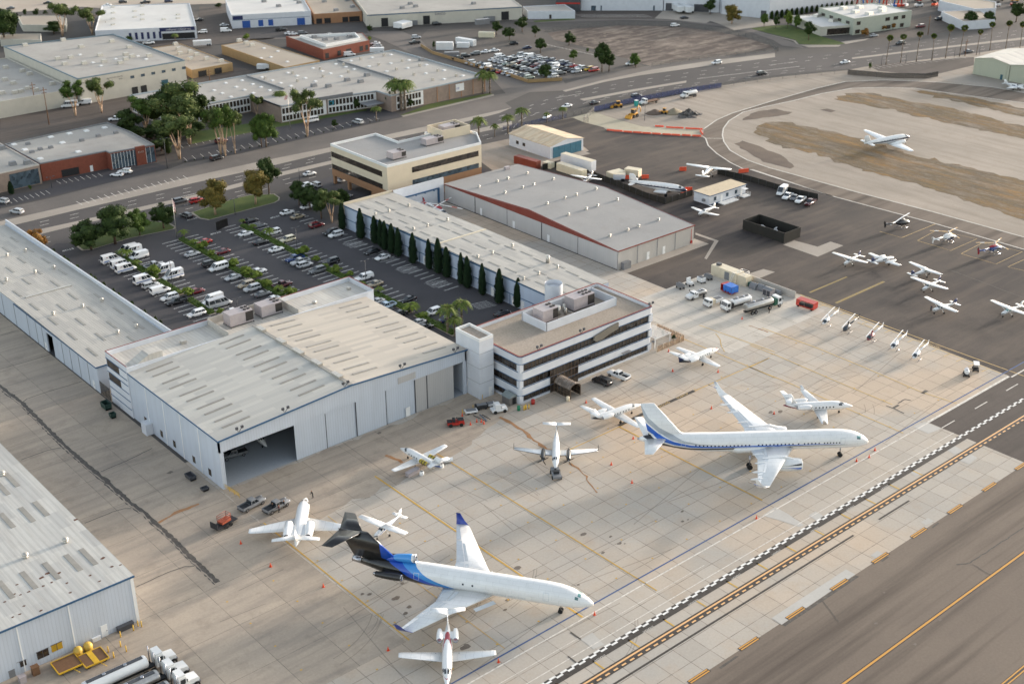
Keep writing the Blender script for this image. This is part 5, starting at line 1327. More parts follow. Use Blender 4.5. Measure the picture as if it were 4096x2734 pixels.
def turbine_heli(name,label,loc,hdg,col,belly,tailc,nbl=3,a0=.3,blade=A_WHITE,S=1.0,R_=5.3,bl2=None):
 o=thing(name,label,'helicopter',(loc[0],loc[1],0),rad(hdg),None,S)
 f=Fus([(-2.4,1.9,.25,.35),(-1.2,1.65,.75,.75),(.5,1.5,.9,.88),(1.8,1.4,.88,.8),(2.8,1.25,.55,.5),(3.3,1.15,.1,.1)],16)
 f.mesh().build('cabin',OBJPAINT,o).color=col
 m=MB();f.patch(m,-1.8,3.1,190,350,.012,6,8);m.build('belly',OBJPAINT,o).color=belly
 m=MB();f.patch(m,1.7,3.0,20,160,.02,4,8);m.build('canopy',A_SCREEN,o)
 for a_ in((158,190),(-10,22)):
  m=MB();f.patch(m,-.3,1.5,*a_,.02,2,3);m.build('door_window',A_SCREEN,o)
 m=MB();m.loft([[(x,q*math.cos(2*PI*k/10),2.45+q*.8*math.sin(2*PI*k/10))for k in range(10)]for x,q in((-2.2,.25),(-1,.5),(.6,.45),(1.1,.2))]);m.build('engine_cowl',OBJPAINT,o).color=tailc
 m=MB();m.tube((-2.1,0,1.95),(-7.0,0,2.2),.32,.15,10);m.build('tail_boom',OBJPAINT,o).color=col
 m=MB();m.extr([(-6.6,1.3),(-7.1,1.2),(-7.7,3.2),(-7.2,3.3),(-6.6,2.3)],'y',-.05,.05);m.build('fin',OBJPAINT,o).color=tailc
 m=MB();m.box(-5.6,-1.1,2.05,-5.2,1.1,2.1);m.build('stabilizer',OBJPAINT,o).color=col
 m=MB();m.tube((-.1,0,2.6),(-.1,0,3.3),.12,.1,8);m.tube((-.1,0,3.2),(-.1,0,3.35),.3,.3,8);m.build('mast',A_METAL,o)
 m=MB();m.box(-7.6,-.2,1.9,-7.5,-.15,3.6);m.build('tail_rotor',A_BLADE,o)
 for s in(1,-1):
  m=MB();m.path([(-1.6,s*1.1,.06),(1.8,s*1.1,.06),(2.1,s*1.1,.22)],.05,6)
  for x in(-.8,1.0):m.tube((x,s*.4,.9),(x,s*1.1,.08),.05,.05,5)
  m.build('skid',A_METAL,o)
 for k in range(nbl):
  a=a0+2*PI*k/nbl;d=Vector((math.cos(a),math.sin(a),0));u=Vector((-d.y,d.x,0))*.17;c=Vector((-.1,0,3.28))
  for j,(r0_,r1_)in enumerate(((.2,R_*.55),(R_*.55,R_*.78),(R_*.78,R_)))if bl2 else enumerate(((.2,R_),)):
   m=MB();m.loft([[c+d*r_-u+Vector((0,0,z)),c+d*r_+u+Vector((0,0,z)),c+d*r_+u+Vector((0,0,z+.03)),c+d*r_-u+Vector((0,0,z+.03))]for r_,z in((r0_,-.02*r0_),(r1_,-.035*r1_))],sm=False)
   m.build('rotor_blade',(bl2 if bl2 and j%2==1 else blade),o)
 return o
navy,white,blk,red=(.03,.06,.2,1),(.75,.75,.73,1),(.02,.02,.022,1),(.35,.02,.03,1)
turbine_heli('turbine_helicopter','black two blade helicopter with gold nose at far end of the dark ramp',(325.0,198.6),-10,blk,blk,blk,2,.35,A_WHITE)
turbine_heli('turbine_helicopter','white helicopter with dark belly and yellow banded rotor inside painted box',(324.6,182.6),-6,white,navy,white,3,.2,pm('yellow_blade','#d8b277',.5),1,5.3,A_WHITE)
turbine_heli('turbine_helicopter','blue and white helicopter with red fin inside painted box',(326.4,168.9),-8,navy,white,red,3,.35,pm('yellow_blade','#d8b277',.5),1,5.3,A_WHITE)
turbine_heli('turbine_helicopter','helicopter with red and white banded rotor standing behind the row hangar',(227.3,298.5),-92,white,red,red,4,.45,A_WHITE,1.15,7.0,pm('red_blade','#c2402e',.5))
# ================================================================== VEHICLES
TILES.update({'F':(2640,1040,3.4544),'B':(0,2480,2.7635),'E':(1750,1520,3.915),'V':(300,900,3.485)})
C_TYRE=A_TYRE
C_GLASS=glassm('car_glass','#1d2226',.06)
C_LAMP=pm('headlight_lens','#d9dcdd',.15,.05)
C_TAIL=pm('taillight_lens','#7d1512',.25,.1)
C_TRIM=pm('black_plastic','#26272a',.6,.15)
CARC={'white':(.78,.78,.77,1),'silver':(.42,.43,.44,1),'black':(.012,.012,.014,1),'grey':(.12,.125,.13,1),'dark red':(.12,.006,.01,1),'red':(.40,.015,.012,1),'blue':(.02,.05,.16,1),'navy blue':(.012,.02,.06,1),'tan':(.35,.29,.20,1),'cream':(.62,.56,.40,1),'green':(.12,.2,.13,1),'orange':(.5,.13,.02,1),'yellow':(.6,.38,.03,1),'maroon':(.07,.008,.012,1),'pale blue':(.4,.52,.62,1),'light green':(.35,.42,.36,1)}
CARS={'sedan':(2.35,.9,[(-2.35,.7,.42,.8),(-2.2,.86,.3,.95),(-1.2,.9,.22,.97),(0,.91,.2,.94),(1.1,.9,.22,.92),(2.0,.86,.25,.78),(2.35,.66,.38,.62)],(-1.75,1.2,.92,.82,-.95,.3,1.43,.62),(-1.35,1.42),.32),'coupe':(2.25,.9,[(-2.25,.7,.42,.8),(-2.1,.86,.3,.92),(-1.1,.9,.22,.92),(0,.91,.2,.88),(1.1,.9,.22,.85),(1.9,.86,.25,.72),(2.25,.66,.38,.58)],(-1.8,1.0,.87,.82,-.9,.05,1.32,.6),(-1.3,1.38),.33),'suv':(2.4,.95,[(-2.4,.8,.45,.9),(-2.3,.92,.35,1.08),(-1,.95,.28,1.1),(1.0,.95,.28,1.08),(2.1,.9,.3,.98),(2.4,.72,.42,.8)],(-2.3,1.25,1.06,.88,-2.0,.45,1.75,.72),(-1.45,1.48),.38),'minivan':(2.5,.97,[(-2.5,.85,.42,.95),(-2.4,.95,.3,1.05),(0,.97,.25,1.05),(1.4,.95,.25,1.0),(2.2,.88,.28,.85),(2.5,.7,.4,.65)],(-2.42,1.75,1.02,.9,-2.15,.7,1.76,.74),(-1.5,1.55),.35),'pickup':(2.85,.98,[(-2.85,.93,.5,.82),(-2.8,.96,.42,.85),(-.7,.97,.35,.86),(.9,.97,.35,1.12),(2.5,.94,.38,1.05),(2.85,.8,.48,.9)],(-.75,1.35,1.02,.9,-.6,.6,1.82,.74),(-1.85,1.85),.4),'van':(2.75,1.0,[(-2.75,.95,.45,1.2),(-2.7,.99,.38,1.3),(1.2,1.0,.35,1.3),(1.9,.97,.35,1.12),(2.6,.9,.38,.98),(2.75,.78,.48,.85)],(-2.72,1.95,1.28,.96,-2.66,1.0,2.15,.86),(-1.7,1.75),.38),'high_van':(2.9,1.0,[(-2.9,.95,.45,1.2),(-2.85,.99,.38,1.3),(1.2,1.0,.35,1.3),(2.0,.97,.35,1.15),(2.75,.9,.38,1.0),(2.9,.78,.48,.85)],(-2.87,2.1,1.28,.96,-2.82,1.0,2.65,.84),(-1.75,1.85),.38),'shuttle_van':(3.4,1.02,[(-3.4,.97,.45,1.2),(-3.35,1.0,.38,1.3),(1.7,1.02,.35,1.3),(2.5,.98,.35,1.15),(3.25,.9,.38,1.0),(3.4,.78,.48,.85)],(-3.37,2.6,1.28,.98,-3.3,1.5,2.7,.84),(-1.95,2.3),.38),}
def quad_on(m,a,b,c,d,off,inset=.08):
 """a glass pane set into face abcd"""
 ps=[Vector(p)for p in(a,b,c,d)];cen=sum(ps,Vector())/4
 n=(ps[1]-ps[0]).cross(ps[3]-ps[0]).normalized()
 if n.dot(cen-Vector((0,0,cen.z*.6)))<0:n=-n
 iu=inset
 o=[]
 for i,p in enumerate(ps):
  e1=(ps[(i+1)%4]-p);e2=(ps[(i-1)%4]-p)
  o.append(p+e1.normalized()*min(iu,e1.length*.3)+e2.normalized()*min(iu,e2.length*.3)+n*off)
 return m.add(o,[(0,1,2,3)])
PROTO={}
def car_proto(kind,stripe=None,rear_glass=True,side_win=None,far=False):
 key=(kind,stripe is not None,rear_glass,side_win,far)
 if key in PROTO:return PROTO[key],False
 hl,hw,sec,cab,wx,wr=CARS[kind]
 nm={'sedan':'parked_car','coupe':'parked_car','suv':'suv','minivan':'minivan','pickup':'pickup_truck','van':'van','high_van':'van','shuttle_van':'shuttle_van'}[kind]
 o=thing(nm,'x',{'parked_car':'car','suv':'car','minivan':'car','pickup_truck':'pickup truck','van':'van','shuttle_van':'van'}[nm])
 m=MB();rg=[]
 for x,w,zl,zh in sec:
  rg.append([(x,-w*.9,zl),(x,w*.9,zl),(x,w,zl+(zh-zl)*.25),(x,w,zl+(zh-zl)*.72),(x,w*.9,zh),(x,-w*.9,zh),(x,-w,zl+(zh-zl)*.72),(x,-w,zl+(zh-zl)*.25)])
 m.loft(rg)
 xb,xf,zb,wb,rb,rf,zr,wr_=cab
 low=[(xb,-wb,zb-.05),(xf,-wb,zb-.05),(xf,wb,zb-.05),(xb,wb,zb-.05)];top=[(rb,-wr_,zr),(rf,-wr_,zr),(rf,wr_,zr),(rb,wr_,zr)]
 m.add(low+top,[(0,1,5,4),(1,2,6,5),(2,3,7,6),(3,0,4,7)])
 tz=zr+.05;m.add(top+[(rb+.15,-wr_+.12,tz),(rf-.15,-wr_+.12,tz),(rf-.15,wr_-.12,tz),(rb+.15,wr_-.12,tz)],[(0,1,5,4),(1,2,6,5),(2,3,7,6),(3,0,4,7),(4,5,6,7)])
 if kind=='pickup':
  for s in(-1,1):m.box(-2.83,s*.93-.06,.8,-.7,s*.93+.06,1.12)
  m.box(-2.84,-.9,.8,-2.74,.9,1.12)
 bd=m.build('body',OBJPAINT,o)
 if kind=='pickup':MB().rect(-2.74,-.86,-.76,.86,.875).build('bed_floor',C_TRIM,o)
 m=MB();quad_on(m,low[1],low[2],top[2],top[1],.012,.07);m.build('windscreen',C_GLASS,o)
 if rear_glass:m=MB();quad_on(m,low[3],low[0],top[0],top[3],.012,.12 if kind in('van','high_van')else.07);m.build('rear_window',C_GLASS,o)
 ranges=side_win or(((0.04,.47),(.53,.97))if kind in('sedan','coupe')else((.03,.34),(.37,.63),(.66,.97))if kind in('suv','minivan')else((.1,.48),(.54,.96))if kind=='pickup' else((.74,.97),)if kind in('van','high_van')else((.05,.33),(.36,.64),(.67,.8),(.83,.98)))
 for s in(-1,1):
  for a,b in ranges:
   z0,z1=.22,.86
   def P(tx,tz_):
    x0=lerp(xb,xf,tx);x1=lerp(rb,rf,tx)
    return Vector((lerp(x0,x1,tz_),s*lerp(wb,wr_,tz_),lerp(zb-.05,zr,tz_)))
   m=MB();quad_on(m,P(a,z0),P(b,z0),P(b,z1),P(a,z1),.012,.01);m.build('side_window',C_GLASS,o)
 for x in wx:
  for s in(-1,1):
   m=MB();wheel(m,x,s*(hw-.1),wr,.22);w_=m.build('wheel',C_TYRE,o)
   if not far:m=MB();m.tube((x,s*(hw+.012)-.01,wr),(x,s*(hw+.012)+.01,wr),wr*.6,wr*.6,8);m.build('rim',A_METAL,w_)
 if not far:
  for s in(-1,1):
   zf=sec[-2][3]-.16
   MB().cbox((hl-.09,s*hw*.66,zf),(.16,.3,.13)).build('headlight',C_LAMP,o)
   MB().cbox((-hl+.06,s*hw*.78,sec[1][3]-.18),(.12,.22,.2)).build('taillight',C_TAIL,o)
  MB().cbox((-hl,0,sec[1][2]+.12),(.1,hw*1.7,.18)).build('bumper',C_TRIM if kind!='van' else A_METAL,o)
 if stripe:
  for s in(-1,1):MB().box(-hl+.1,s*(hw+.004)-.012,1.0,hl-.9,s*(hw+.004)+.012,1.2).build('side_stripe',stripe,o)
  MB().cbox((rf-.1,0,zr+.1),(.3,1.2,.14)).build('light_bar',C_TRIM,o)
  for s in(-1,1):MB().box(-1.9,s*(wr_+.1)-.02,2.05,-1.3,s*(wr_+.1)+.02,2.2).build('marker_lamp',C_TAIL,o)
 PROTO[key]=o
 return o,True
def put_car(kind,colour,label,loc,rz,group=None,far=False,**kw):
 o,new=car_proto(kind,far=far,**kw)
 c=CARC[colour]
 if new:
  o.location=loc;o.rotation_euler=(0,0,rz);o['label']=label
  if group:o['group']=group
  KIDS[o.name][0].color=c
  return o
 return dup(o,label,loc,rz,group,color=c)
ORD=['nearest','second','third','fourth','fifth','sixth','seventh','eighth','ninth','tenth','eleventh','twelfth','thirteenth','fourteenth','fifteenth','sixteenth','seventeenth','eighteenth','nineteenth','twentieth','twenty first','twenty second','twenty third']
CK={'sedan':'sedan','coupe':'coupe','suv':'suv','minivan':'minivan','pickup':'pickup','van':'van','high_van':'high roofed van','shuttle_van':'long passenger van'}
P_STRIPE=pm('blue_stripe','#2d5fa5',.4,.05)
PAXW=((.03,.28),(.31,.52),(.55,.74),(.79,.97))
sheet('car_park',[(118,250.9),(199.6,250.9),(199.6,343.5),(118,343.5)],6,G_LOT)
sheet('car_park',[(162,214),(199.6,214),(199.6,252),(162,252)],6,G_LOT)
sheet('driveway',[p[:2]for p in WL('01',[(360,770),(480,690),(615,690),(700,755),(600,800)])],7,G_LOT)
sheet('driveway',[p[:2]for p in WL('01',[(1490,575),(1500,520),(1440,500),(1560,440),(1640,430),(1720,490),(2000,470)])],7,G_LOT)
sheet('driveway',[p[:2]for p in WL('11',[(0,410),(330,325),(560,160),(720,110),(980,260),(880,300),(780,360)])],7,G_LOT)
def island(name,pts,h=.14,mat=G_LAWN):
 n=len(pts);c=sum((Vector(p[:2])for p in pts),Vector((0,0)))/n
 inn_=[(c.x+(p[0]-c.x)*.965,c.y+(p[1]-c.y)*.965)for p in pts]
 MB().prism([p[:2]for p in pts],0.0,h).build(name+'_kerb',G_SHOUL)['kind']='structure'
 MB().poly([(p[0],p[1],h+.012)for p in inn_]).build(name,mat)['kind']='structure'
island('lawn',WL('01',[(620,695),(700,752),(780,745),(1100,650),(1490,570),(1505,552),(1440,512),(1300,500),(900,595),(760,640)]))
island('lawn',WL('01',[(1630,430),(1700,480),(1780,494),(2349,345)])+WL('11',[(250,322),(255,300),(210,270),(0,280)])+WL('01',[(2000,310)]))
m=MB();z=9*LV
for hx,s in((137.9,-1),(137.9,1),(157.6,-1),(157.6,1),(177.0,-1),(177.0,1),(198.0,-1)):
 for k in range(32):
  y=333.5-2.65*k
  if hx==198.0 and(y>306 and y<318 or y<226):continue
  x0=hx+s*1.0
  m.rect(min(x0,x0+s*4.9),y-.2,max(x0,x0+s*4.9),y-.09,z);m.rect(min(x0,x0+s*4.9),y+.09,max(x0,x0+s*4.9),y+.2,z)
for y0 in(296.5,281.5,270.5,257,238,228):
 for k in range(6):m.strip([(191.2,y0-2+k*.75),(196.5,y0-3.2+k*.75)],.12,z)
m.build('parking_lines',P_WHITE)['kind']='structure'
for(t,u,v),a in((('01',580,745),.1),(('01',1640,483),.1),(('01',1840,603),.1),(('11',212,465),.1)):
 p=W(t,u,v);struct(text_obj('ground_text','STOP',1.5,P_WHITE,(p.x,p.y,z),(0,0,PI)))
GC='cars parked in the airport car park'
rows=[('leftmost car park row',134.3,[('01',930,840,'A','white',0),('01',995,890,'A','white',0),('01',1050,920,'A','white',0),('01',1210,1015,'A','white',0),('01',1270,1052,'suv','silver',0),('01',1350,1100,'van','white',0),('01',1440,1152,'suv','white',1),('01',1505,1185,'pickup','black',1),('01',1665,1292,'suv','white',1)]),('row right of first hedge',141.6,[('01',1145,728,'van','white',1),('01',1180,752,'A','white',1),('01',1220,790,'van','white',1),('01',1345,868,'pickup','silver',0),('01',1430,915,'A','white',1),('01',1500,965,'A','white',1),('01',1690,1090,'sedan','dark red',0),('01',1810,1185,'high_van','white',1),('01',1870,1210,'S','silver',0),('01',2000,1262,'sedan','white',1)]),('row left of second hedge',153.9,[('01',1620,782,'sedan','silver',0),('01',1775,868,'suv','black',0),('01',1860,900,'P','white',1),('01',1970,982,'sedan','silver',1),('01',2105,1042,'suv','tan',1),('01',2155,1072,'suv','silver',1),('01',2230,1122,'sedan','grey',0),('01',2310,1168,'sedan','white',1)]),('row right of second hedge',161.2,[('01',1750,672,'sedan','red',1),('01',1900,757,'sedan','dark red',1),('01',2205,924,'sedan','white',0),('11',280,1040,'pickup','maroon',0)]),('row left of third hedge',173.6,[('01',2065,612,'sedan','white',0),('01',2185,687,'sedan','black',0),('11',185,748,'sedan','white',0),('11',340,830,'pickup','blue',1),('11',395,855,'pickup','silver',1),('11',460,873,'suv','silver',0),('11',545,928,'suv','grey',1),('11',1115,1172,'sedan','silver',1),('11',1180,1217,'pickup','pale blue',1),('11',1285,1282,'sedan','black',1),('11',1450,1357,'sedan','silver',1),('11',1515,1392,'sedan','black',0)]),('row right of third hedge',180.5,[('01',2135,492,'sedan','black',0),('01',2205,537,'sedan','grey',0),('11',205,592,'suv','white',1),('11',340,650,'suv','cream',1),('11',715,838,'suv','black',1),('11',990,975,'T','white',1),('11',1075,1030,'sedan','tan',1),('11',1355,1163,'sedan','black',1),('11',1575,1270,'suv','white',1),('11',1670,1338,'sedan','navy blue',0)]),('row along the cypresses',193.2,[('11',310,424,'sedan','white',0),('11',405,458,'sedan','tan',0),('11',570,533,'suv','dark red',0),('11',675,598,'suv','black',1),('11',740,612,'suv','white',1),('11',1030,760,'sedan','black',1),('11',1130,805,'sedan','white',1),('11',2145,1288,'sedan','black',0)]),]
for rn,rx,lst in rows:
 for i,(t,u,v,k,c,d)in enumerate(lst):
  p=W(t,u,v,.7);loc=(rx+random.uniform(-.25,.25),p.y,0);rz=PI*d+random.uniform(-.02,.02)
  od=ORD[i]if i else 'first'
  lab='%s %s in the %s, %s from the boulevard'
  if k=='A':put_car('high_van',c,lab%(c,'blue striped ambulance van',rn,od),loc,rz,GC,stripe=P_STRIPE,side_win=((.42,.6),(.62,.72),(.76,.97)))
  elif k=='P':put_car('van',c,lab%(c,'dark windowed passenger van',rn,od),loc,rz,GC,side_win=PAXW)
  elif k=='S':put_car('shuttle_van',c,lab%(c,'long shuttle van',rn,od),loc,rz,GC)
  elif k=='T':
   o=put_car('pickup',c,lab%(c,'camper top pickup',rn,od),loc,rz,GC)
   m=MB();m.add([(-2.8,-.93,1.1),(-.72,-.93,1.1),(-.72,.93,1.1),(-2.8,.93,1.1),(-2.7,-.78,1.75),(-.75,-.78,1.78),(-.75,.78,1.78),(-2.7,.78,1.75)],[(0,1,5,4),(1,2,6,5),(2,3,7,6),(3,0,4,7),(4,5,6,7)]);m.build('camper_top',M_WHITE2,o)
  else:put_car(k,c,lab%(c,CK[k],rn,od),loc,rz,GC)
for i,(u,v)in enumerate(((605,920),(910,1115),(975,1135),(1050,1215),(1160,1282))):
 p=W('01',u,v,1.3);put_car('sedan',('white','white','silver','white','white')[i],'%s car half hidden behind left row hangar parapet, %s from boulevard'%(('white','white','silver','white','white')[i],ORD[i]),(121.2,p.y,0),PI,GC)
for t,u,v,k,c,a,lab in(('11',490,210,'van','white',90,'white van behind the leafy trees at top of car park'),('11',560,190,'suv','silver',95,'silver suv parked between trees and the beige office'),('11',795,145,'sedan','white',20,'white car under the raised floor of beige office'),('11',825,290,'sedan','silver',15,'silver car beside the corner column of beige office'),('11',490,375,'sedan','white',0,'white car hidden below trees at cypress row start')):
 p=W(t,u,v,.6);put_car(k,c,lab,(p.x,p.y,0),rad(a))
def road_dir(p):
 b=min(range(len(MT)-1),key=lambda i:((MT[i]+MT[i+1])/2-p).length)
 d=MT[b+1]-MT[b];return math.atan2(d.y,d.x)
for t,u,v,k,c,fl,lab in(('01',145,420,'suv','silver','p','silver suv parked on frontage road near small white sign'),('01',1540,328,'suv','grey',0,'dark suv on boulevard behind the flagpole'),('01',1680,328,'suv','red',0,'red suv on boulevard partly hidden by golden tree'),('01',1590,455,'suv','black','y','black suv entering car park from the boulevard'),('L',1420,452,'sedan','white',0,'white sedan on boulevard left of beige office'),('20',400,998,'sedan','white',1,'white sedan on boulevard between the small palms'),('20',570,905,'sedan','white',1,'white sedan on boulevard above the right small palm'),('20',808,878,'sedan','black',0,'black sedan on boulevard at blue fence corner'),('20',1165,822,'suv','navy blue',0,'navy suv on boulevard behind blue mesh fence'),('20',1850,537,'suv','white',1,'white suv on the far lanes beside the vacant lot'),('20',2235,628,'suv','black',0,'black suv on boulevard above the infield fence'),('30',812,533,'sedan','white',1,'white sedan in the boulevard junction'),('30',1875,441,'sedan','grey',0,'dark sedan on boulevard behind tall palms at right'),('30',1290,372,'suv','black',1,'black suv on boulevard half hidden behind a tall palm'),('20',1495,218,'suv','white','b','white suv on the curved back street by vacant lot')):
 p=W(t,u,v,.6);a=road_dir(p)
 rz=a+PI*fl if fl in(0,1)else(rad(115)if fl=='p' else rad(100)if fl=='y' else rad(-10))
 put_car(k,c,lab,(p.x,p.y,.02),rz)
for t,u,v,k,c,a,lab in(('00',1850,1352,'minivan','black',5,'black minivan parked on frontage road below pale trees'),('00',1890,1205,'suv','dark red',5,'dark red suv parked below the eucalyptus trees'),('10',525,1032,'P','white',175,'white passenger van in front of the window walled office'),('10',920,1042,'minivan','silver',100,'silver minivan in office front parking near round tree'),('01',998,102,'coupe','white',130,'white coupe in front of red brick building'),('01',1068,78,'suv','white',130,'white suv beside the coupe at red brick building'),('01',22,330,'suv','silver',110,'silver car at left edge below grey building')):
 p=W(t,u,v,.6)
 if k=='P':put_car('van',c,lab,(p.x,p.y,.03),rad(a),side_win=PAXW)
 else:put_car(k,c,lab,(p.x,p.y,.03),rad(a))
p=W('22',868,478,.6);put_car('minivan','black','black minivan parked at the apron office beside the white work pickup',(p.x,p.y,0),rad(97))
p=W('22',1012,425,.7);o=put_car('pickup','white','white work pickup with side boxes parked at the apron office',(p.x,p.y,0),rad(97))
for s in(-1,1):MB().box(-2.8,s*1.0-.1,.6,-.75,s*1.0+.1,1.35).build('tool_box',M_WHITE2,o)
for(x,y),lab in(((1008,2013),'silver crew cab pickup towing the orange lift trailer'),((1106,2021),'silver crew cab pickup with people around its open tailgate')):
 CARC['steel grey']=(.2,.205,.21,1);p=W('D',x*.57349,y*.57349,.7);put_car('pickup','steel grey',lab,(p.x,p.y,0),rad(8))
p=W('02',1995,1100,.7);put_car('pickup','grey','grey pickup parked inside the open hangar',(p.x,p.y,.06),rad(172))
for t,u,v,k,c,lab in(('31',275,255,'high_van','white','white high roofed van by screened fence on the ramp'),('31',322,290,'pickup','white','white pickup right beside the high roofed van'),('31',383,300,'sedan','grey','grey car squeezed between two white pickups'),('31',432,322,'pickup','white','white pickup next to the maroon pickup'),('31',515,343,'pickup','maroon','maroon pickup at end of row by screened fence')):
 p=W(t,u,v,.6);put_car(k,c,lab,(p.x,p.y,.02),rad(196))
def truck_cab(o,x,w=1.2,h=2.5,hood=1.5,mat=None,z0=.7,name='cab'):
 m=MB();mat=mat or M_WHITE2
 prof=[(x,z0),(x+1.5,z0),(x+1.5,z0+.9),(x+1.15,h),(x,h)]
 m.extr(prof,'y',-w,w)
 if hood:m.extr([(x+1.5,z0),(x+1.5+hood,z0),(x+1.5+hood,z0+.75),(x+1.5,z0+.95)],'y',-w*.8,w*.8)
 c=m.build(name,mat,o)
 m=MB();quad_on(m,(x+1.5,-w,z0+.9),(x+1.5,w,z0+.9),(x+1.15,w,h),(x+1.15,-w,h),.015,.12);m.build('windscreen',C_GLASS,c)
 for s in(-1,1):
  m=MB();m.box(x+.25,s*(w+.006)-.01,z0+.85,x+1.1,s*(w+.006)+.01,h-.3);m.build('side_window',C_GLASS,c)
  m=MB();m.cbox((x+1.5+hood+.03,s*w*.6,z0+.45),(.1,.35,.22));m.build('headlight',C_LAMP,c)
  m=MB();m.cbox((x+1.3,s*(w+.25),z0+1.5),(.08,.2,.5));m.tube((x+1.3,s*w,z0+1.5),(x+1.3,s*(w+.25),z0+1.5),.03,.03,4);m.build('mirror',C_TRIM,c)
 MB().cbox((x+1.55+hood,0,z0-.02),(.2,w*1.9,.35)).build('bumper',A_METAL,c)
 return c
def truck_wheels(o,xs,hw=1.05,r=.48,wdt=.3):
 for x in xs:
  for s in(-1,1):
   m=MB();wheel(m,x,s*(hw-.1),r,wdt);w_=m.build('wheel',C_TYRE,o)
   m=MB();m.tube((x,s*(hw+.06)-.01,r),(x,s*(hw+.06)+.01,r),r*.5,r*.5,8);m.build('rim',A_METAL,w_)
def tank(o,x0,x1,z,ry,rz,mat,name='tank',gang=True):
 m=MB();n=16
 m.loft([[(x,k*ry*math.cos(2*PI*j/n),z+k*rz*math.sin(2*PI*j/n))for j in range(n)]for x,k in((x0,.8),(x0+.15,.97),(x0+.3,1),(x1-.3,1),(x1-.15,.97),(x1,.8))])
 t_=m.build(name,mat,o)
 if gang:MB().box(x0+.6,-.35,z+rz-.04,x1-.6,.35,z+rz+.06).build('catwalk',M_DGREY,t_)
 for x in((x0*2+x1)/3,(x0+x1*2)/3):m=MB();m.tube((x,0,z+rz),(x,0,z+rz+.16),.3,.3,10);m.build('hatch',A_METAL,t_)
 return t_
def chassis(o,x0,x1,w=.5,z=.75):
 MB().box(x0,-w,z-.15,x1,w,z+.1).build('chassis',C_TRIM,o)
M_STEEL=pm('brushed_steel','#b4b1ac',.3,.15,1.5,.7)
p=W('F',510,480,.8);o=thing('fuel_truck','white pickup cab fuel truck with short steel tank','truck',(p.x,p.y,0),rad(172));truck_cab(o,.3,1.0,1.95,1.4,z0=.55);chassis(o,-3,.6);tank(o,-2.7,.1,1.35,.8,.6,M_STEEL);truck_wheels(o,(-1.7,2.1),1.0,.4)
p=W('F',745,575,.9);o=thing('fuel_truck','small flat nosed white fuel truck beside the blue tarpaulin','truck',(p.x,p.y,0),rad(172));truck_cab(o,1.3,1.05,2.2,0,z0=.5);chassis(o,-2.6,1.3);m=MB();m.box(-2.4,-.95,.85,.1,.95,1.75);m.build('tank',M_WHITE2,o);m=MB();m.box(.2,-.9,.85,1.2,.9,2.0);m.build('pump_cabinet',M_TAN,o);MB().box(-2.2,-.7,1.75,-.2,.7,1.82).build('catwalk',M_DGREY,o);truck_wheels(o,(-1.7,1.9),1.0,.38)
p=W('F',1060,600,1.2);o=thing('fuel_truck','long white refuelling truck with flat nosed cab and open pump bay','truck',(p.x,p.y,0),rad(172));truck_cab(o,3.0,1.2,2.7,0,z0=.7);chassis(o,-4.6,3.2);tank(o,-4.4,1.9,1.9,1.1,.85,M_WHITE2);m=MB();m.box(2.0,-1.15,.8,2.9,1.15,2.2);m.build('pump_bay',C_TRIM,o);truck_wheels(o,(-3.0,3.7),1.15,.5)
p=W('F',1430,620,1.3);o=thing('tanker_truck','long silver tanker truck with green and white cab','truck',(p.x,p.y,0),rad(-9));M_GRN=pm('dark_green_paint','#1f5540',.5,.1)
tank(o,-6.2,2.6,2.1,1.2,.95,M_STEEL);chassis(o,-6.4,5.4,.5,.95);truck_cab(o,3.9,1.2,2.9,0,z0=.9);m=MB();m.box(2.8,-1.15,.9,3.8,1.15,2.5);m.build('pump_frame',M_GRN,o);truck_wheels(o,(-4.6,-3.4,1.3,4.6),1.15,.52)
GT='white tanker lorries lined up by the corner hangar'
for i,((u,v),lab)in enumerate((((1790,400),'white tractor tanker with white tank, first from the corner hangar'),((1920,530),'white tractor tanker with grey ribbed tank between two others'),((2040,650),'white tractor tanker at the very bottom edge of picture'))):
 p=W('B',u,v,1.6);o=thing('tanker_truck',lab,'truck',(p.x,p.y,0),rad(-1),GT)
 truck_cab(o,-1.4,1.15,3.0,1.9,z0=.9);m=MB();m.box(-1.4,-1.0,3.0,-.2,1.0,3.35);m.build('cab_roof',M_WHITE2,o)
 for s in(-1,1):
  m=MB();m.tube((-1.7,s*1.05,.8),(-1.7,s*1.05,4.0),.1,.1,8);m.build('exhaust_stack',A_METAL,o)
 chassis(o,-9.8,2.0,.5,.95);tank(o,-10.5 if i else-13,-2.6,2.2 if i==0 else 1.9,1.15,1.0 if i==0 else.8,M_WHITE2 if i==0 else M_STEEL);truck_wheels(o,(-9.2,-8.0,-3.2,-2.0,1.5),1.15,.52)
def cart(name,label,loc,rz,parts,cat='cart',wheels=((-.8,.6),(.8,.6)),r=.3):
 o=thing(name,label,cat,(loc.x,loc.y,0),rz)
 for n_,mt,boxes in parts:
  m=MB()
  for b in boxes:m.box(*b)
  m.build(n_,mt,o)
 for x,y in wheels:
  for s in(-1,1):m=MB();wheel(m,x,s*y,r,.16);m.build('wheel',C_TYRE,o)
 return o
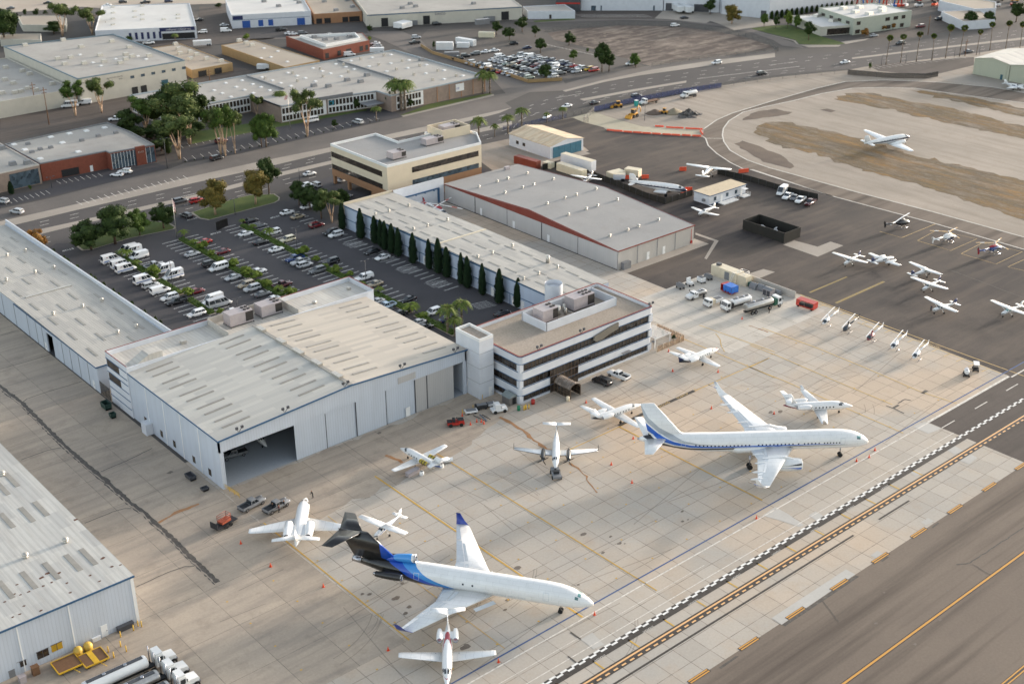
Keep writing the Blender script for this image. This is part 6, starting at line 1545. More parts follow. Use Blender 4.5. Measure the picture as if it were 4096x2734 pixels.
for(u,v),lab,kind in(((280,365),'grey ground power cart first from the left on fuel pad',0),((410,325),'white ground power cart with upright panel on the fuel pad',1),((570,285),'white rounded air start cart on the fuel pad',2),((665,240),'grey ground power cart touching the beige tank',0)):
 p=W('F',u,v,.5)
 cart('power_cart',lab,p,rad(80),[('housing',(M_GREY,M_WHITE2,M_WHITE2)[kind],[((-1.1,-.65,.5,1.1,.65,1.4),(-.9,-.6,.5,.3,.6,1.1),(-1.0,-.75,.45,1.0,.75,1.6))[kind]]),('panel',M_DGREY if kind!=1 else M_WHITE2,[((-.9,-.5,1.4,.9,.5,1.5),(.4,-.6,.5,.75,.6,2.1),(-.7,-.5,1.6,.7,.5,1.75))[kind]]),('tow_bar',C_TRIM,[(-1.9,-.05,.35,-1.0,.05,.45)])])
p=W('F',955,400,1.0);o=cart('equipment_shed','red open sided cart draped with a blue tarpaulin',p,rad(85),[('frame',M_RED,[(-2,-1.2,.5,-1.85,1.2,2.2),(1.85,-1.2,.5,2,1.2,2.2),(-2,-1.2,2.2,2,1.2,2.3),(-2,-1.2,.4,2,1.2,.55)]),('contents',C_TRIM,[(-1.5,-.8,.55,1.4,.8,1.5)])])
m=MB();R_=random.Random(2);n=9
v_=[(lerp(-2.1,.9,i/n),lerp(-1.3,1.3,j/n),2.34+R_.uniform(0,.1))for i in range(n+1)for j in range(n+1)]
m.add(v_,[(i*(n+1)+j,(i+1)*(n+1)+j,(i+1)*(n+1)+j+1,i*(n+1)+j+1)for i in range(n)for j in range(n)],0,True)
for x in(-2.15,):m.add([(x,lerp(-1.3,1.3,j/n),z_+R_.uniform(-.2,.2))if z_<2 else(x,lerp(-1.3,1.3,j/n),z_)for z_ in(.7,2.36)for j in range(n+1)],[(j,j+1,n+2+j,n+1+j)for j in range(n)])
m.add([(lerp(-2.1,.9,j/n),1.32,z_+(R_.uniform(-.3,.3)if z_<2 else 0))for z_ in(.9,2.36)for j in range(n+1)],[(j,j+1,n+2+j,n+1+j)for j in range(n)])
m.build('tarpaulin',pm('blue_tarpaulin','#2a6cc0',.5,.2,2),o)
p=W('F',2030,610,1.0);cart('equipment_cart','red roofed open cart at start of the painted no parking strip',p,rad(95),[('roof',M_RED,[(-2.6,-1.1,2.0,2.6,1.1,2.15)]),('end_panel',M_RED,[(-2.6,-1.1,.5,-2.5,1.1,2.0)]),('end_panel',M_RED,[(2.5,-1.1,.5,2.6,1.1,2.0)]),('deck',M_RED,[(-2.6,-1.1,.45,2.6,1.1,.6)]),('contents',C_TRIM,[(-1.9,-.7,.6,.2,.7,1.5),(.5,-.5,.6,1.9,.7,1.3)])],wheels=((-2,.9),(2,.9)))
o=thing('fuel_tank','long beige rectangular fuel tank with white ladder and roof railing','tank',(0,0,0))
a,b=W('F',655,215),W('F',1150,365);y0,y1=b.y,a.y
m=MB();m.box(254.2,y0+2.4,0,257.2,y1,2.9);m.box(254.4,y0-.6,.0,257.0,y0+2.4,2.7);m.build('tank_body',M_TAN,o)
m=MB();m.box(254.12,lerp(y0,y1,.44),.2,254.2,lerp(y0,y1,.58),2.4);m.build('hatch_door',M_GREY,o)
m=MB()
for s in(0,.6):m.tube((252.3,y0+3.2+s,0),(254.4,y0+3.2+s,3.2),.05,.05,5)
for k in range(9):m.tube((252.3+.23*k,y0+3.2,.35*k+.1),(252.3+.23*k,y0+3.8,.35*k+.1),.03,.03,4)
m.build('ladder',M_WHITE2,o)
m=MB()
for z_ in(3.2,3.7):m.path([(254.5,y0+.2,z_),(256.7,y0+.2,z_),(256.7,y0+2.6,z_),(254.5,y0+2.6,z_),(254.5,y0+.2,z_)],.04,4)
for q in((254.5,y0+.2),(256.7,y0+.2),(256.7,y0+2.6),(254.5,y0+2.6)):m.tube((q[0],q[1],2.7),(q[0],q[1],3.7),.04,.04,4)
m.build('railing',M_WHITE2,o);MB().box(255,y1-2.2,2.9,256,y1-1.0,3.5).build('roof_box',M_DGREY,o)
o=MB().box(258.2,186.2,0,258.45,207,1.9).build('blast_wall',M_CONCW);tag(o,'pale concrete wall behind the fuel pad sheds','wall')
for i,(u,v)in enumerate(((1285,350),(1380,370))):
 p=W('F',u,v,1.0);m=MB();m.loft([[(x,q*math.cos(PI*k/8),0 if k in(0,8)and 0 else.0+1.6*math.sin(PI*k/8))for k in range(9)]for x,q in((-1.1,1.0),(1.1,1.0))],sm=False);o=m.build('storage_pod',M_GREY,None,(p.x+.6,p.y,.02),rad(90));tag(o,('rounded grey storage pod beside green box on fuel pad','rounded grey storage pod beside the ribbed shed')[i],'shed')
p=W('F',1490,440,1.0);o=thing('garden_shed','grey plastic double door shed against the concrete wall','shed',(p.x+.4,p.y,0),rad(90));m=MB();m.box(-1.3,-1.0,0,1.3,1.0,1.8);m.build('wall',M_HVAC,o);m=MB();m.extr([(-1.1,1.8),(1.1,1.8),(0,2.2)],'x',-1.4,1.4);m.build('roof',M_GREY,o)
for s in(-.6,.6):MB().box(s-.5,1.0,.1,s+.5,1.04,1.6).build('door',M_DGREY,o)
p=W('F',1620,450,.8);m=MB();m.tube((-.9,0,.8),(.9,0,.8),.7,.7,12);o=m.build('drum_tank',M_GREY,None,(p.x+.3,p.y,0),rad(90));tag(o,'grey horizontal drum tank behind green tanker cab','tank')
p=W('F',1225,335,.5);o=MB().box(-.6,-.7,0,.6,.7,1.1).build('storage_box',pm('teal_paint','#22564f',.5),None,(p.x+.4,p.y,0));tag(o,'dark green box beside beige tank','box')
def cone():
 o=thing('traffic_cone','x','cone');m=MB();m.box(-.22,-.22,0,.22,.22,.05);m.tube((0,0,.05),(0,0,.8),.17,.04,10);b=m.build('cone_body',M_ORNG,o)
 m=MB();m.tube((0,0,.45),(0,0,.62),.093,.07,10);m.build('white_band',M_WHITE2,b);return o
cn=None
for t,u,v,lab in(('22',735,662,'behind the jet near the striped airliner fin'),('22',1440,227,'left of the black finned jet tail'),('22',1850,217,'at nose of the black finned jet'),('22',1475,395,'beyond left wing of the black finned jet'),('22',1862,402,'at right wingtip of the black finned jet'),('22',1805,713,'between striped airliner wing and office'),('22',1137,970,'just left of striped airliner tail'),('22',950,1192,'right of the twin turboprop'),('22',1127,1347,'in open space below striped airliner tail'),('22',2340,758,'left of the maroon lined jet'),('32',205,761,'close behind the maroon lined jet'),('32',1070,1073,'farthest along at striped airliner nose'),('32',1020,1133,'middle one at striped airliner nose'),('32',913,1166,'nearest to nose wheel of striped airliner'),('23',807,977,'just past the nose of black tailed airliner'),('23',2190,156,'alone on the blue line'),('13',178,567,'left of black tailed airliner'),('13',627,739,'between black tailed airliner and left cone'),('13',1180,1280,'left of the jet nearest the camera'),('13',2123,1380,'right of the jet nearest the camera'),('12',1813,775,'above the red tow tractor'),('12',1937,827,'leftmost of three by the towbars'),('12',1975,827,'middle of three by the towbars'),('12',1998,842,'rightmost of three by the towbars'),('12',1883,850,'on rust stain near red tractor'),('03',2058,370,'under the tip of the long swept wing'),('03',2310,565,'below the jet with long swept wings'),('F',1133,815,'behind the silver tanker')):
 p=W(t,u,v)
 if cn is None:cn=cone();cn.location=p;cn['label']='orange cone '+lab;cn['group']='orange cones on the apron'
 else:dup(cn,'orange cone '+lab,p,0,'orange cones on the apron')
def person(name,label,loc,rz,shirt,trousers,lean=.0,arm=.2):
 o=thing(name,label,'person',(loc.x,loc.y,0),rz)
 J={'pel':(0,0,.95),'chest':(lean*.4,0,1.3),'neck':(lean*.55,0,1.5),'head':(lean*.6,0,1.62),'top':(lean*.62,0,1.74)}
 for s,n_ in((1,'l'),(-1,'r')):
  J['hip'+n_]=(0,s*.1,.9);J['knee'+n_]=(.05*s+.03,s*.11,.5);J['ank'+n_]=(.1*s-.02,s*.11,.08);J['toe'+n_]=(.1*s+.14,s*.12,.04)
  J['sh'+n_]=(lean*.5,s*.2,1.42);J['el'+n_]=(lean*.4+arm*.4,s*.27,1.15);J['wr'+n_]=(lean*.4+arm*1.2,s*.24,.95+arm*.25);J['hand'+n_]=(lean*.4+arm*1.4,s*.23,.87+arm*.3)
 E_=[('pel','chest'),('chest','neck'),('neck','head'),('head','top')]
 for n_ in 'lr':E_+=[('pel','hip'+n_),('hip'+n_,'knee'+n_),('knee'+n_,'ank'+n_),('ank'+n_,'toe'+n_),('neck','sh'+n_),('sh'+n_,'el'+n_),('el'+n_,'wr'+n_),('wr'+n_,'hand'+n_)]
 R={'pel':.15,'chest':.17,'neck':.07,'head':.1,'top':.08,'hip':.1,'knee':.075,'ank':.05,'toe':.045,'sh':.075,'el':.055,'wr':.04,'hand':.045}
 ks=list(J);me=bpy.data.meshes.new('body');me.from_pydata([J[k]for k in ks],[(ks.index(a),ks.index(b))for a,b in E_],[])
 b=bpy.data.objects.new('body',me);COL.objects.link(b);adopt(b,o)
 b.modifiers.new('skin','SKIN');b.modifiers.new('sub','SUBSURF').render_levels=1
 sv_=me.skin_vertices[0].data
 for i,k in enumerate(ks):
  r=R.get(k,R.get(k[:-1],.06));sv_[i].radius=(r,r);sv_[i].use_root=k=='pel'
 t_=NT('clothes');sp=t_.n('SeparateXYZ');t_.l(t_.mapped(),sp.inputs[0]);z_=sp.outputs[2]
 c=t_.mix(t_.math('GREATER_THAN',z_,.93),hexc(trousers),hexc(shirt));c=t_.mix(t_.math('GREATER_THAN',z_,1.5),c,hexc('#a07558'));c=t_.mix(t_.math('GREATER_THAN',z_,1.68),c,hexc('#2a2019'))
 me.materials.append(t_.out(c,.8));return o
for x,y,rz,sh,tr,lean,lab in((1092,2042,1.0,'#2a2526','#1f2024',.3,'person in dark clothes at the pickup tailgate, leftmost of three'),(1118,2048,2.2,'#5b3030','#24262c',.1,'person in dark red top standing behind silver pickup'),(1138,2030,1.9,'#23262b','#1c1c20',.1,'person in black beside cab of silver pickup'),(1252,1990,2.5,'#20231f','#262626',.35,'person in dark clothes bending by nose of long winged jet')):
 person('person',lab,W('D',x*.57349,y*.57349),rz,sh,tr,lean,.3)
p=W('31',1548,1275);person('person','person in navy clothes at nose of a navy tailed airplane',p,0,'#232a40','#23262d',.3,.5)
p=W('F',1508,735);person('person','person in black beside the silver tanker',p,2,'#1d1d1f','#1d1d1f',.0,.1)
# ================================================================== TREES AND PLANTS
def leafm(name,a,b,c):
 t=NT(name);v=t.mapped()
 col=t.mix(t.noise(v,.7,3,.6,.35,.65),hexc(a),hexc(b))
 col=t.mix(t.noise(v,3.5,2,.6,.5,.75),col,hexc(c))
 t.b.inputs['Subsurface Weight'].default_value=0
 MATS[name]=t.out(col,.75,0,.15);return MATS[name]
LF_DARK=leafm('dark_leaves','#212e17','#33431f','#4a5a29')
LF_MID=leafm('green_leaves','#334620','#485d28','#6b7a34')
LF_EUC=leafm('eucalyptus_leaves','#3a4728','#525f33','#7a8046')
LF_GOLD=leafm('golden_leaves','#4a4a25','#675a2b','#8c7135')
LF_ORNG=leafm('rusty_leaves','#6a4c26','#8f5f2a','#586032')
LF_LIME=leafm('lime_leaves','#4c5e25','#65752f','#86903f')
LF_CYP=leafm('cypress_leaves','#182a1c','#223722','#3d4a2c')
LF_PALM=leafm('palm_leaves','#3f5228','#5c6d34','#87803f')
LF_DRYP=leafm('dry_palm_leaves','#8a7347','#77633d','#9c8656')
BARK=pm('brown_bark','#5f4d3d',.9,.25,3);BARKP=pm('pale_bark','#b3977c',.8,.25,2);BARKG=pm('grey_palm_bark','#75685a',.9,.2,3)
TREES={}
def leaves(m,rnd,c,r,n,s,flat=.5):
 for _ in range(n):
  while True:
   d=Vector((rnd.uniform(-1,1),rnd.uniform(-1,1),rnd.uniform(-1,1)))
   if.25<d.length<1:break
  d*=.55+.45*rnd.random()
  p=Vector((c[0]+d.x*r[0],c[1]+d.y*r[1],c[2]+d.z*r[2]))
  nn=(d+Vector((rnd.gauss(0,.5),rnd.gauss(0,.5),rnd.gauss(0,.5)+flat))).normalized()
  u=nn.orthogonal().normalized();w_=nn.cross(u);a=rnd.random()*6;k=s*rnd.uniform(.6,1.3)
  u2=u*math.cos(a)+w_*math.sin(a);w2=nn.cross(u2)
  m.add([p-u2*k,p+w2*k*.55,p+u2*k,p-w2*k*.55],[(0,1,2,3)])
def tree_proto(kind):
 if kind in TREES:return TREES[kind],False
 rnd=random.Random(sum(map(ord,kind)))
 nm={'euc':'eucalyptus_tree','cyp':'cypress_tree','scyp':'cypress_tree','fan':'palm_tree','feather':'palm_tree','young':'palm_tree','bush':'bush','shrub':'bush'}.get(kind[:-1]if kind[-1].isdigit()else kind,'tree')
 o=thing(nm,'x','bush' if nm=='bush' else 'tree')
 K=kind.rstrip('0123456789')
 m=MB()
 if K in('broad','gold','rust','mid','far','lime'):
  lf={'broad':LF_DARK,'gold':LF_GOLD,'rust':LF_ORNG,'mid':LF_MID,'far':LF_DARK,'lime':LF_LIME}[K]
  tr=MB();tr.tube((0,0,0),(.1,0,3.2),.3,.2,7)
  cl=[]
  for i in range(16 if K!='far' else 11):
   a=rnd.random()*2*PI;z=rnd.uniform(3.2,8.6);q=(3.9 if K!='gold' else 3.1)*math.sqrt(max(.08,1-((z-5)/4.4)**2))*rnd.uniform(.45,.95)
   c=(q*math.cos(a),q*math.sin(a),z);r=rnd.uniform(1.3,2.1);cl.append(c)
   m.ball(c,(r*.68,r*.68,r*.55),7,4);leaves(m,rnd,c,(r,r,r*.85),330 if K!='far' else 190,.25 if K!='far' else.32)
   if i%2==0:tr.tube((.1,0,2.6),(c[0]*.8,c[1]*.8,c[2]),.13,.04,5)
  m.ball((0,0,5.6),(2.2,2.2,2.7),9,6);leaves(m,rnd,(0,0,5.8),(2.9,2.9,3.4),900,.27);leaves(m,rnd,(0,0,9),(1.5,1.5,1.1),220,.24)
  tr.build('trunk',BARK if K!='gold' else BARKP,o);m.build('crown',lf,o)
 elif K=='euc':
  tr=MB();n=rnd.choice((2,3))
  b=Vector((0,0,0))
  for k in range(n+1):
   a=2*PI*k/(n+1)+rnd.random();p=[Vector((0,0,0 if k else 0)),Vector((.35*math.cos(a),.35*math.sin(a),2.2)),Vector((1.0*math.cos(a),1.0*math.sin(a),4.6)),Vector((1.7*math.cos(a)+rnd.gauss(0,.3),1.7*math.sin(a),7.2))]
   for q in range(3):tr.tube(p[q],p[q+1],.2-.05*q,.15-.05*q,6)
   for j in range(4):
    c=p[3]+Vector((rnd.gauss(0,1.1),rnd.gauss(0,1.1),rnd.uniform(-1.2,1.9)));r=rnd.uniform(1.1,1.8);m.ball(c,(r*.6,r*.6,r*.5),6,4)
    tr.tube(p[2].lerp(p[3],.6),c,.06,.03,4);leaves(m,rnd,c,(r,r,r*.8),260,.22,.2)
  tr.build('trunk',BARKP,o);m.build('crown',LF_EUC if rnd.random()<.6 else LF_MID,o)
 elif K in('cyp','scyp'):
  tr=MB();tr.tube((0,0,0),(0,0,2),.2,.15,6);tr.build('trunk',BARK,o)
  for i in range(2600 if K=='cyp' else 1100):
   a=rnd.random()*2*PI;z=rnd.random()**.9*9.4+.3;t_=z/10;r=1.35*min(1,(t_*9)**.5)*(1-t_**2.6)**.8*rnd.uniform(.7,1.12)*(1+.13*math.sin(z*2.1+a*2))+.03
   p=Vector((r*math.cos(a),r*math.sin(a),z));d=Vector((math.cos(a),math.sin(a),0));s=rnd.uniform(.18,.4);w_=Vector((-d.y,d.x,0))*s*.45
   m.add([p-w_,p+w_,p+d*.12+Vector((0,0,s*1.9))],[(0,1,2)])
  m.loft([[(q*math.cos(2*PI*j/8),q*math.sin(2*PI*j/8),z)for j in range(8)]for z,q in((.3,.5),(1.5,1.05),(5,1.05),(8,.6),(9.8,.05))],sm=False)
  m.build('crown',LF_CYP if K=='cyp' else LF_DARK,o)
 elif K in('feather','young','fan'):
  H_={'feather':7.0,'young':4.6,'fan':8.9}[K];bend=rnd.uniform(-.4,.4)
  tr=MB();ps=[Vector((bend*t_*t_,bend*.5*t_*t_,H_*t_))for t_ in(0,.25,.5,.75,1)];tw_={'feather':.26,'young':.3,'fan':.13}[K]
  for i in range(4):tr.tube(ps[i],ps[i+1],tw_*(1.15-.1*i),tw_*(1.05-.1*i),7)
  tr.build('trunk',BARKG,o);T=ps[4]
  if K=='fan':
   for i in range(330):
    d=Vector((rnd.gauss(0,1),rnd.gauss(0,1),rnd.gauss(.15,.8))).normalized();L_=rnd.uniform(.55,.95)
    u=d.orthogonal().normalized()*.16;q=T+Vector((0,0,.25))+d*L_;m.add([T+Vector((0,0,.25))+d*.3,q-u,q+d*.22,q+u],[(0,1,2,3)])
   dm=MB()
   for i in range(120):
    a=rnd.random()*2*PI;d=Vector((math.cos(a),math.sin(a),-rnd.uniform(.7,2))).normalized();q=T+d*rnd.uniform(.5,1.0);u=Vector((-d.y,d.x,0))*.15;dm.add([T,q-u,q+u],[(0,1,2)])
   dm.build('dead_fronds',LF_DRYP,o)
  else:
   for i in range(26 if K=='feather' else 18):
    a=2*PI*i/(26 if K=='feather' else 18)*2.4+rnd.uniform(-.2,.2);up=rnd.uniform(.15,1.1);L_=rnd.uniform(2.6,3.4)*(1 if K=='feather' else 1.25);prev=None
    for s_ in range(8):
     t_=(s_+1)/8;p=T+Vector((math.cos(a)*L_*t_*.92,math.sin(a)*L_*t_*.92,up*1.5*t_*2-(1.5+up*1.2)*t_*t_*1.55))
     if prev is not None:
      w_=.62*math.sin(PI*min(1,t_*.9+.1))+.06;sd_=Vector((-math.sin(a),math.cos(a),0));dn=Vector((0,0,-.32*w_))
      ax=(p-prev)
      for sgn in(1,-1):
       m.add([prev,p,p+sd_*sgn*w_+dn+ax*.5,p+sd_*sgn*w_*.8+dn+ax*.1-ax*.45],[(0,1,2,3)])if s_%1==0 else None
     prev=p
   for i in range(60):
    d=Vector((rnd.gauss(0,.5),rnd.gauss(0,.5),rnd.uniform(-.2,.8)));u=Vector((.1,0,0));m.add([T+d-u,T+d+u,T+d*1.4+Vector((0,0,.3))],[(0,1,2)])
  m.build('crown',LF_PALM if K=='feather' else LF_LIME if K=='young' else LF_PALM,o)
 else:
  tr=MB();tr.tube((0,0,0),(0,0,4),.3,.2,6);tr.build('trunk',BARK,o)
  for i in range(9):
   a=rnd.random()*2*PI;c=(2.6*math.cos(a)*rnd.random(),2.6*math.sin(a)*rnd.random(),rnd.uniform(2.5,7.5));leaves(m,rnd,c,(2.3,2.3,2.3),110,.45)
  m.build('crown',LF_MID if K=='bush' else LF_DARK,o)
 TREES[kind]=o;return o,True
def HT(t,u,vb,vt):
 b=W(t,u,vb);x0,y0,s=TILES[t]
 d=CM@Vector((x0+u/s-2048,-(y0+vt/s-1367),-FPX));k=math.hypot(b.x,b.y)/math.hypot(d.x,d.y)
 return b,CH+d.z*k
def plant(t,u,vb,vt,kind,label,wide=1.0,group=None):
 b,h=HT(t,u,vb,vt);h=max(.8,h);s=h/10
 o,new=tree_proto(kind);sc_=(s*wide,s*wide,s);rz=random.uniform(0,6.28)
 if new:o.location=b;o.scale=sc_;o.rotation_euler=(0,0,rz);o['label']=label
 else:o=dup(o,label,b,rz,None,sc_)
 if group:o['group']=group
 return o
for a in(('01',780,745,475,'broad','broad dark green tree leftmost on car park lawn',1.25),('01',985,695,362,'broad2','broad dark green tree with yellowish top on car park lawn',1.25),('01',1195,625,388,'mid','rounder green tree second from the flagpole',.95),('01',1400,565,335,'broad','dark green tree right beside flagpole',1.1),('01',1840,448,140,'gold','golden green tree with ringed trunk on lawn at car park entrance',1.15),('01',2185,360,55,'gold2','olive golden tree in the middle of right lawn',1.05),('L',1235,548,375,'far','tall dark tree at right end of the lawn',.75),('01',330,760,560,'rust','rusty orange tree at end of left row hangar',1.0),('01',-10,690,580,'rust2','rusty orange tree cut by left picture edge',.9),('11',420,365,150,'broad2','slim tree at the left of grey green clump by cypress hangar',.9),('11',515,400,170,'broad','tree in middle of the grey green clump by cypress hangar',.9),('11',610,480,215,'far2','dense tree in the grey green clump by cypress hangar',.95),('11',700,515,230,'euc','pale trunked tree at right of the grey green clump',.95),('11',790,430,225,'far','tree behind the pale trunked one beside hangar parapet',.8)):plant(*a[:6],a[6])
for i,(u,vb,vt)in enumerate(((790,572,350),(950,652,395),(1068,692,460),(1120,722,488),(1155,747,503),(1215,777,525),(1270,802,560),(1395,862,605),(1530,912,658),(1610,947,650),(1680,982,725),(1805,1042,775),(1857,1072,805),(1985,1132,865),(2130,1202,912),(2290,1237,990))):
 plant('11',u,vb,vt,'cyp' if i%2 else 'cyp2','tall cypress by blue white hangar wall, %s from the boulevard end'%(ORD[i]if i else 'closest one'),random.uniform(.78,1.08),'cypresses along the row hangar')
for i,(u,vb,vt)in enumerate(((155,1237,990),(262,1207,1030),(335,1190,1070))):plant('21',u,vb,vt,'cyp','tall cypress near the round stair drum, %s of last three'%('first','middle','shortest')[i],.92,'cypresses along the row hangar')
for i,(u,v)in enumerate(((455,752),(515,820),(555,838),(660,885),(755,970),(795,992),(875,1040),(950,1098),(1005,1128),(1095,1207),(1215,1277),(1310,1337),(1370,1362))):
 p=W('01',u,v,6.5);o,new=tree_proto('scyp');s=.7
 lab='small dark conifer peeking over the left row hangar parapet, %s from the boulevard'%ORD[i]
 if new:o.location=(119.6,p.y,0);o.scale=(.75,.75,s);o['label']=lab;o['group']='small conifers behind the left row hangar'
 else:dup(o,lab,(119.6,p.y,0),i,'small conifers behind the left row hangar',(.75,.75,s))
ROWN=('first','second','third')
def hedge(x,y0,y1,lab,w_=1.15,h=1.1):
 rnd=random.Random(int(y0*7+x));m=MB();k=int(abs(y1-y0)*26)
 for _ in range(k):leaves(m,rnd,(x+rnd.uniform(-w_,w_)*.7,rnd.uniform(y0,y1),h*.55),(w_*.5,.5,h*.5),3,.2)
 m.box(x-w_*.75,y0,.05,x+w_*.75,y1,h*.62);tag(m.build('hedge',LF_MID),lab,'hedge')
for i,(hx,segs)in enumerate(((137.9,((279,291),(296,308),(310,330))),(157.6,((277,290),(294,306),(309,333))),(177.0,((228,243),(246,262),(270,288),(296,331))))):
 for j,(a,b)in enumerate(segs):
  hedge(hx,a,b,'low clipped hedge, %s stretch counting away from hangar in the %s parking hedge line'%(('first','second','third','fourth')[j],ROWN[i]))
  k_=MB();k_.box(hx-1.0,a-.6,0,hx+1.0,b+.6,.13);k_.build('planter_kerb',G_SHOUL)['kind']='structure'
for a in(('01',1040,800,688,'young','at far end of the first hedge'),('01',1085,815,695,'young2','second at far end of the first hedge'),('01',1165,885,790,'young','between two ambulance vans in first hedge'),('01',1330,965,865,'lime2','before the pair of striped vans'),('01',1530,1130,1055,'young2','by lamp post of first hedge'),('01',1610,1135,1058,'lime','left of the dark red sedan in first hedge'),('01',1570,630,528,'young','near base of the flagpole'),('01',1660,705,612,'young2','left of the red sedan in second hedge'),('01',1735,745,668,'lime','in front of the red sedan'),('01',1800,800,738,'lime2','in front of the second red sedan'),('01',1885,860,800,'lime','behind white passenger van'),('01',1990,892,812,'lime2','at far side of second hedge gap'),('01',2110,962,878,'lime','first past the second hedge gap'),('01',2190,1000,920,'lime2','beside white sedan in second hedge'),('01',2280,1065,995,'lime','lower down the second hedge'),('11',140,1065,990,'lime2','near office roof end of second hedge'),('11',250,1105,1005,'young','before the maroon pickup'),('11',345,1145,1055,'lime','rounded, at hangar end of second hedge'),('01',2070,520,450,'young2','at entrance sign end of third hedge'),('01',2165,565,490,'young','second along third hedge'),('01',2305,630,500,'young2','third along third hedge beside white suv'),('11',455,795,708,'lime','near lamp post of third hedge'),('11',560,850,790,'lime2','left of black suv in third hedge'),('11',650,895,835,'young','below black suv in third hedge'),('11',745,945,872,'lime','past the empty stalls of third hedge'),('11',850,975,920,'lime2','ahead of camper top pickup'),('11',955,1062,978,'young','at nose of the camper top pickup'),('11',1105,1115,1020,'young2','at nose of the tan sedan'),('11',1375,1285,1120,'young','over the black sedan in third hedge'),('11',1490,1325,1230,'young2','near the white suv in third hedge'),('01',1770,1225,1165,'young','behind the shuttle van'),('01',1880,1290,1235,'lime2','at the near end of first hedge')):
 plant(*a[:5],('young palm ' if a[4].startswith('young')else 'small leafy tree ')+a[5],1.45,'young planting in the car park hedges')
for a in(('11',1690,1455,1150,'feather','tall feathery palm left of the three by office'),('11',1810,1405,1100,'feather2','tall feathery palm right of the three by office'),('11',1750,1485,1265,'feather','shorter feathery palm between two tall ones by office'),('10',1955,1198,945,'feather','feathery palm on road verge, first right of beige office'),('10',2090,1168,1030,'feather2','short feathery palm on road verge right of beige office'),('20',68,1138,935,'feather2','feathery palm behind rusty roofed hangar, left one'),('20',185,1092,868,'feather','tallest feathery palm behind rusty roofed hangar'),('20',400,1048,935,'feather2','small feathery palm in front of a white sedan'),('20',535,1018,880,'feather','small feathery palm nearest the construction site'),('10',1245,935,608,'feather','left of three tall palms at corner of window walled office'),('10',1292,945,600,'feather2','middle of three tall palms at corner of window walled office'),('10',1325,940,598,'feather','right of three tall palms at corner of window walled office'),('10',1990,800,550,'feather2','bushy palm at brick end wall, left one'),('10',2050,800,565,'feather','bushy palm at brick end wall, right one'),('10',265,945,725,'feather','palm beside flag in front of window walled office'),('10',1080,1032,870,'feather2','low drooping palm beside small white sign'),('00',1500,372,262,'feather','palm in front of the blue banner building')):
 plant(*a[:6],1.15)
for i,(u,vb,vt)in enumerate(((1165,555,300),(1290,540,290),(1425,530,268),(1560,517,290),(1675,500,208),(1795,487,215),(1940,472,255),(2055,432,190),(2190,430,178),(2310,432,188))):
 plant('30',u,vb,vt,'fan' if i%2 else 'fan2','tall slim fan palm along boulevard, %s counting from left'%(ORD[i]if i else 'first'),1.1,'fan palms along the boulevard')
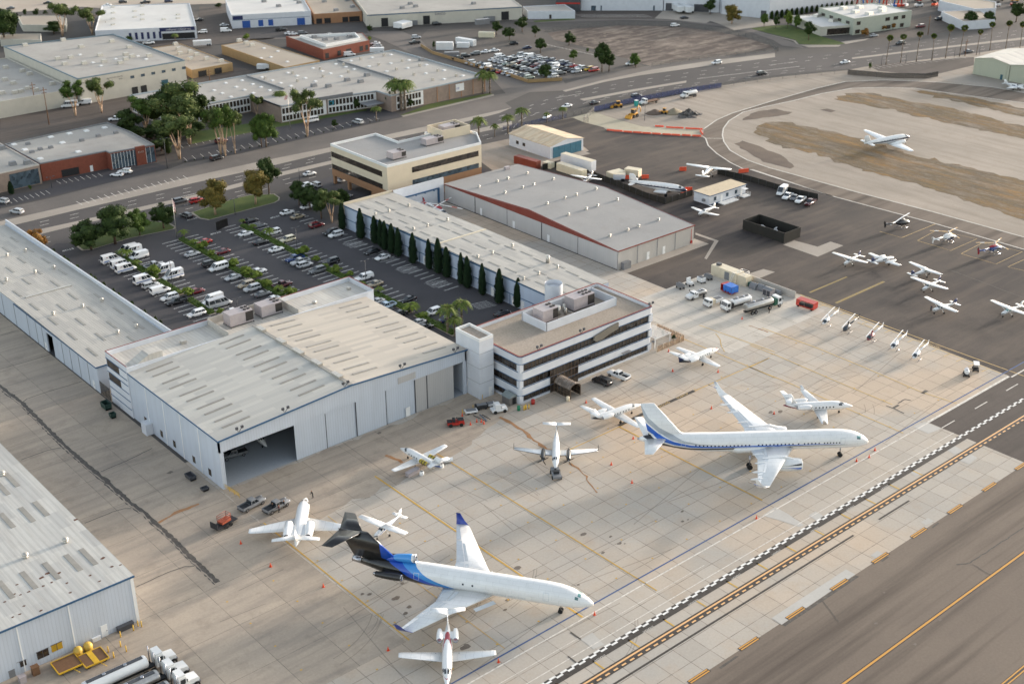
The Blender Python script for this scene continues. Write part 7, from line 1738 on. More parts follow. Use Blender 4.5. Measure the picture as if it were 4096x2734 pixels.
for a in(('00',1535,1358,960,'euc','eucalyptus with bright trunk nearest the brick office',1.3),('00',1620,1232,715,'euc2','tallest eucalyptus in group beside window walled office',1.35),('00',1250,1135,815,'euc3','forked eucalyptus at left edge of the tall group',1.3),('00',1885,1322,890,'euc','leaning eucalyptus left of three near dark suv',.75),('00',1925,1332,885,'euc3','eucalyptus middle of three near dark suv',.75),('00',2010,1312,930,'euc2','bare limbed eucalyptus right of three near dark suv',.6),('00',2235,1255,965,'mid','bright green tree beside another by frontage road, left',.7),('10',140,1255,955,'mid2','bright green tree by frontage road with pale trunks',.75),('10',490,1168,748,'euc','tall slender eucalyptus in front of the flagpole office',.8),('10',60,1000,805,'euc2','eucalyptus against the window walled office at left',.9),('00',1110,1180,925,'far','dark tree at left end of the tall group',1.1),('00',1330,1110,800,'far2','dark tree behind the forked eucalyptus',1.1),('00',1480,1130,705,'far','dark broad tree in centre of the tall group',.9),('00',1690,1110,755,'far2','dark broad tree at right of the tall group',.9),('00',1440,1312,1180,'scyp','rusty conifer beside the street lamp',1.6),('00',1835,995,820,'broad','round dark tree close against office roof',1.0),('00',645,990,680,'euc3','pale trunked tree beside the white camper van',1.0),('00',870,962,650,'euc','pale trunked tree before cream warehouse',1.0),('00',45,375,60,'far','large dark tree at the top left corner',1.2),('00',120,362,130,'far2','dark tree second at the top left corner',.7),('00',535,312,15,'euc2','tall tree with pale trunk beside the freeway',1.2),('00',790,295,55,'euc','tree left of the white roofed body shop',1.3),('00',460,290,178,'broad2','round dark tree beside the small yard',1.7),('00',215,135,70,'shrub','leftmost bush along the freeway edge',1.2),('00',310,135,65,'shrub2','middle bush along the freeway edge',1.6),('00',390,130,80,'shrub','rightmost bush along the freeway edge',1.3),('00',2110,345,285,'lime','light green tree beside the tan workshop',1.2),('00',1110,360,300,'bush','green shrub in front of the body shop, left',1.6),('00',1870,65,20,'shrub2','hedge bush beyond the body shop lot',2.5),('20',190,275,140,'far','dark tree farthest left by curved street',1.1),('20',80,345,228,'far2','dark spreading tree at back corner of car lot',1.2),('20',300,318,215,'far','dark tree between curved street and car lot',1.0),('20',345,455,320,'far2','dark tree in car lot among the back stalls',1.0),('20',590,388,263,'broad','round tree on edge of the vacant lot',1.1),('20',625,522,420,'mid','thin green tree among empty car lot stalls',.9),('20',870,615,360,'far','very large dark tree at corner of the car lot',.72),('20',930,610,430,'far2','lower dark tree merged with the very large one',.9),('20',1160,575,450,'mid2','green tree beside white car at the lot corner',1.0),('20',390,695,538,'far2','dark tree at the near wall of car lot',.95),('20',750,448,405,'bush','round bright bush at edge of vacant lot',1.2),('10',1570,420,340,'shrub','small dark tree beside the white containers',.6),('20',-30,300,180,'far','dark tree behind stacked containers',1.0),('20',1980,205,35,'gold','big golden tree in front of the white warehouse',1.3),('20',1795,125,-10,'far','dark tree beside the truck docks',1.0),('20',2255,222,112,'mid','small green tree on pale forecourt',.7),('30',120,222,110,'mid2','small tree at left of office garden',.7),('30',220,245,130,'far2','dark tree in the office garden, left',.8),('30',320,242,82,'lime','bright green upright tree in office garden',.55),('30',400,255,120,'mid','green tree in middle of the office garden',.6),('30',500,345,180,'far','large dark tree in front of the low office wing',.9),('30',500,210,135,'far2','dark tree behind the low office wing',.7),('30',1060,268,128,'broad2','narrow dark tree against pale green office',.45),('30',1140,262,205,'rust','reddish small tree at pale green office, left',1.2),('30',1225,252,198,'rust2','reddish small tree at pale green office, right',1.2),('30',985,315,240,'rust','reddish shrub beside the office entrance',1.2),('30',1025,592,530,'bush','grey green bush on planted island by palms',1.0),('30',1880,235,92,'far','dark tree in front of the low garages, left',1.0),('30',2040,225,88,'far2','dark tree in front of the low garages, right',1.0),('30',2280,190,20,'far','dark tree at the top right corner',1.1),('00',395,1500,1368,'scyp','dark upright shrub beside brick wall, left',1.7),('00',462,1500,1365,'scyp','dark upright shrub beside brick wall, right',1.7),('01',100,270,160,'cyp','clipped dark conifer at grey stone office',1.6),('01',260,235,185,'bush','round bush before the glass front office',1.0),('10',710,965,828,'far','dark shrub against window walled office, left',.8),('10',910,945,838,'far2','dark shrub against window walled office, below logo',.75),('10',1200,935,775,'broad','dark conifer like tree by the tall palms',.6),('10',1370,925,838,'far','dark shrub at the windows right of tall palms',.8),('10',725,1095,1018,'broad2','small round tree in the office parking strip',.9),('10',1025,275,210,'broad','round dark bush beside long white warehouse',.9),('10',1020,360,310,'lime','yellowish bush behind the red brick building',1.2)):
 plant(*a[:6],a[6])
for i,(u,v)in enumerate(((1050,1180),(1160,1210),(1290,1190),(1420,1210),(1540,1190),(1660,1160),(1380,1290))):plant('00',u,v,v-130,('broad2','far','broad','far2')[i%4],'dark undergrowth tree below the tall group, %s from left'%(ORD[i]if i else 'first'),1.9)
for i in range(17):plant('30',lerp(185,870,i/16),lerp(165,52,i/16),lerp(95,2,i/16),'scyp','small dark conifer along the long white wall, %s from left'%(ORD[i]if i else 'first'),2.0,'conifers along the white wall')
for i in range(22):
 t_=i/21;plant('L',lerp(850,1740,t_),lerp(402,212,t_),lerp(402,212,t_)-9,'shrub','little dark shrub between front stalls, %s counting from left'%(ORD[i]if i else 'first'),1.0,'shrubs edging the office parking')
# ================================================================== REMAINING AIRPORT STRUCTURES
def mesh_fence(name,label,pts,h,mat,post=3.0,postm=None):
 o=thing(name,label,'fence');m=MB()
 for a,b in zip(pts,pts[1:]):
  d=(b-a).normalized();nn=Vector((-d.y,d.x,0))*.02
  m.add([a-nn,b-nn,b-nn+Vector((0,0,h)),a-nn+Vector((0,0,h)),a+nn,b+nn,b+nn+Vector((0,0,h)),a+nn+Vector((0,0,h))],[(0,1,2,3),(5,4,7,6),(3,2,6,7)])
 m.build('mesh_panel',mat,o)
 L_=sum((b-a).length for a,b in zip(pts,pts[1:]));n=min(95,int(L_/post))
 for k in range(n+1):
  p=along(pts,k/n);m=MB();m.tube((p.x,p.y,0),(p.x,p.y,h+.1),.06,.06,5);m.build('post',postm or M_DGREY,o)
 return o
def screen_mat(name,col,alpha):
 t=NT(name);v=t.mapped();t.b.inputs['Alpha'].default_value=alpha
 MATS[name]=t.out(t.mix(t.noise(v,.8,3),tint(hexc(col),.8),tint(hexc(col),1.2)),.8);return MATS[name]
S_BLUE=screen_mat('blue_mesh','#4b5378',.6);S_LINK=screen_mat('chain_link','#77746f',.16);S_DARK=screen_mat('dark_mesh','#3b3835',.6)
mesh_fence('mesh_fence','blue screened fence between boulevard and construction site',WL('R',[(378,512),(560,470),(760,432),(960,402)]),2.0,S_BLUE,3,pm('blue_post','#3a4372',.6))
mesh_fence('mesh_fence','short blue fence run beside road verge palms',WL('R',[(-40,597),(110,568),(250,540)]),1.6,screen_mat('blue_link','#4b5378',.25),3,pm('blue_post','#3a4372',.6))
mesh_fence('chain_fence','chain link fence along boulevard above the infield',WL('R',[(960,402),(1150,374),(1340,352),(1540,338)]),2.0,S_LINK,6)
mesh_fence('screen_fence','dark screened fence at far taxi road below the palms',WL('30',[(838,640),(1180,668),(1500,675),(1610,655)]),2.2,S_DARK,4)
mesh_fence('chain_fence','chain link fence curving around the vacant dark lot',WL('R',[(150,148),(300,128),(500,114),(740,119),(900,136),(1060,166),(1180,204),(1222,236),(1000,258),(640,306)]),1.9,S_LINK,5)
mesh_fence('chain_fence','chain link fence and gate beside construction entrance',WL('R',[(250,540),(330,520),(378,512)])+WL('S',[(780,380),(840,385)]),2.0,S_LINK,4)
mesh_fence('screen_fence','black screened fence around yard of wingless airliner',WL('S',[(878,985),(1100,1070),(1300,1150),(1480,1225),(1690,1285),(1985,1190)]),2.1,M_BLACKF,3)
mesh_fence('screen_fence','black screened fence behind the white vans and pickups',WL('31',[(-280,100),(0,165),(250,240),(450,290),(580,320)]),2.0,M_BLACKF,3)
mesh_fence('screen_fence','short dark fence between cream box and beige container',WL('S',[(335,905),(490,875)]),2.0,M_BLACKF,3)
mesh_fence('gate_fence','tall black gate between left row hangar and main hangar',[Vector((97.4,256.2,0)),Vector((97.4,251.2,0))],3.2,S_DARK,2)
en=thing('fence_enclosure','roofless black walled enclosure around a small airplane','enclosure')
for a,b in(((288,213.5,288.2,229),(0,0)),((288.2,213.5,295.6,213.7),(0,0)),((295.4,213.7,295.6,229),(0,0)),((288.2,228.8,295.4,229),(0,0))):MB().box(a[0],a[1],0,a[2],a[3],3.1).build('screen_panel',M_BLACKF,en)
tag(MB().box(-.8,-.8,0,.8,.8,1.4).build('crate',M_WOOD,None,(290,227,0)),'brown crate in the far corner of black enclosure','crate')
tag(MB().box(-.9,-.6,0,.9,.6,1.5).build('cabinet',M_HVAC,None,(292.6,215.6,0)),'pale cabinet at the near end of black enclosure','cabinet')
po=thing('portable_office','long white portable office with blue edge and entrance ramps','building')
MB().box(296.2,249.3,.3,313.6,255.8,3.3).build('wall',M_WHITE,po);MB().box(296.0,249.1,3.3,313.8,256,3.5).build('roof',ground_mat('tan_roof','#c9b79a','#bcae97',stain='#a08a6c',stain_amt=.6),po)
m=MB();m.box(295.95,249.05,3.25,313.85,249.1,3.52);m.box(295.95,249.1,3.25,296.0,256,3.52);m.box(296.15,249.26,.3,313.6,249.3,.55);m.build('wall_trim',M_BLUETR,po)
for x in(298.2,304.0,308.3):MB().box(x,249.2,1.4,x+1.1,249.32,2.6).build('window',M_GLASSB,po)
for x in(301.3,311):MB().box(x,249.2,.4,x+1.0,249.32,2.5).build('door',M_WHITE2,po)
for x0,x1,y0 in((300.3,307.5,246.6),(310.3,313.5,246.9)):
 m=MB();m.box(x0,y0+.2,.1,x1,249.2,.4)
 for y in(y0+.2,248.0):
  for z_ in(.9,1.4):m.box(x0,y,z_,x1,y+.05,z_+.06)
  for k in range(6):m.box(lerp(x0,x1,k/5)-.03,y,.4,lerp(x0,x1,k/5)+.03,y+.05,1.4)
 m.build('ramp_railing',M_WHITE2,po)
MB().box(310.6,247.2,2.7,312.4,249.2,2.8).build('door_canopy',M_WHITE2,po);MB().box(295.6,251,1.2,296.2,252,2.0).build('air_conditioner',M_GREY,po)
ru=thing('rusty_hangar','white hangar with patchy rusty roof and teal sliding doors','hangar')
m=MB();m.extr([(292.2,0),(308,0),(308,4.5),(300,6.0),(292.2,4.5)],'y',319,341);m.build('wall',M_WHITE,ru)
RUST=corrugated('rusty_roof','#d3c1a4','y',.8,amt=.9,dirt='#a87f58',panel=(1.2,4))
for a,b in(((291.9,4.5),(300,6.1)),((300,6.1),(308.3,4.5))):m=MB();m.extr([a,b,(b[0],b[1]-.15),(a[0],a[1]-.15)],'y',318.8,341.2);m.build('roof',RUST,ru)
for k in range(5):MB().box(293.4+2.75*k,318.85,.05,296.05+2.75*k,318.98,3.9).build('sliding_door',pm('teal_door','#2f6478',.5,.15),ru)
for y in(333,336.5):MB().box(292.14,y-.7,1.5,292.25,y+.7,2.7).build('window',M_GLASS,ru)
def box_trailer(name,label,a,b,wd,h,mat,roofm,side=1,wheels=False,z0=.1,cat='trailer',group=None):
 d=(b-a);L_=d.length;o=thing(name,label,cat,a,math.atan2(d.y,d.x),group)
 y0,y1=(0,wd)if side>0 else(-wd,0)
 MB().box(0,y0,z0,L_,y1,h).build('body',mat,o);MB().box(.03,y0+.03,h,L_-.03,y1-.03,h+.06).build('roof',roofm,o)
 m=MB();m.box(L_,y0+.15,z0+.1,L_+.05,(y0+y1)/2-.03,h-.15);m.box(L_,(y0+y1)/2+.03,z0+.1,L_+.05,y1-.15,h-.15);m.build('rear_doors',mat,o)
 if wheels:
  for x in(L_*.78,L_*.9):
   for y in(y0+.1,y1-.1):m=MB();wheel(m,x,y,.48,.3);m.build('wheel',C_TYRE,o)
 return o
CREAM=siding('cream_container','#d3cbb2','x',.4,.18);RCON=siding('red_container','#7d3a2c','x',.4,.2);WCON=siding('white_container','#d6d8d8','x',.4,.12)
for nm,lab,ps,wd,h,mt,rf,wh in(('semi_trailer','long white semi trailer beside teal hangar doors',((535,850),(868,945)),2.6,4.0,M_WHITE,M_TAN,True),('shipping_container','long beige container in front of the white semi trailer',((488,915),(765,1005)),2.5,2.7,CREAM,M_TAN,False),('shipping_container','dark red container behind grey hangar roof',((20,835),(262,905)),2.5,2.7,RCON,RCON,False),('shipping_container','low cream box container next to dark red one',((338,880),(420,900)),2.5,1.9,CREAM,M_TAN,False),('box_trailer','beige box trailer at the wingless airliner yard, left',((1036,1000),(1110,1030)),5.5,2.4,M_TAN,M_TAN,True),('box_trailer','white box trailer with two doors in wingless airliner yard',((1112,1030),(1240,1035)),2.5,2.3,M_WHITE,M_TAN,True),('box_trailer','cream rounded box trailer behind the airliner fin',((1232,985),(1385,1010)),3.0,2.9,M_TAN,M_TAN,True)):
 a,b=W('S',*ps[0]),W('S',*ps[1]);box_trailer(nm,lab,a,b,wd,h,mt,rf,1,wh,.5 if wh else.1,'trailer' if 'trailer' in nm else 'container')
def barrier(loc,rz,label,L_=2.6,h=.55,grp='orange barriers round the taxi road works'):
 m=MB();m.extr([(-.3,0),(.3,0),(.18,h*.5),(.12,h),(-.12,h),(-.18,h*.5)],'x',-L_/2,L_/2);o=m.build('barrier',M_ORNG,None,loc,rz);tag(o,label,'barrier',grp)
for i,(u,v)in enumerate(((1090,475),(1170,482),(1275,493),(1380,499),(1482,507),(1590,514),(1703,521),(1805,527),(1918,531),(2032,537))):barrier(W('S',u,v),-.95,'low orange barrier along near edge of pale strip, %s from left'%(ORD[i]if i else 'first'),3.2)
for i,(u,v)in enumerate(((1622,432),(1742,445),(1840,450),(1955,457),(2050,462))):barrier(W('S',u,v),-.95,'low orange barrier along far edge of pale strip, %s from left'%(ORD[i]if i else 'first'),3.2)
for(u,v),lab in(((1880,915),'tall orange block left of the airplane seen from behind'),((1465,1000),'orange block right of cream rounded trailer'),((1278,1005),'orange block under the cream rounded trailer'),((1898,1160),'orange block beside airliner nose, left'),((1942,1138),'orange block beside airliner nose, right')):barrier(W('S',u,v),-.6,lab,2.4,1.3,'orange blocks on the ramp')
barrier(W('21',2080,85),-.4,'long orange block near the small sheds',3.6,1.3,'orange blocks on the ramp');barrier(W('S',2085,500),.9,'orange barrier closing the right end of pale strip',5)
def heap(name,label,loc,r,h,mat,seed,rough=.25):
 rnd=random.Random(seed);m=MB();n,k=18,6
 m.loft([[((r*(1-i/k)**.9)*math.cos(2*PI*j/n)*rnd.uniform(1-rough,1+rough),(r*(1-i/k)**.9)*.7*math.sin(2*PI*j/n)*rnd.uniform(1-rough,1+rough),h*(i/k)**.9*rnd.uniform(1-rough,1+rough*.5))for j in range(n)]for i in range(k+1)],sm=rough<.2);tag(m.build(name,mat,None,loc),label,'pile')
heap('earth_mound','brown earth mound left of small yellow loader',W('20',1325,965),4.5,1.5,G_SOIL,1,.1);heap('gravel_pile','greenish grey gravel heap right of small yellow loader',W('20',1482,965),4.2,2.0,pm('gravel','#837a66',.9,.2,2),2,.1)
heap('rubble_pile','jagged heap of broken dark pavement',W('20',1610,985),5.2,2.6,pm('broken_asphalt','#55524f',.9,.5,1.2),3,.42)
YEL=pm('machine_yellow','#c08a2a',.5,.15,1)
def digger(label,loc,rz,S=1.0,arm=False):
 o=thing('loader',label,'construction vehicle',loc,rz,None,S)
 MB().box(-1.3,-.6,.5,1.2,.6,1.2).build('engine_body',YEL,o);m=MB();m.box(-.5,-.5,1.2,.6,.5,2.2);c=m.build('cab',C_TRIM,o);MB().box(-.6,-.6,2.2,.7,.6,2.3).build('cab_roof',YEL,c)
 for s in(-1,1):
  m=MB();m.path([(-.9,s*.65,1.3),(1.6,s*.65,1.0),(2.1,s*.65,.4)],.09,5);m.build('lift_arm',YEL,o)
  for x in(-.8,.8):m=MB();wheel(m,x,s*.75,.45,.35);m.build('wheel',C_TYRE,o)
 m=MB();m.extr([(2.0,.15),(2.9,.1),(2.9,.25),(2.2,.9),(2.0,.9)],'y',-.95,.95);m.build('bucket',YEL,o)
 if arm:m=MB();m.path([(-1.3,0,1.0),(-2.2,0,2.9),(-3.4,0,1.6),(-3.3,0,.7)],.13,5);m.build('backhoe_arm',YEL,o)
digger('yellow tracked skid loader beside the blue mesh fence',W('20',1010,918),2.6,1.15);digger('yellow backhoe working in the dug trench',W('20',1140,1000),3.3,1.4,True);digger('small yellow loader between earth mound and gravel',W('20',1405,972),1.9,1.0)
o=thing('portable_toilet','turquoise portable toilet beside the flatbed truck','toilet',W('20',1163,905));MB().box(-.6,-.6,0,.6,.6,2.2).build('cabin',pm('turquoise_plastic','#2b9a92',.5),o);MB().box(-.65,-.65,2.2,.65,.65,2.35).build('roof',M_WHITE2,o);MB().box(-.4,-.63,.1,.4,-.6,2.0).build('door',pm('turquoise_plastic','#2b9a92',.5),o)
p=W('20',1275,885);o=thing('flatbed_truck','white flatbed truck beside the portable toilet','truck',p,PI-.05);truck_cab(o,2.0,1.1,2.5,1.4);chassis(o,-4.5,2.2);MB().box(-4.8,-1.2,1.0,1.8,1.2,1.15).build('deck',M_WOOD,o);truck_wheels(o,(-3.0,4.2))
p=W('20',1615,830);o=thing('water_truck','white water truck parked on the construction dirt','truck',p,PI-.1);truck_cab(o,1.4,1.1,2.5,1.3);chassis(o,-3.6,1.6);tank(o,-3.6,1.2,1.9,1.15,.8,M_WHITE2);truck_wheels(o,(-2.6,-1.6,3.5))
o=thing('pergola','white slatted pergola over garden tables beside office','pergola');px0,px1,py0,py1=208.4,213.6,189.5,195.0
for x in(px0,px1):
 for y in(py0,py1):MB().box(x-.1,y-.1,0,x+.1,y+.1,2.6).build('post',M_WHITE2,o)
m=MB()
for k in range(12):m.box(lerp(px0,px1,k/11)-.05,py0-.4,2.7,lerp(px0,px1,k/11)+.05,py1+.4,2.82)
for y in(py0,py1):m.box(px0-.3,y-.06,2.55,px1+.3,y+.06,2.7)
m.build('roof_slats',M_WHITE2,o)
for i,(x,y)in enumerate(((210,191.5),(212,193.2))):
 m=MB();m.tube((x,y,.7),(x,y,.76),.6,.6,10);m.tube((x,y,0),(x,y,.7),.05,.05,5);tag(m.build('garden_table',M_DGREY),('round garden table under pergola, nearer the apron','round garden table under pergola, farther back')[i],'table')
mesh_fence('garden_fence','low tan fence closing the pergola garden toward apron',[Vector((207.4,187.9,0)),Vector((217,187.9,0)),Vector((217,197,0))],1.5,screen_mat('tan_mesh','#a5886a',.5),2,M_TAN)
for i,(x,y)in enumerate(((215.5,190),(215.4,193.5),(211,196.5),(208.3,197.5))):
 o_,_=tree_proto('shrub');dup(o_,'olive shrub in pergola garden, %s clockwise from the apron corner'%ORD[i].replace('nearest','first'),(x,y,0),i,'pergola garden shrubs',.17)
def tug(name,label,loc,rz,col,S=1.0):
 o=thing(name,label,'tow tractor',loc,rz,None,S);MB().box(-1.6,-.8,.4,1.6,.8,.85).build('body',col,o);MB().box(.5,-.75,.85,1.5,.75,1.15).build('bonnet',col,o);MB().box(-.6,-.5,.85,-.1,.5,1.4).build('seat',C_TRIM,o);m=MB();m.path([(.4,.1,1.1),(.2,.1,1.45)],.04,5);m.tube((.2,.1,1.45),(.17,.1,1.5),.2,.2,8);m.build('steering_wheel',C_TRIM,o)
 for x in(-1.0,1.0):
  for s in(-1,1):m=MB();wheel(m,x,s*.8,.36,.24);m.build('wheel',C_TYRE,o)
 return o
o=tug('tow_tractor','red low tow tractor with black deck on open concrete',W('E',285,700),-.55,M_RED,1.15);MB().box(.4,-.6,1.16,1.5,.6,1.24).build('deck',C_TRIM,o);MB().box(-1.6,-.6,.86,-.7,.6,.95).build('deck',C_TRIM,o);o=tug('tow_tractor','white tow tractor parked beside grey garden shed',W('E',960,490),-.35,M_WHITE2,1.1);MB().box(-.9,-.8,.85,.2,.8,1.9).build('cab',M_WHITE2,o)
tug('tow_tractor','small grey and red tug coupled to the twin turboprop nose',W('22',478,1290),1.0,M_GREY,1.1)
for(u,v),lab,mt,rz in(((525,515),'white flat cart with yellow post in painted bay',M_WHITE2,-.4),((690,445),'black covered cart in painted bay',C_TRIM,-.4),((800,410),'long white rack cart behind black cart',M_WHITE2,-.4)):
 cart('service_cart',lab,W('E',u,v),rz,[('deck',mt,[(-1.4,-.7,.4,1.4,.7,.8 if mt is M_WHITE2 else 1.1)]),('top',M_GREY,[(-1.1,-.55,1.1 if mt is not M_WHITE2 else.8,1.1,.55,1.2 if mt is not M_WHITE2 else.9)]),('tow_bar',M_YELP,[(-2.0,-.05,.4,-1.4,.05,.5),(-2.0,-.05,.4,-1.9,.05,1.3)])])
for i,(a,b)in enumerate((((560,570),(760,660)),((660,555),(775,655)),((700,560),(830,630)))):
 m=MB();m.tube(W('E',*a)+Vector((0,0,.35)),W('E',*b)+Vector((0,0,.3)),.09,.09,6);tag(m.build('tow_bar',(C_TRIM,M_BLUETR,C_TRIM)[i]),('black tow bar left of the blue one','blue tow bar lying between two black ones','black tow bar right of the blue one')[i],'tow bar')
p=W('E',960,370);o=thing('garden_shed','grey garden shed standing against corner of office','shed',(164.3,191.8,0));MB().box(-1.4,-1.3,0,1.0,1.3,1.9).build('wall',pm('shed_grey','#6f6a66',.7),o);m=MB();m.extr([(-1.6,1.9),(1.2,1.9),(-.2,2.7)],'y',-1.4,1.4);m.build('roof',pm('shed_roof','#7d8584',.7),o);MB().box(-.6,-1.34,.1,.4,-1.3,1.7).build('door',M_DARK,o)
for(u,v),mt,lab,r in(((1272,470),pm('green_drum','#1f7a56',.5),'green drum by office corner',.38),((1355,470),M_YELP,'yellow bollard nearest green drum',.13),((1432,445),M_YELP,'yellow bollard farther from green drum',.13),((1495,370),M_RED,'dark red drum against office wall',.45),((1382,455),M_YELP,'yellow extinguisher drum between bollards',.2),((2040,325),M_TAN,'beige litter bin beside entrance canopy',.38),((700,290),M_YELP,'yellow bollard at foot of the stair tower',.12)):
 p=W('E',u,v);m=MB();m.tube((p.x,p.y,0),(p.x,p.y,1.05),r,r,10);m.tube((p.x,p.y,1.05),(p.x,p.y,1.12),r*1.05,r*.8,10);tag(m.build('drum' if r>.15 else 'bollard',mt),lab,'drum' if r>.15 else 'bollard')
o=thing('work_bench','grey wheeled work bench under wing of the uncowled jet','bench',W('12',1390,1275),.1);MB().box(-1.6,-.6,.95,1.6,.6,1.05).build('bench_top',M_HVAC,o);MB().box(-1.5,-.5,.15,1.5,.5,.95).build('cabinet',M_HVAC,o)
for i,((u,v),lab)in enumerate((((1695,1168),'large white engine cowl lying on concrete'),((1635,1212),'upright white engine cowl near jet tail'),((1467,1275),'white engine cowl beside work bench'))):
 p=W('12',u,v);m=MB();m.loft([[(x,.5*math.cos(2*PI*k/14),.5+.5*math.sin(2*PI*k/14))for k in range(14)]for x in((-.9,.9)if i==0 else(-.35,.35))],cap=False)if i==0 else m.loft([[(q*math.cos(2*PI*k/14),q*math.sin(2*PI*k/14),z_)for k in range(14)]for z_,q in((0,.5),(.5,.5),(.85,.35))],cap=False);tag(m.build('engine_cowl',A_WHITE,None,p,-.5),lab,'engine cowl')
for i,((u,v),lab)in enumerate((((735,470),'brown decked yellow edged platform trailer, left one'),((1030,400),'brown decked platform trailer with wide yellow stripe'))):
 p=W('B',u,v,.8);o=thing('platform_trailer',lab,'trailer',(p.x,p.y,0),-.02);MB().box(-1.9,-1.7,.6,1.9,1.7,.75).build('deck',M_WOOD,o);m=MB()
 for s in(-1,1):m.box(-1.95,s*1.75-.06,.55,1.95,s*1.75+.06,.82);m.box(s*1.95-.06,-1.7,.55,s*1.95+.06,1.7,.82)
 m.build('edge_frame',M_YELP,o);m=MB();m.tube((.4,-1.8,.6),(.9,-3.2,.5),.06,.06,5);m.build('tow_bar',M_YELP,o)
 if i:MB().box(-.5,-1.68,.75,.4,1.68,.78).build('yellow_stripe',M_YELP,o)
 for x in(-1.4,1.4):
  for y in(-1.3,1.3):m=MB();wheel(m,x,y,.3,.2);m.build('wheel',C_TYRE,o)
for i,(u,v)in enumerate(((865,340),(972,290))):
 p=W('B',u,v,.6);m=MB();m.loft([[(q*math.cos(2*PI*k/14),q*math.sin(2*PI*k/14),z_)for k in range(14)]for z_,q in((0,.75),(.9,.78),(1.25,.6),(1.45,.2))]);tag(m.build('storage_tank',pm('mustard_plastic','#c9a545',.5,.12),None,(p.x,p.y,0)),('domed mustard tank at hangar wall, left','domed mustard tank at hangar wall, right')[i],'tank')
for i,(u,v)in enumerate(((1335,185),(1478,112),(1528,65),(1567,70),(1335,290),(1200,350),(1260,412),(1398,345))):
 p=W('B',u,v);m=MB();m.tube((p.x,p.y,0),(p.x,p.y,1.15),.1,.1,8);m.ball((p.x,p.y,1.15),.1,8,4);tag(m.build('bollard',M_YELP),'yellow bollard in corner hangar yard, '+('left end of bin row','second along bin row','first of close pair','at hangar corner','farthest of four round manhole','left of four round manhole','nearest of four round manhole','right of four round manhole')[i],'bollard','yellow bollards')
for i,((u,v),s_,mt,lab)in enumerate((((240,560),(1.2,1.0,2.3),M_GREY,'tall grey cabinet by corner hangar wall'),((130,610),(1.0,1.0,1.4),M_GREY,'short grey cabinet by corner hangar wall'),((400,590),(1.1,.9,1.5),M_WOOD,'brown cabinet beside platform trailers'),((255,680),(1.0,1.0,1.2),M_HVAC,'pale square unit at bottom left edge'),((1390,95),(2.8,.7,.9),M_DGREY,'row of dark green bins at hangar corner'),((1065,215),(1.4,.8,.7),M_WHITE2,'white chest beside mustard tanks'))):
 p=W('B',u,v);m=MB();m.box(-s_[0]/2,-s_[1]/2,0,s_[0]/2,s_[1]/2,s_[2]);m.box(-s_[0]/2-.05,-s_[1]/2-.05,s_[2],s_[0]/2+.05,s_[1]/2+.05,s_[2]+.08);tag(m.build('cabinet' if 'bins' not in lab else 'bin_row',mt,None,p),lab,'cabinet' if 'bins' not in lab else 'bins')
for(u,v),mt,lab,s_ in(((910,710),pm('bin_green','#1f3b33',.6),'open dark green skip beside main hangar',(1.3,2.6,1.5)),((965,790),pm('bin_green','#1f3b33',.6),'smaller green bin in front of the skip',(1.0,1.2,1.2)),((1630,1310),M_DGREY,'dark wheeled ground cart by hangar side wall',(1.2,2.4,1.0)),((1750,1410),M_DGREY,'small dark cart near main hangar corner',(1.2,1.2,.7))):
 p=W('02',u,v);m=MB();x,y,z_=s_;m.extr([(-x/2,.15),(x/2,.15),(x/2+.15,z_),(x/2,z_),(x/2-.1,.4),(-x/2+.1,.4),(-x/2,z_),(-x/2-.15,z_)],'y',-y/2,y/2);m.box(-x/2,-y/2,.15,x/2,-y/2+.1,z_);m.box(-x/2,y/2-.1,.15,x/2,y/2,z_);tag(m.build('waste_bin' if 'cart' not in lab else 'ground_cart',mt,None,p),lab,'bin' if 'cart' not in lab else 'cart')
m=MB();a,b=W('02',1920,1395),W('02',2045,1475)
for z_ in(.5,.8,1.1):m.tube(a+Vector((0,0,z_)),b+Vector((0,0,z_)),.05,.05,5)
for k in range(4):q=a.lerp(b,k/3);m.tube((q.x,q.y,0),(q.x,q.y,1.15),.05,.05,5)
tag(m.build('guard_rail',M_YELP),'yellow pipe rail at open hangar door corner','railing')
p=W('03',1920,185,.7);o=thing('equipment_trailer','black trailer carrying an orange scissor lift','trailer',(p.x,p.y,0),.25);MB().box(-2.6,-1,.5,2.4,1,.65).build('deck',C_TRIM,o);m=MB();m.box(-2.7,-1,.6,-2.6,1,1.9);m.build('tail_gate',C_TRIM,o);MB().box(-1.2,-.7,.9,1.0,.7,1.3).build('lift_base',pm('faded_orange','#9c4a30',.6),o);m=MB()
for z_ in(1.4,1.9,2.4):
 for s in(-.7,.7):m.tube((-1.2,s,z_),(1.0,s,z_),.04,.04,4)
 for x in(-1.2,1.0):m.tube((x,-.7,z_),(x,.7,z_),.04,.04,4);m.tube((x,-.7,1.3),(x,-.7,2.4),.04,.04,4);m.tube((x,.7,1.3),(x,.7,2.4),.04,.04,4)
m.build('lift_cage',pm('faded_orange','#9c4a30',.6),o)
for x in(-.5,.5):
 for s in(-1,1):m=MB();wheel(m,x,s*1.1,.36,.22);m.build('wheel',C_TYRE,o)
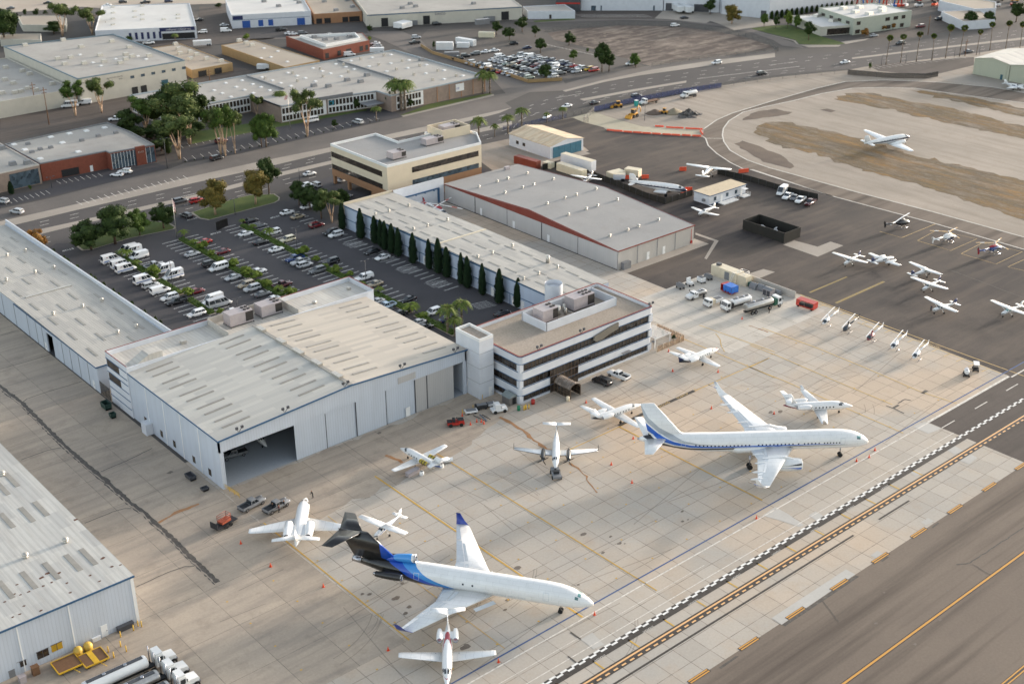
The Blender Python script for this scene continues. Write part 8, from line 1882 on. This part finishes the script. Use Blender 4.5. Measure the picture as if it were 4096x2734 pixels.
for(u,v),lab,hd in(((1935,370),'golf cart with white roof by the apron corner',1),((1855,415),'small white tank trailer behind the golf cart',0)):
 p=W('32',u,v,.5);o=thing('golf_cart' if hd else 'tank_cart',lab,'cart',(p.x,p.y,0),.6)
 MB().box(-1.2,-.6,.35,1.2,.6,.7).build('body',C_TRIM,o);MB().box(-.4,-.55,.7,.3,.55,1.0).build('seat' if hd else 'pump',C_TRIM,o)
 if hd:
  MB().box(-1.1,-.65,1.85,1.0,.65,1.93).build('roof',M_WHITE2,o)
  for x in(-1,.9):
   for y in(-.6,.6):m=MB();m.tube((x,y,.7),(x,y,1.86),.03,.03,4);m.build('roof_post',C_TRIM,o)
 else:tank(o,-1.0,1.0,1.2,.55,.5,M_WHITE2,gang=False)
 for x in(-.8,.8):
  for s in(-1,1):m=MB();wheel(m,x,s*.62,.26,.18);m.build('wheel',C_TYRE,o)
def lamp(t,u,vb,vt,label,heads=2,name='lamp_post'):
 b,h=HT(t,u,vb,vt);o=thing(name,label,'lamp post',b);m=MB();m.tube((0,0,0),(0,0,h),.11,.07,6);m.build('pole',M_DGREY,o)
 for k in range(heads):
  s=1 if k==0 else-1;m=MB();m.tube((0,0,h-.1),(s*.9,0,h),.04,.04,4);m.cbox((s*1.1,0,h),(.6,.35,.15));m.build('lamp_head',M_DGREY,o)
for a in(('11',405,770,553,'car park lamp post in third hedge, far one'),('11',995,1080,833,'car park lamp post in third hedge, near one'),('01',1480,1085,840,'car park lamp post in first hedge'),('01',2030,1255,1160,'car park lamp post behind shuttle van'),('11',425,155,42,'lamp post at boulevard left of beige office'),('01',2010,450,308,'lamp post on the right lawn'),('00',1430,1440,1180,'tall street lamp beside brick office'),('01',445,220,120,'short street lamp at grey stone office'),('20',1235,1030,880,'pole with red light in the construction site')):lamp(*a)
for i,(u,vb,vt)in enumerate(((1125,560,475),(1335,540,455),(1555,515,430),(1750,490,408),(1965,468,388))):lamp('30',u,vb,vt,'slender street lamp among fan palms, %s from left'%(ORD[i]if i else 'first'),1)
b,h=HT('01',1510,632,300);o=thing('flagpole','flagpole with limp striped flag at car park entrance','flagpole',b);m=MB();m.tube((0,0,0),(0,0,h),.12,.06,8);m.build('pole',M_VENT,o)
fm=NT('flag_cloth');sp=fm.n('SeparateXYZ');fm.l(fm.mapped(),sp.inputs[0]);FLAG=fm.out(fm.mix(fm.math('LESS_THAN',fm.math('FRACT',fm.math('MULTIPLY',sp.outputs[0],4.0)),.5),hexc('#d8d4d0'),hexc('#a3303a')),.8)
m=MB();m.extr([(.05,h-.4),(.5,h-1.2),(.75,h-3.2),(.55,h-4.6),(.2,h-4.4),(.05,h-2.5)],'y',-.03,.03);m.build('flag',FLAG,o)
b,h=HT('10',345,1105,800);o=thing('flagpole','flagpole with striped flag before window walled office','flagpole',b);m=MB();m.tube((0,0,0),(0,0,h),.12,.06,8);m.build('pole',M_VENT,o);m=MB();m.extr([(.05,h-.3),(-1.4,h-1.0),(-1.6,h-2.2),(-.3,h-2.0)],'y',-.03,.03);m.build('flag',FLAG,o)
b,h=HT('01',1900,560,490);o=thing('entrance_sign','black monument sign at car park entrance','sign',b,.25);MB().box(-2.2,-.2,0,2.2,.2,h).build('panel',A_BLACK,o)
# ================================================================== TOWN BUILDINGS
def inset(P,d):
 n=len(P);a=sum(P[i][0]*P[(i+1)%n][1]-P[(i+1)%n][0]*P[i][1]for i in range(n));s=1 if a>0 else-1;o=[]
 for i in range(n):
  p,q,r=Vector(P[i-1][:2]),Vector(P[i][:2]),Vector(P[(i+1)%n][:2]);u,v=(q-p).normalized(),(r-q).normalized()
  n1,n2=Vector((-u.y,u.x))*s,Vector((-v.y,v.x))*s;b=n1+n2;k=d/max(.3,b.dot(n1));o.append((q.x+b.x*k,q.y+b.y*k))
 return o
def bldg(label,poly,h,wm,rm,par=.5,pmat=None,z0=0,name='building',cat='building'):
 o=thing(name,label,cat);poly=[tuple(p[:2])for p in poly]
 if sum(poly[i][0]*poly[(i+1)%len(poly)][1]-poly[(i+1)%len(poly)][0]*poly[i][1]for i in range(len(poly)))<0:poly=poly[::-1]
 MB().prism(poly,z0,h).build('wall',wm,o);MB().poly([(x,y,h+.03)for x,y in inset(poly,.25)]).build('roof',rm,o)
 if par:ring(MB(),poly,inset(poly,.35),h,h+par).build('parapet',pmat or wm,o)
 return o
def wins(o,p0,p1,ss,z0,z1,mat=None,name='window',off=.05):
 a,b=Vector(p0[:2]),Vector(p1[:2]);d=(b-a).normalized();rz=math.atan2(d.y,d.x)
 for s0,s1 in ss:
  c=a+d*(s0+s1)/2;MB().cbox((0,0,0),(s1-s0,2*off,z1-z0)).build(name,mat or M_GLASS,o,(c.x,c.y,(z0+z1)/2),rz)
def tops(o,t,pts,h,size=(1.3,1.3,.35),mat=None,name='skylight'):
 mat=mat or M_WHITE2
 me=MB().cbox((0,0,size[2]/2),size,0,0,.8).mesh(name,mat)
 for u,v in pts:
  q=bpy.data.objects.new(name,me);COL.objects.link(q);q.location=W(t,u,v,h+.03);adopt(q,o)
UNIT=(2.4,1.8,1.3)
CREAMW=pm('cream_wall','#bdb8ab',.75,.07,.3);BRICK=pm('red_brick','#7d4433',.85,.15,1.2);TANB=pm('grey_brown_brick','#8d7c70',.85,.12,.8);TANW=pm('tan_wall','#9c8159',.8,.1,.5)
DREAL=pm('blue_door','#244f96',.5);R_GREY=ground_mat('grey_flat_roof','#9c9892','#a8a49d',fine=.06,big=.05,stain='#7c766f',stain_amt=.4);R_WHITE=ground_mat('white_flat_roof','#c2c0bc','#cdcbc6',fine=.04,big=.05,stain='#b0a89d',stain_amt=.3);R_TAN=ground_mat('tan_flat_roof','#9c9184','#aa9f90',fine=.08,stain='#8f8373',stain_amt=.4)
P=[(220.3,315.5),(258,315.2),(264.3,325),(264,337),(251.3,337),(251.3,334.2),(238.5,334.4),(238.5,347),(220.3,347)]
o=bldg('beige three storey office with dark window bands raised on brown columns',P,12.9,M_BEIGE,M_GRROOF,.8,M_WHITE2,5.3)
MB().prism(P,3.0,5.28).build('lower_band',M_BROWN,o);MB().prism([(220.5,315.7),(258,315.4),(266,325),(264,335),(230,333),(230,326),(220.5,325)],0,2.98).build('ground_storey',M_BROWN,o)
for z0,z1,b in((11.1-1.8,11.1,1),(5.3,6.9,0)):
 wins(o,(220.3,346.8),(220.3,315.5),((0,28.5),),z0,z1,M_GLASS,'window_band');wins(o,(220.3,315.5),(258,315.2),((9.5,36.5),),z0,z1,M_GLASS if b else M_GLASSB,'window_band')
for x,y in((220.9,346.4),(220.9,338),(237.8,346.4)):MB().box(x-.45,y-.45,0,x+.45,y+.45,3.0).build('column',M_BROWN,o)
hvac(o,226,320,231,323.5,12.95,2.4);hvac(o,243,325,250,328,12.95,2.3);hvac(o,254.5,330,261,333.5,12.95,3.3)
ring(MB(),[(252,328),(263,327),(263.6,336),(252,336.4)],[(252.3,328.3),(262.7,327.3),(263.3,335.7),(252.3,336.1)],12.95,16).build('roof_screen',M_BEIGE,o)
sheet('car_park',[(219,314),(268,314),(268,349),(219,349)],7,G_LOT)
P=[(210.5,475),(210.5,443),(246,443),(246,421),(266,419.5),(287,415.5),(287,405.8),(335,405.8),(335,470),(261,473)]
o=bldg('long grey roofed office and warehouse with white window walls and brick end',P,6.2,TANB,R_GREY,.55,pm('roof_edge','#9aa3a8',.6))
for a,b in(((210.5,474),(210.5,443)),((210.5,443),(246,443)),((246,421),(266,419.5)),((266,419.5),(287,415.5)),((289,405.8),(303,405.8))):
 L_=(Vector(b)-Vector(a)).length;wins(o,a,b,((.4,L_-.4),),.4,6.0,M_WHITE2,'window_wall',.06);k=int((L_-1)/1.5)
 for z0,z1 in((.8,2.7),(3.5,5.6)):wins(o,a,b,[(.7+1.5*i,1.8+1.5*i)for i in range(k)],z0,z1,M_GLASS,'window',.1)
wins(o,(304,405.8),(335,405.8),[(5.5+6.2*i,5.8+6.2*i)for i in range(5)],0,6.3,M_BROWN,'pilaster',.12);wins(o,(304,405.8),(335,405.8),((15.2,19.4),),2.6,5.6,M_WHITE2,'sign_board',.15)
text_obj('sign_lettering','csi',1.5,A_DBLUE,(320.2,405.6,3.9),(PI/2,0,0),o);MB().box(278.5,409.5,2.9,286,415.6,3.2).build('porch_roof',M_GREY,o)
wins(o,(266,419.5),(287,415.5),((1.0,2.9),),3.7,5.3,pm('teal_sign','#2f7f95',.5),'logo_sign',.15)
wins(o,(246,421.3),(287,415.8),((6,31),),6.3,7.6,M_GREY,'roof_screen',.1)
tops(o,'10',[(1205,470),(1045,495),(865,523),(1360,517),(1205,543),(1020,570),(1510,557),(1350,584),(1170,612),(1660,603),(1505,630),(1820,650),(1660,678),(735,550),(540,585),(820,575),(620,610),(890,595),(690,630),(325,625),(405,650),(475,670),(780,655),(195,690),(265,712),(560,697),(350,737),(105,662)],6.2)
tops(o,'00',[(1930,712),(2020,745),(2160,722),(1830,775),(2090,770),(1900,800),(2230,747),(1975,830),(2070,690),(2165,797),(2305,775)],6.2)
tops(o,'10',[(1145,480),(945,512),(1300,528),(1100,560),(1450,568),(1250,600),(1605,612),(1400,645),(1760,655),(1560,690),(800,560),(600,595),(840,622),(365,632),(625,660),(405,700),(130,678)],6.2,(.9,.9,1.2),M_VENT,'roof_vent')
tops(o,'10',[(1000,650),(830,692),(670,745),(545,740),(945,705),(1465,520)],6.2,UNIT,M_GREY,'air_conditioner')
MB().box(246,420.8,6.22,246.5,443,6.9).build('fire_wall',M_GREY,o);MB().box(304.8,428,6.22,305.3,470,6.9).build('fire_wall',M_GREY,o);MB().box(261,443,6.22,261.5,472,6.9).build('fire_wall',M_GREY,o)
o=bldg('tall cream warehouse with blue edged grey roof and teal loading door',[(200,498.3),(247.5,498.8),(248,568),(200.5,577)],10.2,CREAMW,R_GREY,.5,pm('blue_grey_edge','#6d7f88',.6))
wins(o,(200,498.3),(247.5,498.8),[(22.4+4.7*i,24.1+4.7*i)for i in range(6)],6.9,8.0,M_GLASSB);wins(o,(200,498.3),(247.5,498.8),((22.3,25),(26.3,29)),.2,3.2,M_DARK,'dock_door');wins(o,(200,498.3),(247.5,498.8),((35.8,38.8),),.2,4,pm('teal_steel','#2c5561',.5),'loading_door')
text_obj('wall_lettering','NUTRITION CENTER',.75,M_DGREY,(215.5,498.2,8.6),(PI/2,0,0),o);text_obj('wall_lettering','9999',.8,M_DGREY,(218,498.2,7.6),(PI/2,0,0),o)
tops(o,'00',[(540,350),(215,395),(955,362),(695,408),(1105,412),(855,482),(1075,475),(890,535),(1075,515),(1275,485),(1130,490),(720,550),(605,500),(555,555),(495,510),(1030,545)],10.2,UNIT,M_VENT,'air_conditioner');tops(o,'00',[(795,537),(865,565),(990,507),(1180,482),(1250,508),(685,470)],10.2)
o=bldg('low white warehouse with cluttered roof at left edge',[(110,499.8),(198.9,499.8),(199.6,572),(110,574)],6.2,CREAMW,R_GREY,.4)
tops(o,'00',[(45,690),(115,720),(50,585),(130,800),(195,615),(255,640),(20,805),(180,790),(240,765),(450,725),(310,780)],6.2,UNIT,M_VENT,'air_conditioner')
P=[(253.6,601.6),(295.2,578.6),(321,633.6),(283.5,659)];o=bldg('white roofed body shop with dark blue name banner',P,5.8,M_WHITE,R_WHITE,.3)
wins(o,P[0],P[1],((30,46.8),),4.2,5.9,A_NAVY,'name_banner',.15);wins(o,P[0],P[1],[(15.5+2.8*i,16.7+2.8*i)for i in range(6)],1,4.2,A_NAVY);wins(o,P[0],P[1],((31,46.5),),.3,3.2,M_DARK,'shop_front')
q=Vector(P[0]).lerp(Vector(P[1]),.82);text_obj('banner_lettering','craftsman collision usa',1.3,M_WHITE2,(q.x-.12,q.y-.2,5.0),(PI/2,0,math.atan2(-23,41.6)),o)
tops(o,'00',[(965,115),(965,165),(965,215),(965,65),(1215,55),(1215,130),(1215,170),(1520,130),(1520,160),(1400,170),(1150,100),(1150,150)],5.8,(2,1.5,.7),M_VENT,'roof_vent')
P=[(319.7,587.5),(355.2,569.4),(375.3,609.8),(338,626)];o=bldg('white commercial building with blue roller doors',P,6.4,M_WHITE,R_WHITE,.4);wins(o,P[0],P[1],((5,9),(32.5,36.5)),.1,3.6,DREAL,'roller_door');wins(o,P[0],P[1],((13,15.5),(18,20.5)),.5,3.6,DREAL,'entrance');wins(o,P[0],P[1],((.5,5.5),),4.3,6.2,A_NAVY,'sign_board',.12);wins(o,P[0],P[1],((.3,39),),4.0,4.2,M_BLUETR,'wall_trim');tops(o,'10',[(245,60),(420,30),(395,5),(120,20)],6.4,UNIT,M_GREY,'air_conditioner')
P=[(356.6,569),(379.2,558.8),(396,593.5),(375,606)];o=bldg('brown fronted low shop between two white buildings',P,4.8,M_BROWN,R_TAN,.3);wins(o,P[0],P[1],((1,4),(5.2,8.5),(14.5,17.5),(18,23.5)),.1,2.7,M_DARK,'shop_front');tops(o,'10',[(635,20),(735,95),(875,65),(830,10)],4.8,UNIT,M_GREY,'air_conditioner')
P=[(371.9,543.5),(443.8,507),(475.5,569.4),(403.6,605.9)];o=bldg('long white industrial hall with blue roof stripe',P,6.4,CREAMW,R_GREY,.2);wins(o,P[0],P[1],((0,80.5),),5.9,6.3,M_BLUETR,'wall_trim',.08);wins(o,P[0],P[1],((7,10.5),(28.5,32),(69.5,73.5)),.1,4.4,M_DARK,'loading_door');wins(o,P[0],P[1],((20,25.5),(60,66)),.1,2.4,M_GREY,'loading_bay',.8);tops(o,'10',[(1300,75),(1415,62),(1910,38),(1370,40)],6.4,UNIT,M_GREY,'air_conditioner')
q=Vector(P[0]).lerp(Vector(P[1]),.465);text_obj('wall_lettering','DASCO',1.6,A_NAVY,(q.x-.1,q.y-.15,5.0),(PI/2,0,math.atan2(-36.5,71.9)),o)
P=[(446.1,505),(465,489.5),(473,506),(453,517)];o=bldg('small white flat roofed office beside long hall',P,3.7,M_WHITE,R_GREY,.3);wins(o,P[0],P[1],((11,12.2),),.1,2.2,M_GLASS,'door')
P=[(481.9,502.9),(514.3,473.5),(565,530),(530,565)];o=bldg('big white distribution warehouse at top edge of picture',P,11,M_WHITE,R_WHITE,.4);wins(o,P[0],P[1],((5.5,8),(10.5,11.2),(38.5,39.4)),.1,2.6,M_GLASSB,'door')
wins(o,(472,512),(481.9,502.9),((0,13),),0,9,M_DGREY,'side_wing',3);wins(o,(472,512),(481.9,502.9),((0,13),),4,4.8,M_RED,'red_band',3.2)
P=[(514.6,473.2),(532.1,449.7),(590,500),(566,530)];o=bldg('white warehouse with truck docks at top of picture',P,11,M_WHITE,R_WHITE,.4);wins(o,P[0],P[1],((1,5),(16,24)),.1,4,M_DGREY,'dock_door')
a,b,c=W('20',1890,120),W('20',2140,85),W('30',160,165);d=W('30',885,42);o=bldg('long pale warehouse behind the conifer row',[a,c,d,d+Vector((30,60,0)),a+Vector((40,60,0))],10,M_WHITE,R_WHITE,.4);wins(o,a,c,((22,25),),.1,4,M_DGREY,'loading_door')
P=[(538,369.3),(576.1,362),(579.5,386.5),(548,398)];o=bldg('pale green two storey office at upper right',P,7.6,pm('pale_green_wall','#a9ad9f',.75,.06),R_WHITE,.4)
wins(o,P[0],P[1],((2,4.5),(21,24),(26.5,29.5),(32,34.5)),4.6,6.3,M_GLASS);wins(o,P[0],P[1],((1.5,4.5),(7.5,8.5),(22,25),(31.5,34)),.5,2.4,M_GLASS);wins(o,P[3],P[0],((3,6),(10,13),(17,20),(24,27)),4.6,6,M_GLASS);tops(o,'30',[(800,80),(935,70),(900,110),(1020,125),(1130,75),(1130,100)],7.6,(4,3,1.3),M_VENT,'air_conditioner')
o=bldg('low front wing of pale green office with glazed porch',[(524.6,378.5),(540.2,371.4),(548.5,398.3),(536.8,405.7)],4.1,CREAMW,R_WHITE,.3);wins(o,(524.6,378.5),(540.2,371.4),((3.5,16),),.3,3.3,M_GLASS,'glazed_front');tops(o,'30',[(575,145),(710,185)],4.1,(4,3,1.3),M_VENT,'air_conditioner')
o=bldg('tan workshop with cluttered roof behind cream warehouse',[(254.5,507.5),(274.6,507.8),(276,558.8),(262,559.5)],3.4,TANW,R_TAN,.25);wins(o,(254.5,507.5),(274.6,507.8),((3,7),(11,14.5)),.1,2.6,M_DARK,'door');tops(o,'00',[(1525,427),(1765,512),(1630,512),(1540,465),(1625,452),(1680,475),(1890,530),(1500,385)],3.4,UNIT,M_VENT,'air_conditioner')
o=bldg('long tan workshop left of the red brick building',[(286.2,482.8),(304.6,483.9),(304.6,540.2),(287.4,540.4)],4,TANW,R_TAN,.2);tops(o,'00',[(2105,375),(2155,395),(2045,355)],4,UNIT,M_VENT,'air_conditioner');tops(o,'10',[(120,415),(180,490),(320,530),(240,440),(95,500)],4)
P=[(316,498.4),(343,500.4),(350.2,516.5),(318.6,534.5)];o=bldg('red brick building with white raised roof ring',P,4.6,BRICK,R_GREY,.2);q=inset(P,4);ring(MB(),q,inset(q,.5),4.6,5.9).build('roof_ring',M_WHITE2,o);wins(o,P[0],P[1],((1,3),(8,10),(13,16),(21,23),(24.5,26)),.6,2.9,M_DARK);tops(o,'10',[(640,345),(680,305),(850,320),(550,325),(740,340)],4.6,UNIT,M_GREY,'air_conditioner')
P=[(149,413.5),(167,412.4),(171.5,412.2),(171.5,409.6),(187.5,408),(188.5,428),(187.5,445.6),(148.7,443.5)];o=bldg('red brick office with glass corner and skylit grey roof',P,5.9,BRICK,R_GREY,.4,M_GREY)
wins(o,P[3],P[4],((.5,9),(12.6,15.8)),.2,5.6,M_GLASSB,'glass_front',.12);wins(o,P[3],P[4],[(.5+1.1*i,.62+1.1*i)for i in range(8)]+[(12.6,12.75),(14.2,14.3)],.2,5.7,M_WHITE2,'mullion',.18);wins(o,P[3],P[4],((9.1,12.5),),0,6.5,BRICK,'brick_pier',.5);wins(o,P[0],P[1],((6.5,12.5),),.1,2.6,M_DARK,'garage_door');wins(o,P[0],P[1],((16.3,17.3),),.1,2.2,M_WHITE2,'door')
text_obj('wall_lettering','RWS',1.0,M_VENT,(182.2,408.0,4.6),(PI/2,0,-.1),o);tops(o,'00',[(120,1235),(215,1280),(435,1172),(345,1357),(595,1142),(535,1220),(670,1298),(740,1120),(895,1092)],5.9,(1.8,1.8,.35));tops(o,'00',[(240,1235),(700,1205),(840,1168),(990,1140),(435,1265),(275,1305),(345,1280)],5.9,(1.6,1.4,.9),M_GREY,'air_conditioner')
o=bldg('grey stone office with big glass front at left edge',[(120,410.5),(148,411.6),(147.7,445.3),(120,445)],6.2,TANB,R_GREY,.35,M_CONCW);wins(o,(120,410.5),(148,411.6),((17.5,27.3),),.3,5.4,M_GLASSB,'glass_front',.12);tops(o,'00',[(110,1410),(235,1400),(20,1275)],6.2,UNIT,M_GREY,'air_conditioner')
for lab,t,p,h in(('low cream roofed shed beside the freeway bushes','00',[(150,140),(480,135),(570,160),(560,220),(190,215)],3.2),('flat roofed cream shed beside top left trees','00',[(200,292),(350,292),(350,345),(100,340),(0,345),(0,300)],3)):bldg(lab,WL(t,p,h),h,CREAMW,R_TAN,.2)
bldg('white building with red stripe at upper right',WL('30',[(1620,10),(1930,82),(2110,75),(2110,20),(1800,-30)],5),5,M_WHITE,R_TAN,.3);o=bldg('long low garage row with white doors at upper right',WL('30',[(1640,102),(1830,190),(2100,170),(1960,85)],4),4,M_WHITE,R_TAN,.2);a,b=W('30',1640,130),W('30',1830,215);wins(o,a,b,[(2+5*i,5.6+5*i)for i in range(4)],.1,2.6,M_WHITE2,'garage_door',.3)
GRN=siding('green_hangar_siding','#aeb09d','y',.8,.12)
for i,(y0,y1)in enumerate(((271.2,287.8),(253,270.9))):
 o=thing('green_hangar',('pale green hangar with white roof at right edge, nearer the palms','pale green hangar at right edge, lower and partly cut off')[i],'hangar');ym=(y0+y1)/2
 m=MB();m.extr([(y0,0),(y1,0),(y1,7),(ym,8.4),(y0,7)],'x',511.3,538);m.build('wall',GRN,o)
 for a,b in(((y0-.2,7),(ym,8.55)),((ym,8.55),(y1+.2,7))):m=MB();m.extr([a,b,(b[0],b[1]-.15),(a[0],a[1]-.15)],'x',511,538.2);m.build('roof',M_ROOFZ,o)
 MB().box(511.1,y0+1.2,.1,511.28,y1-1.2,6.3).build('hangar_door',GRN,o);MB().box(511.05,y0+2.5,.1,511.1,y0+3.6,2.2).build('wicket_door',pm('teal_steel','#2c5561',.5),o)
rnd=random.Random(4);cols=['white']*5+['silver']*5+['black']*5+['grey']*4+['navy blue','red','dark red','white','blue','silver','tan','light green']
R6=('back','second','third','fourth','fifth','front')
for i,(t,a,b,n)in enumerate((('20',(190,467),(800,600),16),('20',(110,487),(650,612),15),('20',(0,487),(520,625),15),('20',(-60,512),(450,655),14),('20',(-160,540),(250,662),12),('10',(1880,535),(2230,640),9))):
 for k in range(n):
  p=W(t,lerp(a[0],b[0],k/(n-1)),lerp(a[1],b[1],k/(n-1)),.6);c=rnd.choice(cols);kd=rnd.choice(('sedan','sedan','suv','suv','coupe','minivan'))if rnd.random()>.06 else 'van'
  if i==0 and k in(14,15):c=('yellow','red')[k-14]
  put_car(kd,'white' if kd=='van' else c,'%s %s in %s row of packed car lot, %s from left'%('white' if kd=='van' else c,CK[kd],R6[i],ORD[k]if k else 'first'),(p.x,p.y,.035),rad(rnd.choice((172,-8)))+rnd.uniform(-.05,.05),'cars packed in the dealer lot',True)
for t,u,v,k,c,lab in(('10',1840,478,'suv','black','black suv in far corner of car lot, first in corner row'),('10',1925,460,'suv','grey','grey suv in far corner of car lot, second in corner row'),('10',2010,442,'sedan','white','white sedan in far corner of car lot, third in corner row'),('10',2092,430,'sedan','white','white sedan in far corner of car lot, last in corner row'),('20',120,372,'suv','black','black suv by spreading tree behind the car lot'),('20',1120,545,'minivan','white','white car beside green tree at the lot corner'),('20',230,408,'sedan','navy blue','navy sedan above the back row of car lot'),('10',1775,500,'pickup','black','black pickup at wall of the car lot'),('10',1405,365,'pickup','black','black pickup on curved cross street'),('10',1420,320,'suv','silver','silver suv at end of curved cross street'),('10',850,470,'van','white','white van beside red brick building'),('10',1595,205,'suv','black','black suv before the long industrial hall'),('10',265,255,'pickup','black','black pickup in front of blue doors'),('10',335,285,'sedan','white','white sedan before blue doors, left'),('10',370,290,'sedan','white','white sedan before blue doors, right'),('10',450,285,'suv','grey','grey suv before the brown shop'),('10',1070,370,'sedan','white','white sedan behind brick building, upper'),('10',1085,392,'sedan','silver','silver sedan behind brick building, lower'),('00',1700,170,'sedan','black','black sedan beside body shop'),('00',1730,275,'suv','white','white suv beside body shop, front'),('00',1930,265,'van','white','white van opposite body shop'),('00',1915,215,'sedan','silver','silver sedan opposite body shop'),('00',1270,368,'pickup','white','white pickup in front of body shop'),('00',725,880,'van','white','white van under pale trunked trees'),('00',595,905,'shuttle_van','white','white camper van before the low warehouse'),('00',990,1018,'pickup','white','white pickup beside the tall tree group'),('00',405,25,'sedan','black','black car on freeway, leftmost'),('00',1050,18,'suv','black','black suv on freeway, right of banner pole'),('00',1240,22,'pickup','black','black pickup on the freeway'),('00',1440,12,'suv','navy blue','navy suv on the freeway'),('00',915,45,'sedan','white','white car on freeway above the body shop'),('00',90,70,'sedan','grey','grey car on freeway above top left trees'),('30',1460,228,'suv','dark red','dark red suv right of pale green office'),('30',1060,305,'sedan','silver','silver car at the pale green office'),('30',1620,165,'suv','black','dark suv under the garage roof'),('20',1575,152,'sedan','black','black sedan at the truck docks')):
 p=W(t,u,v,.6);put_car(k,c,lab,(p.x,p.y,.035),rad(rnd.choice((-25,155,-20,160))),None,True)
for lab,t,a,b,h,z0,mt in(('grey container stacked on a cream one','10',(1940,262),(2050,250),5.2,2.65,M_GREY),('cream container under the grey one','10',(1950,322),(2085,325),2.6,.1,CREAM),('large white container left in the yard','10',(1590,430),(1735,430),3.6,.1,WCON),('long white container behind others in yard','10',(1755,375),(1905,400),3,.1,WCON),('low white container in the yard','10',(1765,410),(1870,412),2.4,.1,WCON),('grey container by the lot wall','10',(1665,495),(1790,490),2.4,.1,M_GREY),('white box trailer behind tan workshop','00',(2195,610),(2300,610),3,.6,WCON),('white truck box beside body shop parking','00',(1655,415),(1810,405),3.4,.8,WCON),('white box trailer beside red brick building','10',(1025,465),(1145,462),2.8,.6,WCON),('white trailer at truck dock, left','20',(1520,125),(1575,122),4,.9,WCON),('white trailer at truck dock, right','20',(1600,130),(1655,125),4,.9,WCON),('white motor coach before the long hall','10',(1225,250),(1300,262),3.4,.4,M_WHITE2)):
 a,b=W(t,*a),W(t,*b);a.z=z0-.1;b.z=a.z;box_trailer('container' if 'trailer' not in lab and 'truck' not in lab and 'coach' not in lab else 'box_trailer',lab,a,b,12 if 'dock' in lab else 8 if 'coach' in lab else 2.6,h-z0,mt,mt,1,z0>.3 and z0<1,.1 if z0<.3 or z0>2 else.5,'container')
a=WL('10',[(1460,400),(1560,462),(1950,580)])+WL('20',[(0,625),(240,708),(530,690)]);o=thing('lot_wall','low tan wall round corner of the car lot','wall')
for p,q in zip(a,a[1:]):d=(q-p);MB().box(0,-.12,0,d.length,.12,1.4).build('wall_panel',TANW,o,p,math.atan2(d.y,d.x))
for i,(t,u,vb,vt)in enumerate((('00',312,955,700),('00',420,1065,740),('00',1315,775,640),('00',1565,715,590),('00',1792,692,590),('00',915,295,185),('30',1525,300,130),('30',1842,482,335))):
 b,h=HT(t,u,vb,vt);o=thing('utility_pole','wooden utility pole '+('in front of the low white warehouse, farther','at frontage lot, tallest at left','before the cream warehouse face','at the cream warehouse corner','before the tan workshop','before the body shop','right of pale green office','among the fan palms')[i],'utility pole',b);m=MB();m.tube((0,0,0),(0,0,h),.2,.14,6);m.build('pole',M_WOOD,o);m=MB();m.box(-1.3,-.08,h-1.2,1.3,.08,h-1.0);m.box(-1.0,-.08,h-2.4,1.0,.08,h-2.2);m.build('crossarm',M_WOOD,o)
for i in range(14):
 p=W('30',lerp(905,1330,i/13),85-2*i);o=thing('boom_lift','raised boom lift behind pale green office, %s from left'%(ORD[i]if i else 'first'),'boom lift',p,rnd.uniform(0,6));mt=(M_RED,M_WHITE2,P_STRIPE,M_ORNG)[i%4];MB().box(-1.5,-1.1,.5,1.5,1.1,1.6).build('base',mt,o);m=MB();m.path([(0,0,1.6),(1.2,0,9),(4.5,0,12)],.4,5);m.build('boom',mt,o);o['group']='boom lifts in the rental yard'
for i in range(16):
 p=W('30',1440+(i%8)*115+rnd.uniform(-30,30),5+55*(i//8)+rnd.uniform(-12,12));o=thing('yard_machine','parked machine in rental yard at top right, %s of the %s line'%(ORD[i%8]if i%8 else 'first',('back','front')[i//8]),'machine',p,rnd.uniform(0,6));mt=(YEL,M_ORNG,M_WHITE2,M_RED)[rnd.randrange(4)];MB().box(-2.2,-1.1,.6,2,1.1,1.6).build('body',mt,o);MB().box(-.6,-.9,1.6,.9,.9,2.8).build('cab',C_TRIM,o);truck_wheels(o,(-1.3,1.3));o['group']='machines in the rental yard'
